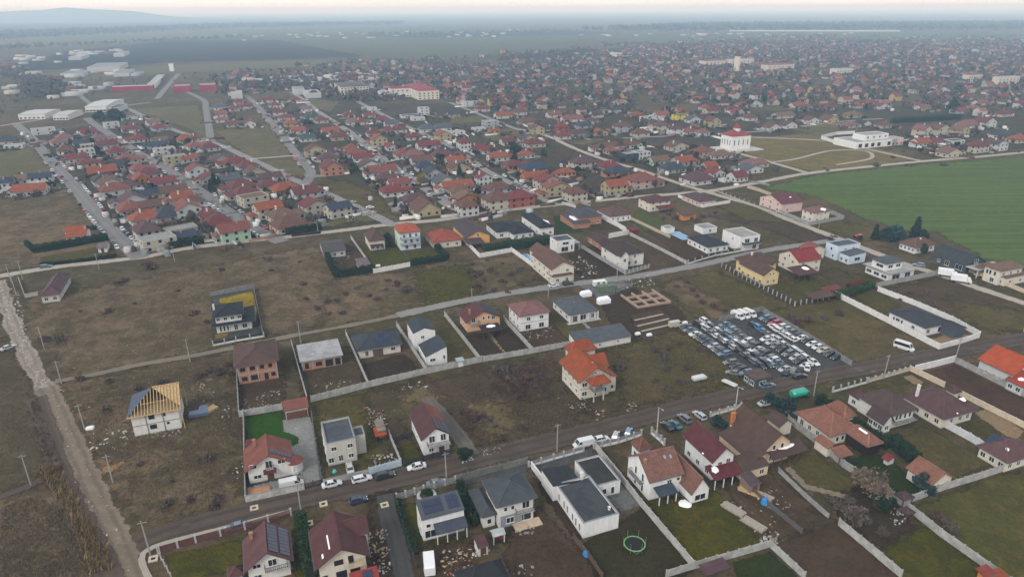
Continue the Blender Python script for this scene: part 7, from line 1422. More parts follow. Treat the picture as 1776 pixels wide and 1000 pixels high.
# foundation walls
p = at(1120, 520); t = thing('foundation', 'tan brick foundation walls of a house just begun', 'foundation', (p.x, p.y, 0), R(21)); m = MB()
for x in (-7, -2.5, 2, 6.5): m.box(x, -6, 0, x + .5, 6.5, .9)
for y in (-6, -1.5, 3): 
    for x0, x1 in ((-6.498, -2.502), (-1.998, 1.998), (2.502, 6.498)): m.box(x0, y, 0, x1, y + .5, .88)
m.build('walls', plain('tan_block', (.36, .26, .19), .25, 2), t); m = MB(); m.box(-7.4, -6.4, -.05, 7.4, 6.9, .02); m.build('footing', plain('trench', (.05, .038, .03)), t)
# garden beds
for i, (x0, y0, x1, y1) in enumerate(((1100, 556, 1150, 545), (1105, 566, 1160, 553), (1112, 575, 1168, 562))): road('garden_bed', [(x0, y0), (x1, y1)], 1.0, PALEP, register=False, n=4)
# service covers on the street
for i, (x, y, lab) in enumerate(((561, 874, 'square pale manhole surround on the street verge'), (441, 881, 'pale manhole surround below the low street wall'), (536, 908, 'pale manhole surround by the pole and thujas'), (667, 876, 'pale manhole surround at the lane mouth'), (266, 969, 'square white pole foot beside the junction pole'))):
    p = at(x, y); t = thing('manhole', lab, 'manhole', (p.x, p.y, 0), R(21)); m = MB(); e = .85; m.box(-e, -e, 0, e, -.4, .25); m.box(-e, .4, 0, e, e, .25); m.box(-e, -.4, 0, -.4, .4, .25); m.box(.4, -.4, 0, e, .4, .25); m.build('surround', plain('tan_concrete', (.44, .38, .28)), t); m = MB(); m.box(-.398, -.398, 0, .398, .398, .1); m.build('cover', HOLE, t)
# rubble and litter: heaps nobody would count
def heap(pts, name, label, cols, n, size, spread_h=.4):
    poly = W(pts); A = np.array(poly); V, Fq, mi = [], [], []
    c = 0; n = int(n * 1.0)
    while c < n:
        q = A.min(0) + (A.max(0) - A.min(0)) * nr.rand(2)
        if not pip(q[None], poly)[0]: continue
        c += 1; s = size * .46 * nr.uniform(.3, 1.3); a = nr.rand() * 6.3; l, w_, hh = s * nr.uniform(.6, 1.8), s * nr.uniform(.3, .9), s * nr.uniform(.15, .6); z = spread_h * nr.rand() ** 3
        i = len(V); ca, sa = math.cos(a), math.sin(a); tl = nr.uniform(-.3, .3)
        for zz in (0, 1):
            for x, y in ((-1, -1), (1, -1), (1, 1), (-1, 1)): V.append((q[0] + (x * l * ca - y * w_ * sa) / 2, q[1] + (x * l * sa + y * w_ * ca) / 2, max(0, z + zz * hh + x * tl * l * .4)))
        for f in ((4, 5, 6, 7), (0, 1, 5, 4), (1, 2, 6, 5), (2, 3, 7, 6), (3, 0, 4, 7)): Fq.append([i + k for k in f])
        mi += [nr.randint(len(cols))] * 5
    tag(put(name, fastmesh(name, V, Fq, cols, mi)), label, kind='stuff')
RUB = [LIGHTC, plain('tan_rubble', (.34, .27, .20)), OLDWOOD, CONC2]; WHT = [plain('white_scrap', (.58, .58, .57)), LIGHTC, LIGHTC, CONC2]; MIX = [LIGHTC, OLDWOOD, plain('red_scrap', (.28, .07, .05)), CONC2, HOLE, plain('tan_rubble', (.34, .27, .20))]
heap([(185, 745), (235, 735), (240, 770), (150, 790), (140, 760)], 'rubble', 'pale rubble and white scraps left of the half built house', RUB + WHT, 34, 1.3)
heap([(255, 752), (310, 742), (320, 752), (250, 765)], 'rubble', 'building scraps before the half built house', RUB, 40, .8)
heap([(330, 665), (370, 655), (375, 690), (335, 690)], 'rubble', 'timber offcuts beyond the half built house', RUB, 25, 1.0); heap([(380, 700), (400, 705), (398, 730), (380, 728)], 'rubble', 'tan rubble by the blue stacks', RUB, 14, .9)
heap([(422, 690), (488, 668), (485, 700), (420, 715)], 'rubble', 'bricks and lumps behind the raw brick house', RUB, 46, .8); heap([(540, 670), (600, 655), (620, 660), (560, 680)], 'rubble', 'tan brick heaps in the shell yard', RUB, 30, .8)
heap([(630, 705), (668, 715), (672, 738), (640, 742)], 'scrap_heap', 'scrap heap beside the tin roofed hut', MIX, 70, 1.0, .9); heap([(640, 795), (680, 780), (690, 800), (650, 812)], 'scrap_heap', 'scrap heap behind the pale blue site fence', MIX, 60, .9, .8)
heap([(635, 925), (672, 918), (678, 960), (650, 990), (640, 960)], 'firewood', 'tan firewood heap right of the large maroon roof', [TIMBER, OLDWOOD, plain('tan_rubble', (.34, .27, .20))], 90, .9, 1.0); heap([(660, 955), (672, 945), (680, 1000), (655, 1000)], 'rubble', 'white scraps along the lane', WHT + RUB, 30, .9)
heap([(765, 960), (815, 945), (825, 1000), (770, 1000)], 'firewood', 'chopped wood and scraps below the solar house', MIX + [TIMBER, TIMBER], 110, .9, .9); heap([(822, 950), (850, 950), (845, 962), (820, 965)], 'rubble', 'white broken slabs beside the maroon shed', WHT, 26, .9, .6)
heap([(885, 920), (930, 912), (925, 926), (885, 930)], 'rubble', 'tan rubble before the grey house terrace', RUB, 40, .8); heap([(860, 985), (930, 975), (925, 1000), (870, 1000)], 'rubble', 'scattered boards on the brown mud', RUB, 18, 1.2)
heap([(1268, 870), (1330, 850), (1352, 935), (1318, 942), (1270, 890)], 'rubble', 'boards and scraps strewn over the firewood yard', MIX + RUB, 70, .9, .3); heap([(1316, 935), (1345, 928), (1352, 945), (1325, 948)], 'firewood', 'grey stump heap in the lawn corner', [OLDWOOD, LIGHTC], 60, .8, .8)
heap([(985, 700), (1012, 690), (1025, 712), (990, 715)], 'rubble', 'rubble left of the orange gabled house', RUB, 26, .9); heap([(1030, 715), (1048, 710), (1052, 728), (1034, 730)], 'scrap_heap', 'dark scrap heap by the sand patch', MIX, 34, .9, .9); heap([(1082, 700), (1102, 696), (1104, 712), (1086, 716)], 'rubble', 'tan stone heap in the field', RUB, 30, .9, .6)
heap([(905, 572), (960, 564), (960, 585), (910, 592)], 'rubble', 'pink rubble before the pink roofed house', RUB + [plain('pink_rubble', (.4, .28, .24))], 50, .9); heap([(1060, 490), (1130, 478), (1140, 495), (1075, 505)], 'rubble', 'pale block heaps by the foundation', RUB + WHT, 60, 1.1, .6)
heap([(985, 448), (1020, 445), (1045, 478), (1010, 485)], 'rubble', 'pale board heaps right of the pool house', RUB + [SANDC], 60, 1.4, .6); heap([(560, 440), (605, 436), (612, 455), (575, 465)], 'scrap_heap', 'clutter inside the square hedge', MIX, 60, 1.0, .5)
heap([(835, 782), (870, 776), (878, 788), (840, 792)], 'rubble', 'stone lumps on the street verge', RUB, 20, .8); heap([(800, 795), (820, 790), (822, 800), (803, 804)], 'rubble', 'pale stones by the balcony house', RUB + WHT, 30, .8, .6)
heap([(690, 640 + 30), (738, 660), (740, 676), (700, 680)], 'rubble', 'white stony scraps on the flattened straw', RUB + WHT, 26, .9); heap([(1440, 745), (1500, 760), (1500, 780), (1460, 770)], 'rubble', 'garden clutter by the terracotta villa', MIX, 8, .5)
heap([(80, 655), (105, 660), (240, 1000), (195, 1000), (130, 840)], 'stones', 'loose pale stones along the tan dirt road', [LIGHTC, plain('tan_stone', (.40, .34, .28))], 150, .7, .02); heap([(0, 500), (30, 500), (60, 640), (95, 670), (60, 665), (15, 560)], 'stones', 'broken concrete on the rubble road', [LIGHTC, plain('tan_stone', (.40, .34, .28))], 260, 1.0, .05)
heap([(1320, 850), (1345, 842), (1375, 880), (1350, 890)], 'rubble', 'pale gravel scatter on the mud strip', RUB, 40, .6, .05); heap([(400, 770), (428, 765), (428, 840), (405, 850)], 'rubble', 'white litter along the thin concrete fence', WHT, 12, .8)
heap([(1535, 890), (1560, 878), (1578, 905), (1550, 912)], 'rubble', 'white boards beside the brown gazebo', WHT + [TIMBER], 26, 1.0, .3)
heap([(120, 560), (390, 610), (390, 850), (180, 860), (110, 680)], 'litter', 'scattered white litter on the dry field', WHT, 36, .5, .02); heap([(640, 690), (980, 640), (1000, 740), (700, 780)], 'litter', 'scattered pale litter on the rough field', RUB, 30, .5, .02)
# ------------------------------------------------------------------ vegetation
TW = foliage('bare_twigs', (.105, .082, .068), .3); TW2 = foliage('reddish_twigs', (.100, .063, .052), .3); TAN_T = foliage('tan_twigs', (.16, .12, .085), .3); BARK = plain('bark', (.10, .08, .065), .3, 4)
EVG = foliage('dark_needles', (.022, .042, .022), .5); EVG2 = foliage('green_needles', (.034, .062, .024), .5); BLUEV = foliage('blue_needles', (.03, .055, .05), .4); YEL = foliage('yellow_leaves', (.24, .19, .05), .4)
REEDM = foliage('dry_reeds', (.26, .185, .085), .45); REEDD = foliage('dark_reeds', (.10, .07, .045), .45)
def leafcloud(n, shape, size, seed, up=.3):
    r_ = np.random.RandomState(seed); V = np.zeros((n * 3, 3), np.float32)
    P = shape(r_, n); d = r_.normal(size=(n, 3)); d[:, 2] += up; d /= np.linalg.norm(d, axis=1)[:, None]; e = np.cross(d, r_.normal(size=(n, 3))); e /= np.linalg.norm(e, axis=1)[:, None]
    s = size * r_.uniform(.5, 1.4, (n, 1))
    V[0::3] = P - e * s * .35; V[1::3] = P + e * s * .35; V[2::3] = P + d * s
    return V, np.arange(n * 3).reshape(-1, 3)
def ball(rx, rz, zc, lobes=5):
    def f(r_, n):
        c = r_.normal(size=(lobes, 3)) * .42; k = r_.randint(lobes, size=n); q = r_.normal(size=(n, 3)); q /= np.linalg.norm(q, axis=1)[:, None]; q *= r_.uniform(.35, 1, (n, 1)) ** .5
        p = c[k] * .8 + q * .62; p[:, :2] *= rx; p[:, 2] = zc + p[:, 2] * rz; p[:, 2] = np.maximum(p[:, 2], .05); return p
    return f
def cone(r, h, z0=.2, pw=1.0):
    def f(r_, n):
        t = r_.rand(n) ** 1.4; a = r_.rand(n) * 6.283; rr = r * (1 - t) ** pw * (.7 + .3 * np.sin(t * 40 + a * 2)) * r_.uniform(.6, 1, n); return np.stack([rr * np.cos(a), rr * np.sin(a), z0 + t * (h - z0)], 1)
    return f
def branches(seed, h, spread, n=26):
    r_ = random.Random(seed); m = MB(); m.cyl((0, 0, 0), (0, 0, h * .45), h * .028 + .03, h * .018 + .02, 7)
    for i in range(n):
        z = h * r_.uniform(.22, .5); a = r_.uniform(0, 6.28); L = spread * r_.uniform(.5, 1.0); mid_ = (L * .5 * math.cos(a), L * .5 * math.sin(a), z + (h - z) * r_.uniform(.3, .6)); end = (L * math.cos(a + .3), L * math.sin(a + .3), z + (h - z) * r_.uniform(.5, 1.0))
        m.cyl((0, 0, z), mid_, .05 * h / 6, .03 * h / 6, 4); m.cyl(mid_, end, .03 * h / 6, .008, 4)
        for j in range(3):
            b = r_.uniform(0, 6.28); m.cyl(mid_, (mid_[0] + math.cos(b) * spread * .4, mid_[1] + math.sin(b) * spread * .4, mid_[2] + r_.uniform(.1, .3) * h), .018 * h / 6, .006, 3)
    return m
VEG = {}
def proto(kind, k):
    key = (kind, k)
    if key in VEG: return VEG[key]
    sd = hash_(kind) + k
    if kind == 'shrub': cr = fastmesh('twigs', *leafcloud(230, ball(1.2, .5, .42), .38, sd, .9), (TW, TW2, TW2)[k % 3]); tr = None
    elif kind == 'bare': cr = fastmesh('crown', *leafcloud(560, ball(2.6, 2.3, 4.0, 7), .65, sd, .8), TW); tr = branches(sd, 6.5, 2.4).mesh('trunk', BARK)
    elif kind == 'tanbare': cr = fastmesh('crown', *leafcloud(650, ball(3.6, 2.2, 3.2, 9), .7, sd, .9), TAN_T); tr = branches(sd, 6.0, 3.4).mesh('trunk', BARK)
    elif kind == 'yellow': cr = fastmesh('crown', *leafcloud(1300, ball(2.8, 2.8, 4.2, 7), .6, sd), YEL); tr = branches(sd, 6.5, 2.2).mesh('trunk', BARK)
    elif kind == 'cone': cr = fastmesh('crown', *leafcloud(2600, cone(3.1, 9.2, .3, .8), .8, sd, -.2), (EVG, BLUEV)[k % 2]); tr = None
    elif kind == 'thuja': cr = fastmesh('crown', *leafcloud(900, cone(.75, 3.6, .05, .55), .4, sd, 1.0), (EVG, EVG2)[k % 2]); tr = None
    elif kind == 'round': cr = fastmesh('crown', *leafcloud(1700, ball(2.2, 1.9, 1.9, 6), .6, sd), (EVG, BLUEV)[k % 2]); tr = None
    elif kind == 'ball': cr = fastmesh('crown', *leafcloud(500, ball(.9, .8, .8, 4), .35, sd), EVG2); tr = None
    if tr is None:
        m = MB(); m.cyl((0, 0, 0), (0, 0, {'cone': 8.5, 'thuja': 3.0, 'round': 2.6, 'ball': 1.0, 'shrub': .7}[kind]), {'cone': .2, 'round': .15}.get(kind, .06), .03, 6); tr = m.mesh('trunk' if kind != 'shrub' else 'stem', BARK)
    VEG[key] = (cr, tr); return VEG[key]
def hash_(s_): return sum(ord(c) * (i + 3) for i, c in enumerate(s_)) % 9000
def plant(kind, px, py, s, name, label, cat, group=None, P=None, sz=1.0):
    p = P or at(px, py); cr, tr = proto(kind, rng.randrange(4)); t = thing(name, label, cat, (p[0], p[1], 0), rng.uniform(0, 6.28), group); t.scale = (s, s, s * sz)
    put(cr.name.split('.')[0], cr, t); put(tr.name.split('.')[0], tr, t); return t
def shrubs(where, pts, s=1.2, jit=.35):
    pts = sorted(pts)
    for i, q in enumerate(pts): plant('shrub', q[0], q[1], (q[2] if len(q) > 2 else s) * .82 * rng.uniform(1 - jit, 1 + jit), 'bare_shrub', f'{ordn(i + 1)} bare shrub from left {where}', 'shrub', 'bare shrubs on the rough ground')
shrubs('in the rough grass below the car lot', [(1130, 580), (1135, 610, 1.5), (1165, 592), (1160, 604, 1.8), (1152, 616, 1.8), (1150, 626, 1.6), (1180, 598), (1185, 580, 1.3), (1075, 640, 2.2), (1086, 624), (1155, 642, 1.4), (1190, 640, 1.6), (1240, 651, 1.5), (1182, 664, 1.5), (1138, 662, 1.4), (1155, 675, 1.6), (1218, 607, 1.6), (1126, 592)])
shrubs('in the dark scrub left of the orange gabled house', [(870, 645, 2), (880, 655, 2), (890, 662, 2.2), (900, 670, 2.2), (915, 662, 2), (925, 675, 2), (905, 685, 2), (885, 680, 2), (875, 638, 1.8), (935, 658, 1.6), (860, 640, 1.5), (895, 645, 1.6), (920, 645, 1.5), (945, 690, 1.4)])
shrubs('near the street in the straw coloured field', [(812, 722, 1.6), (825, 728, 1.8), (838, 724, 1.6), (850, 730, 1.5), (818, 740, 1.3), (870, 760), (800, 715), (860, 740), (905, 745), (840, 772)])
shrubs('in the brown field right of the black two tier house', [(527, 494, 1.5), (533, 519, 1.4), (568, 523, 1.4), (585, 523, 1.4), (602, 511, 1.5), (594, 544, 1.5), (550, 536), (570, 545), (670, 502, 1.4), (690, 494, 1.7), (704, 506, 2), (642, 514), (655, 520), (620, 500), (672, 488)])
shrubs('in the dry thicket left of the pool house', [(818, 460, 1.7), (815, 473, 1.5), (830, 478, 1.8), (848, 470, 1.6), (862, 475, 1.6), (840, 488, 1.6), (828, 500, 1.7), (856, 505, 1.6), (870, 490, 1.5), (885, 478, 1.4), (845, 452, 1.4), (872, 458, 1.4), (900, 470, 1.4), (880, 508, 1.4), (905, 495)])
shrubs('in the wide brown field above the grassy track', [(262, 466, 2.6), (216, 489, 2.8), (205, 494, 1.6), (190, 542, 1.8), (235, 527, 1.2), (100, 592, 2.2), (80, 590, 1.4), (340, 545), (420, 500), (470, 470), (520, 455), (385, 470), (140, 540), (310, 505), (360, 560)])
shrubs('round the half built house', [(140, 660, 1.2), (193, 663, 1.3), (240, 675, 1.4), (280, 665, 1.7), (185, 712, 1.4), (358, 798, 1.7), (243, 806, 1.1), (370, 880, 1.9), (378, 866, 1.4), (286, 877), (330, 870), (300, 835), (400, 650, 2), (385, 648, 2.2), (365, 645, 2), (345, 655, 1.8), (395, 635, 2)])
shrubs('on the olive field right of the car lot', [(1378, 560, 1.8), (1400, 557, 1.6), (1430, 553, 1.7), (1457, 546, 1.7), (1370, 552, 1.4), (1390, 568, 1.2)])
shrubs('on the brown field behind the car lot', [(1175, 498, 1.5), (1200, 505, 1.5), (1220, 527, 1.5), (1238, 532, 1.5), (1190, 490, 1.3), (1255, 538, 1.3), (1210, 515, 1.2)])
shrubs('along the dark pasture clump', [(1625, 896, 1.4), (1634, 904, 1.6), (1645, 914, 1.6), (1655, 922, 1.5)]); shrubs('in the garden scrub between the two near fences', [(1500, 835, 1.3), (1470, 870, 1.2), (1455, 880, 1.1), (1520, 880, 1.2), (1505, 905, 1.2), (1530, 925, 1.1), (1440, 868, 1.1)])
shrubs('on the fallow plot above the white lorries', [(1560, 520, 1.5), (1590, 525, 1.5), (1615, 530, 1.4), (1640, 515, 1.3), (1580, 508, 1.2), (1605, 512, 1.4)])
shrubs('in the park by the wheat field', [(1435, 297, 2.2), (1518, 289, 2.6), (1571, 287, 1.8), (1582, 289, 2), (1638, 288, 2), (1548, 275, 1.8), (1605, 268, 2.8), (1230, 262, 1.5), (1290, 265, 1.5), (1567, 264, 1.6), (1430, 293, 1.6)])
shrubs('by the garden sheds between the estate and the wheat field', [(1160, 372, 2), (1172, 378, 2.2), (1195, 380, 2.2), (1210, 383, 2), (1220, 378, 1.8), (1240, 370, 1.6), (1150, 380, 1.6)])
for px, py, k, s, nm, lab, cat in ((1587, 411, 'cone', 1.05, 'conifer_tree', 'tall dark conifer behind the brown tile bungalow', 'conifer'), (1550, 417, 'round', 1.9, 'evergreen_tree', 'wide blue green evergreen left of the tall conifer', 'evergreen'), (1540, 416, 'round', 1.5, 'evergreen_tree', 'evergreen clump joined left of the wide blue green one', 'evergreen'), (1517, 414, 'cone', .75, 'conifer_tree', 'small conifer at the left end of the clump by the wheat', 'conifer'), (1562, 414, 'shrub', 2.4, 'bare_tree', 'bare brown bush between the evergreens by the wheat', 'bush'), (1603, 411, 'round', .9, 'evergreen_tree', 'low evergreen right of the tall conifer', 'evergreen'), (1600, 438, 'round', 1.1, 'evergreen_tree', 'dark evergreen before the brown tile bungalow', 'evergreen'),
    (1605, 849, 'round', 1.0, 'evergreen_bush', 'round dark evergreen before the cream outbuilding', 'evergreen'), (1533, 884, 'round', .9, 'evergreen_bush', 'dark evergreen by the tan weeping tree', 'evergreen'), (1515, 862, 'tanbare', 1.05, 'weeping_tree', 'large tan leafless weeping tree against the long fence', 'tree'), (1495, 845, 'tanbare', .8, 'weeping_tree', 'smaller tan leafless tree left of the weeping tree', 'tree'), (1476, 922, 'bare', 1.0, 'bare_tree', 'grey bare tree beside the pale concrete fence end', 'tree'), (731, 320, 'yellow', 1.1, 'yellow_tree', 'tree with yellow leaves beside the straight diagonal road', 'tree'), (385, 332, 'yellow', .7, 'green_tree', 'lime green young tree right of the dark firs on the second street', 'tree'), (373, 326, 'cone', 1.0, 'conifer_tree', 'tallest dark fir on the second street', 'conifer'), (366, 330, 'cone', .7, 'conifer_tree', 'smaller fir left of the tallest one on the second street', 'conifer'), (381, 326, 'cone', .75, 'conifer_tree', 'smaller fir right of the tallest one on the second street', 'conifer'),
    (176, 210, 'round', 2.6, 'evergreen_tree', 'dark green tree clump left of the white cube far off', 'evergreen'), (200, 207, 'round', 2.8, 'evergreen_tree', 'dark green tree clump right of the white cube far off', 'evergreen'), (192, 206, 'round', 2.2, 'evergreen_tree', 'dark green tree behind the white cube far off', 'evergreen'), (211, 208, 'round', 2.2, 'evergreen_tree', 'rightmost dark tree of the far clump', 'evergreen'), (672, 415, 'round', .9, 'evergreen_tree', 'dark conifer between the brown roofed cottage and mint house', 'evergreen'), (678, 428, 'cone', .6, 'conifer_tree', 'slim dark conifer before the mint house', 'conifer'), (895, 268, 'round', 1.8, 'evergreen_tree', 'big dark tree beside the brick street gardens', 'evergreen'), (1002, 302, 'round', 1.2, 'evergreen_tree', 'dark round tree right of the orange roofed corner house', 'evergreen'), (762, 279, 'round', 1.5, 'evergreen_tree', 'dark green tree behind the yellow gabled house', 'evergreen'), (1650, 196, 'round', 3.0, 'evergreen_tree', 'wide dark tree group beyond the mansion', 'evergreen'), (742, 860, 'ball', 1.3, 'round_bush', 'clipped bush in the white planter', 'bush'), (808, 796, 'round', .75, 'evergreen_bush', 'dark bush at the balcony house gate', 'bush'), (1246, 738, 'round', .8, 'evergreen_bush', 'dark bush before the orange chimney', 'bush'), (1337, 700, 'round', .9, 'evergreen_bush', 'dark bush in the courtyard behind the big brown roof', 'bush'), (1365, 712, 'round', 1.0, 'evergreen_bush', 'dark bush left of the terracotta villa', 'bush'), (465, 452, 'shrub', 1.6, 'bare_shrub', 'bare bush at the top edge of the brown field', 'shrub')):
    plant(k, px, py, s, nm, lab, cat)
def hedge(label, pts, h, wd, mat, name='hedge', cat='hedge', dens=34):
    L = [at(x, y) for x, y in pts]; V, Fs = [], []; c = 0; o = L[0]; cm = MB()
    for a, b in zip(L, L[1:]):
        d = (b - a); ln = d.length; u = d / ln; s_ = Vector((-u.y, u.x)); n = int(ln * (h + wd) * dens)
        t = nr.rand(n) * ln; side = nr.rand(n); off = np.where(side < .6, np.where(nr.rand(n) < .5, -1, 1) * wd / 2 * nr.uniform(.75, 1.1, n), nr.uniform(-wd / 2, wd / 2, n)); z = np.where(side < .6, nr.uniform(.05, h, n), h * nr.uniform(.85, 1.06, n)) * (1 + .10 * np.sin(t * 1.9) + .05 * np.sin(t * 5.3))
        P = np.stack([a.x - o.x + u.x * t + s_.x * off, a.y - o.y + u.y * t + s_.y * off, z], 1)
        dd = nr.normal(size=(n, 3)); dd[:, 2] += .5; dd /= np.linalg.norm(dd, axis=1)[:, None]; e = np.cross(dd, nr.normal(size=(n, 3))); e /= np.linalg.norm(e, axis=1)[:, None]; sz = .42 * nr.uniform(.6, 1.3, (n, 1))
        q = np.empty((n * 3, 3)); q[0::3] = P - e * sz * .4; q[1::3] = P + e * sz * .4; q[2::3] = P + dd * sz; V.append(q)
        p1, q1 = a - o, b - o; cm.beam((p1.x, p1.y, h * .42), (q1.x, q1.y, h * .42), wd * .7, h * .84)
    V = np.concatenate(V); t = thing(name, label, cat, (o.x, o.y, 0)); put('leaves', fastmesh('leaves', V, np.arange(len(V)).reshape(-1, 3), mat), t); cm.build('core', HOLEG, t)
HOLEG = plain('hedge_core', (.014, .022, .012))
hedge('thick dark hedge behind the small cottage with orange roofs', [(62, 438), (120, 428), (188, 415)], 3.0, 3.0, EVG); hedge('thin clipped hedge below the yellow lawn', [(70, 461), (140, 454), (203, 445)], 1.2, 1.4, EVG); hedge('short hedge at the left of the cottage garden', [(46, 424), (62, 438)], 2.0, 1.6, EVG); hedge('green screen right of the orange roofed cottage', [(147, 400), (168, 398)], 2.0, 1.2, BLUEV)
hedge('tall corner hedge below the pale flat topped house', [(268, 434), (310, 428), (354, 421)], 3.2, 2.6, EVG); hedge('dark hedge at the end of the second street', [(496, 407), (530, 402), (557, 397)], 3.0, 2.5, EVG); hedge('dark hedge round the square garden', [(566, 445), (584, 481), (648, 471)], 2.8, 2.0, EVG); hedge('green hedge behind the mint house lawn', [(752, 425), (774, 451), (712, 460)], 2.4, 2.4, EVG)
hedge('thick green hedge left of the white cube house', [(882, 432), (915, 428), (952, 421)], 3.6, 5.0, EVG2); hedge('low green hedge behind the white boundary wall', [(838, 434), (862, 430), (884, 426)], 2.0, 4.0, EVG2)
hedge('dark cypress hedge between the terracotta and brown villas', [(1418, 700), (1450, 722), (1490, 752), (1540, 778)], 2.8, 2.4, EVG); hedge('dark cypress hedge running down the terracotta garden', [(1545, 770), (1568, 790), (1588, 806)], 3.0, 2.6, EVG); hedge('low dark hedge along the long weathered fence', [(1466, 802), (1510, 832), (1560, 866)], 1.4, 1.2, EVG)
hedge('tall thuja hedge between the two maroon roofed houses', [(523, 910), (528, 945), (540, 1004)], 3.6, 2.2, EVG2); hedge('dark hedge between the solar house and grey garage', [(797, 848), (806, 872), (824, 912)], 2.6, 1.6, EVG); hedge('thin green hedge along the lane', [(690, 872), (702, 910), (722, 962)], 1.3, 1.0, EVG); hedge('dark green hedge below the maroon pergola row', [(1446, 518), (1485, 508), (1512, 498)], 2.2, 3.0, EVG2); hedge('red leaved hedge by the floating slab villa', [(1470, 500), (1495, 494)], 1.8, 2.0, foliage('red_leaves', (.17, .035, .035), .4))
hedge('dark hedge across the far meadow left of the mansion gables', [(1545, 214), (1600, 211), (1665, 207)], 5, 3, EVG, dens=8)
# reeds in the turned strip
def scatter(name, label, poly, n, mk, mats, z=0.0, world=False):
    poly = poly if world else W(poly); A = np.array(poly); V, Fs = [], []
    P = A.min(0) + (A.max(0) - A.min(0)) * nr.rand(int(n * 2.5), 2); P = P[pip(P, poly)][:n]
    V = mk(P); return tag(put(name, fastmesh(name, V, np.arange(len(V)).reshape(-1, 3), mats, nr.randint(len(mats), size=len(V) // 3))), label, kind='stuff')
def blades(h0, h1, w_, lean=(0, 0), k=1):
    def f(P):
        P = np.repeat(P, k, 0) + nr.normal(size=(len(P) * k, 2)) * .18; n = len(P); h = nr.uniform(h0, h1, n); a = nr.rand(n) * 6.283; dx, dy = np.cos(a) * w_, np.sin(a) * w_; lx = nr.normal(size=n) * .3 * h + lean[0] * h; ly = nr.normal(size=n) * .3 * h + lean[1] * h
        V = np.zeros((n * 3, 3)); V[0::3, :2] = P - np.stack([dx, dy], 1); V[1::3, :2] = P + np.stack([dx, dy], 1); V[2::3, :2] = P + np.stack([lx, ly], 1); V[2::3, 2] = h; return V
    return f
scatter('reeds', 'band of tall yellow brown reeds along the turned strip', [(60, 818), (98, 806), (120, 850), (150, 900), (180, 945), (196, 985), (150, 1000), (140, 950), (112, 880)], 2600, blades(.9, 2.3, .10, (.35, -.1), 3), [REEDM, REEDD, REEDM])
scatter('reeds', 'brown reeds beside the ditch mouth', [(52, 700), (66, 690), (112, 815), (95, 835), (70, 790)], 900, blades(.5, 1.3, .09, (.2, 0), 3), [REEDD, REEDD, TW2])
FIELDS = [([(60, 520), (560, 430), (600, 480), (560, 560), (330, 612), (130, 645)], 7000), ([(565, 490), (895, 445), (940, 480), (820, 515), (690, 540)], 4500), ([(125, 675), (395, 618), (412, 865), (300, 905), (220, 870), (160, 760)], 9000), ([(0, 880), (60, 860), (110, 880), (180, 1000), (0, 1000)], 4000), ([(655, 682), (955, 625), (1005, 700), (1015, 735), (860, 780), (790, 765), (745, 690)], 7000), ([(1065, 605), (1190, 580), (1285, 655), (1195, 688), (1080, 715)], 4000), ([(0, 580), (20, 600), (65, 690), (95, 780), (60, 840), (0, 860)], 2500)]
for i, (pl, n) in enumerate(FIELDS): scatter('dry_grass', 'tufts of dead grass on the rough ground', pl, n, blades(.15, .55, .09, (0, 0), 2), [foliage('dead_grass', (.165, .128, .088), .3), foliage('dead_grass_dark', (.10, .078, .054), .3)])
# garden and street trees among the estate houses: things; the hazier rest one mass
mids_ = np.array(MID); cnt = 0
cand = mids_[np.argsort(mids_[:, 1])]
for q in cand:
    if cnt >= 150: break
    for k in range(1 if rng.random() < .8 else 2):
        a = rng.uniform(0, 6.28); r = rng.uniform(9, 13); P = np.array([[q[0] + r * math.cos(a), q[1] + r * math.sin(a)]])
        if in_road(P)[0] or np.min(np.linalg.norm(mids_ - P[0], axis=1)) < 8: continue
        kd = rng.choices(('bare', 'shrub', 'round', 'thuja', 'cone'), (5, 4, 2, 1.2, .6))[0]; cnt += 1
        nm, lb = {'bare': ('bare_tree', 'small leafless tree in an estate garden'), 'shrub': ('bare_shrub', 'bare twiggy bush in an estate garden'), 'round': ('evergreen_tree', 'dark round evergreen in an estate garden'), 'thuja': ('thuja_tree', 'slim dark thuja in an estate garden'), 'cone': ('conifer_tree', 'pointed dark conifer in an estate garden')}[kd]
        plant(kd, 0, 0, {'bare': .9, 'shrub': 2.0, 'round': .95, 'thuja': 1.2, 'cone': .7}[kd] * rng.uniform(.75, 1.25), nm, lb, 'tree' if kd != 'shrub' else 'shrub', f'{nm.replace("_", " ")}s in the estate gardens', P=Vector(P[0]))
def treemass(name, label, P, s0, s1, mats, per=26, wts=None):
    n = len(P); s = nr.uniform(s0, s1, n); c = np.repeat(np.c_[P, s * .55], per, 0); sr = np.repeat(s, per)[:, None]; q = nr.normal(size=(n * per, 3)); q /= np.linalg.norm(q, axis=1)[:, None]; q *= nr.uniform(.3, 1, (n * per, 1)); q[:, 2] *= .9
    X = c + q * sr * .5; X[:, 2] = np.maximum(X[:, 2], .2); e = nr.normal(size=X.shape); e /= np.linalg.norm(e, axis=1)[:, None]; f = nr.normal(size=X.shape); f /= np.linalg.norm(f, axis=1)[:, None]; z = sr * .26
    V = np.empty((len(X) * 3, 3)); V[0::3] = X - e * z; V[1::3] = X + e * z; V[2::3] = X + f * z * 1.5
    mi = np.repeat(nr.choice(len(mats), size=n, p=wts), per); tag(put(name, fastmesh(name, V, np.arange(len(V)).reshape(-1, 3), mats, mi)), label, kind='stuff')
T = np.concatenate([FARHOUSE + nr.uniform(-12, 12, FARHOUSE.shape), FARHOUSE + nr.uniform(-14, 14, FARHOUSE.shape), FARHOUSE + nr.uniform(-14, 14, FARHOUSE.shape)]); T = T[~in_road(T)]
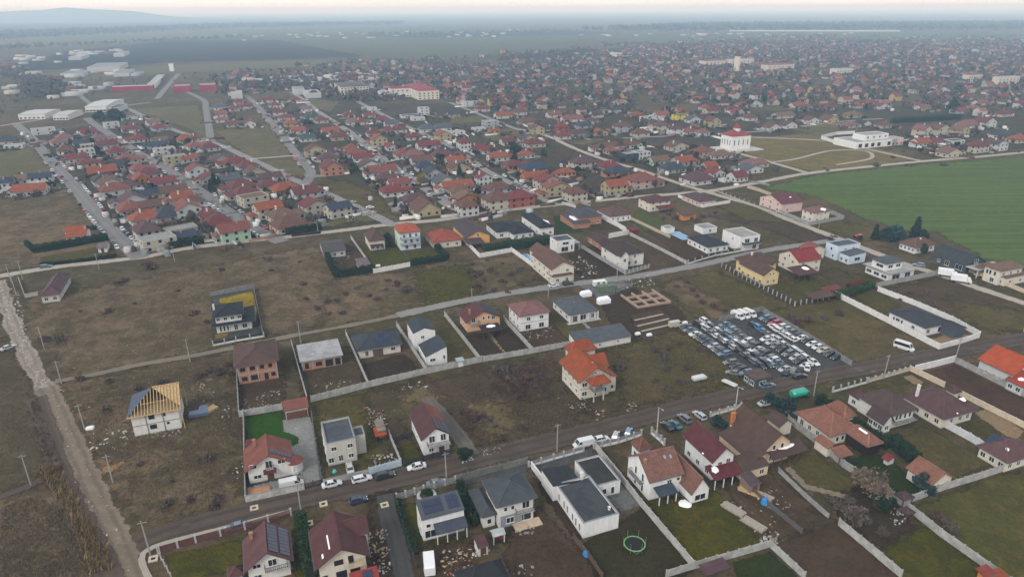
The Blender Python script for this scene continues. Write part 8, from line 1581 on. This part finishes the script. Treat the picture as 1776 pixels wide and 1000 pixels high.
T = np.concatenate([T, T + nr.uniform(-13, 13, T.shape), T + nr.uniform(-15, 15, T.shape)]); T = T[~in_road(T)]
treemass('distant_trees', 'mass of bare garden trees in the far town', T, 3.0, 8.0, [foliage('brown_grey_twigs', (.100, .082, .072), .3), foliage('grey_twigs', (.085, .078, .073), .3), EVG], 18, [.45, .42, .13])
E2 = np.concatenate([mids_ + nr.uniform(-15, 15, mids_.shape) for k in range(9)]); E2 = E2[~in_road(E2)]; dm = np.array([np.min(np.linalg.norm(mids_ - q, axis=1)) for q in E2]); E2 = E2[dm > 8.5]
treemass('garden_growth', 'low bushes and fruit trees filling the estate gardens', E2, 1.5, 4.4, [foliage('brown_grey_twigs', TAN_T), foliage('grey_twigs', TAN_T), EVG, EVG2], 24, [.42, .3, .16, .12])
def region(pts, n): 
    poly = W(pts); A = np.array(poly); P = A.min(0) + (A.max(0) - A.min(0)) * nr.rand(n * 4, 2); return P[pip(P, poly)][:n]
treemass('far_wood', 'grey bare wood on the left behind the depots', np.concatenate([region([(30, 160), (60, 135), (110, 142), (120, 168), (60, 172)], 130), region([(0, 122), (40, 118), (60, 140), (10, 150)], 60), region([(560, 170), (600, 150), (660, 172), (640, 180)], 40), region([(380, 150), (520, 140), (600, 150), (560, 165)], 60)]), 6, 11, [TW, foliage('grey_twigs', MAROON)], 26)
treemass('far_hedgerow', 'lines of bare trees between the distant fields', np.concatenate([region(q, 160) for q in ([(640, 60), (1000, 54), (1000, 56), (640, 63)], [(0, 84), (420, 64), (420, 66), (0, 88)], [(860, 104), (1010, 90), (1040, 92), (900, 108)], [(1040, 80), (1776, 73), (1776, 75), (1040, 84)])]), 7, 14, [TW, foliage('grey_twigs', MAROON)], 14)
def forest(pts, h, n, label): P = region(pts, n); treemass('forest', label, P, h, h * 1.5, [TW, foliage('grey_twigs', MAROON), EVG], 9, [.5, .4, .1])
forest([(1010, 54), (1200, 44), (1500, 43), (2000, 40), (2000, 52), (1500, 54), (1200, 55)], 16, 5200, 'dark bare forest band on the horizon to the right'); forest([(0, 60), (400, 44), (700, 40), (700, 43), (400, 50), (0, 70)], 15, 2200, 'dark bare forest strips on the left horizon')
treemass('plain_trees', 'scattered bare trees and bushes over the hazy plain', np.concatenate([region([(0, 200), (0, 145), (100, 138), (200, 140), (300, 132), (420, 124), (640, 112), (1000, 88), (1000, 98), (700, 118), (420, 128), (360, 150), (330, 138), (200, 160)], 420), region([(0, 98), (600, 45), (1000, 45), (1000, 60), (640, 62), (300, 68)], 350)]), 3, 7, [TW, foliage('grey_twigs', MAROON)], 12)
# small sheds and glasshouses scattered over the far plain, one mass
P = np.concatenate([region([(0, 100), (200, 84), (230, 88), (140, 104), (0, 125)], 36), region([(0, 150), (150, 120), (260, 125), (200, 150), (40, 185)], 26), region([(420, 140), (660, 125), (700, 140), (560, 160)], 70), region([(400, 60), (900, 52), (900, 64), (400, 72)], 45), region([(1000, 60), (1500, 58), (1500, 62), (1000, 64)], 30)])
V, Fq, mi = [], [], []
for p in P:
    a = R(21) + nr.normal() * .2; c, s = math.cos(a), math.sin(a); x, y, h = nr.uniform(5, 12), nr.uniform(4, 7), nr.uniform(3, 5); i = len(V)
    for zz in (0, h):
        for q in ((-x, -y), (x, -y), (x, y), (-x, y)): V.append((p[0] + q[0] * c - q[1] * s, p[1] + q[0] * s + q[1] * c, zz))
    for f in ((4, 5, 6, 7), (0, 1, 5, 4), (1, 2, 6, 5), (2, 3, 7, 6), (3, 0, 4, 7)): Fq.append([i + k for k in f])
    mi += [nr.choice(4, p=[.45, .25, .2, .1])] * 5
tag(put('distant_sheds', fastmesh('distant_sheds', V, Fq, [plaster((.40, .40, .39)), plaster((.30, .30, .30)), roofing((.24, .075, .06)), plaster((.40, .36, .29))], mi)), 'scattered pale sheds on the hazy plain', kind='stuff')
p0, p1 = at(1265, 54.6), at(1560, 54.9); m = MB(); m.beam((p0.x, p0.y, 2.5), (p1.x, p1.y, 2.5), 22, 5); tag(m.build('glasshouse', plaster((.45, .45, .45))), 'long white line of glasshouses below the distant forest', 'glasshouse')
# hills on the horizon
V, Fq = [], []; nx = 90
prof = [(-400, 0), (-150, 20), (0, 22), (60, 33), (130, 36), (173, 44), (230, 38), (285, 30), (333, 14), (420, 0)]
for i in range(nx + 1):
    px = -400 + 820 * i / nx; hgt = np.interp(px, [q[0] for q in prof], [q[1] for q in prof]) * 1.0 + (3 * mnoise.noise(Vector((px * .02, 0, 0))) if 0 < i < nx else 0)
    base = Vector(((px - 888) / F * 8500, 8500)); hgt = max(0, hgt) * HILL
    for k, (dy, f) in enumerate(((-900, 0), (-350, .55), (0, 1), (500, .5), (1100, 0))): V.append((base.x, base.y + dy, hgt * f - .5 * (f == 0)))
for i in range(nx):
    for k in range(4): Fq.append((i * 5 + k, (i + 1) * 5 + k, (i + 1) * 5 + k + 1, i * 5 + k + 1))
hl = put('hills', fastmesh('hills', V, Fq, foliage('wooded_slope', (.06, .06, .05), .3))); tag(hl, kind='structure')
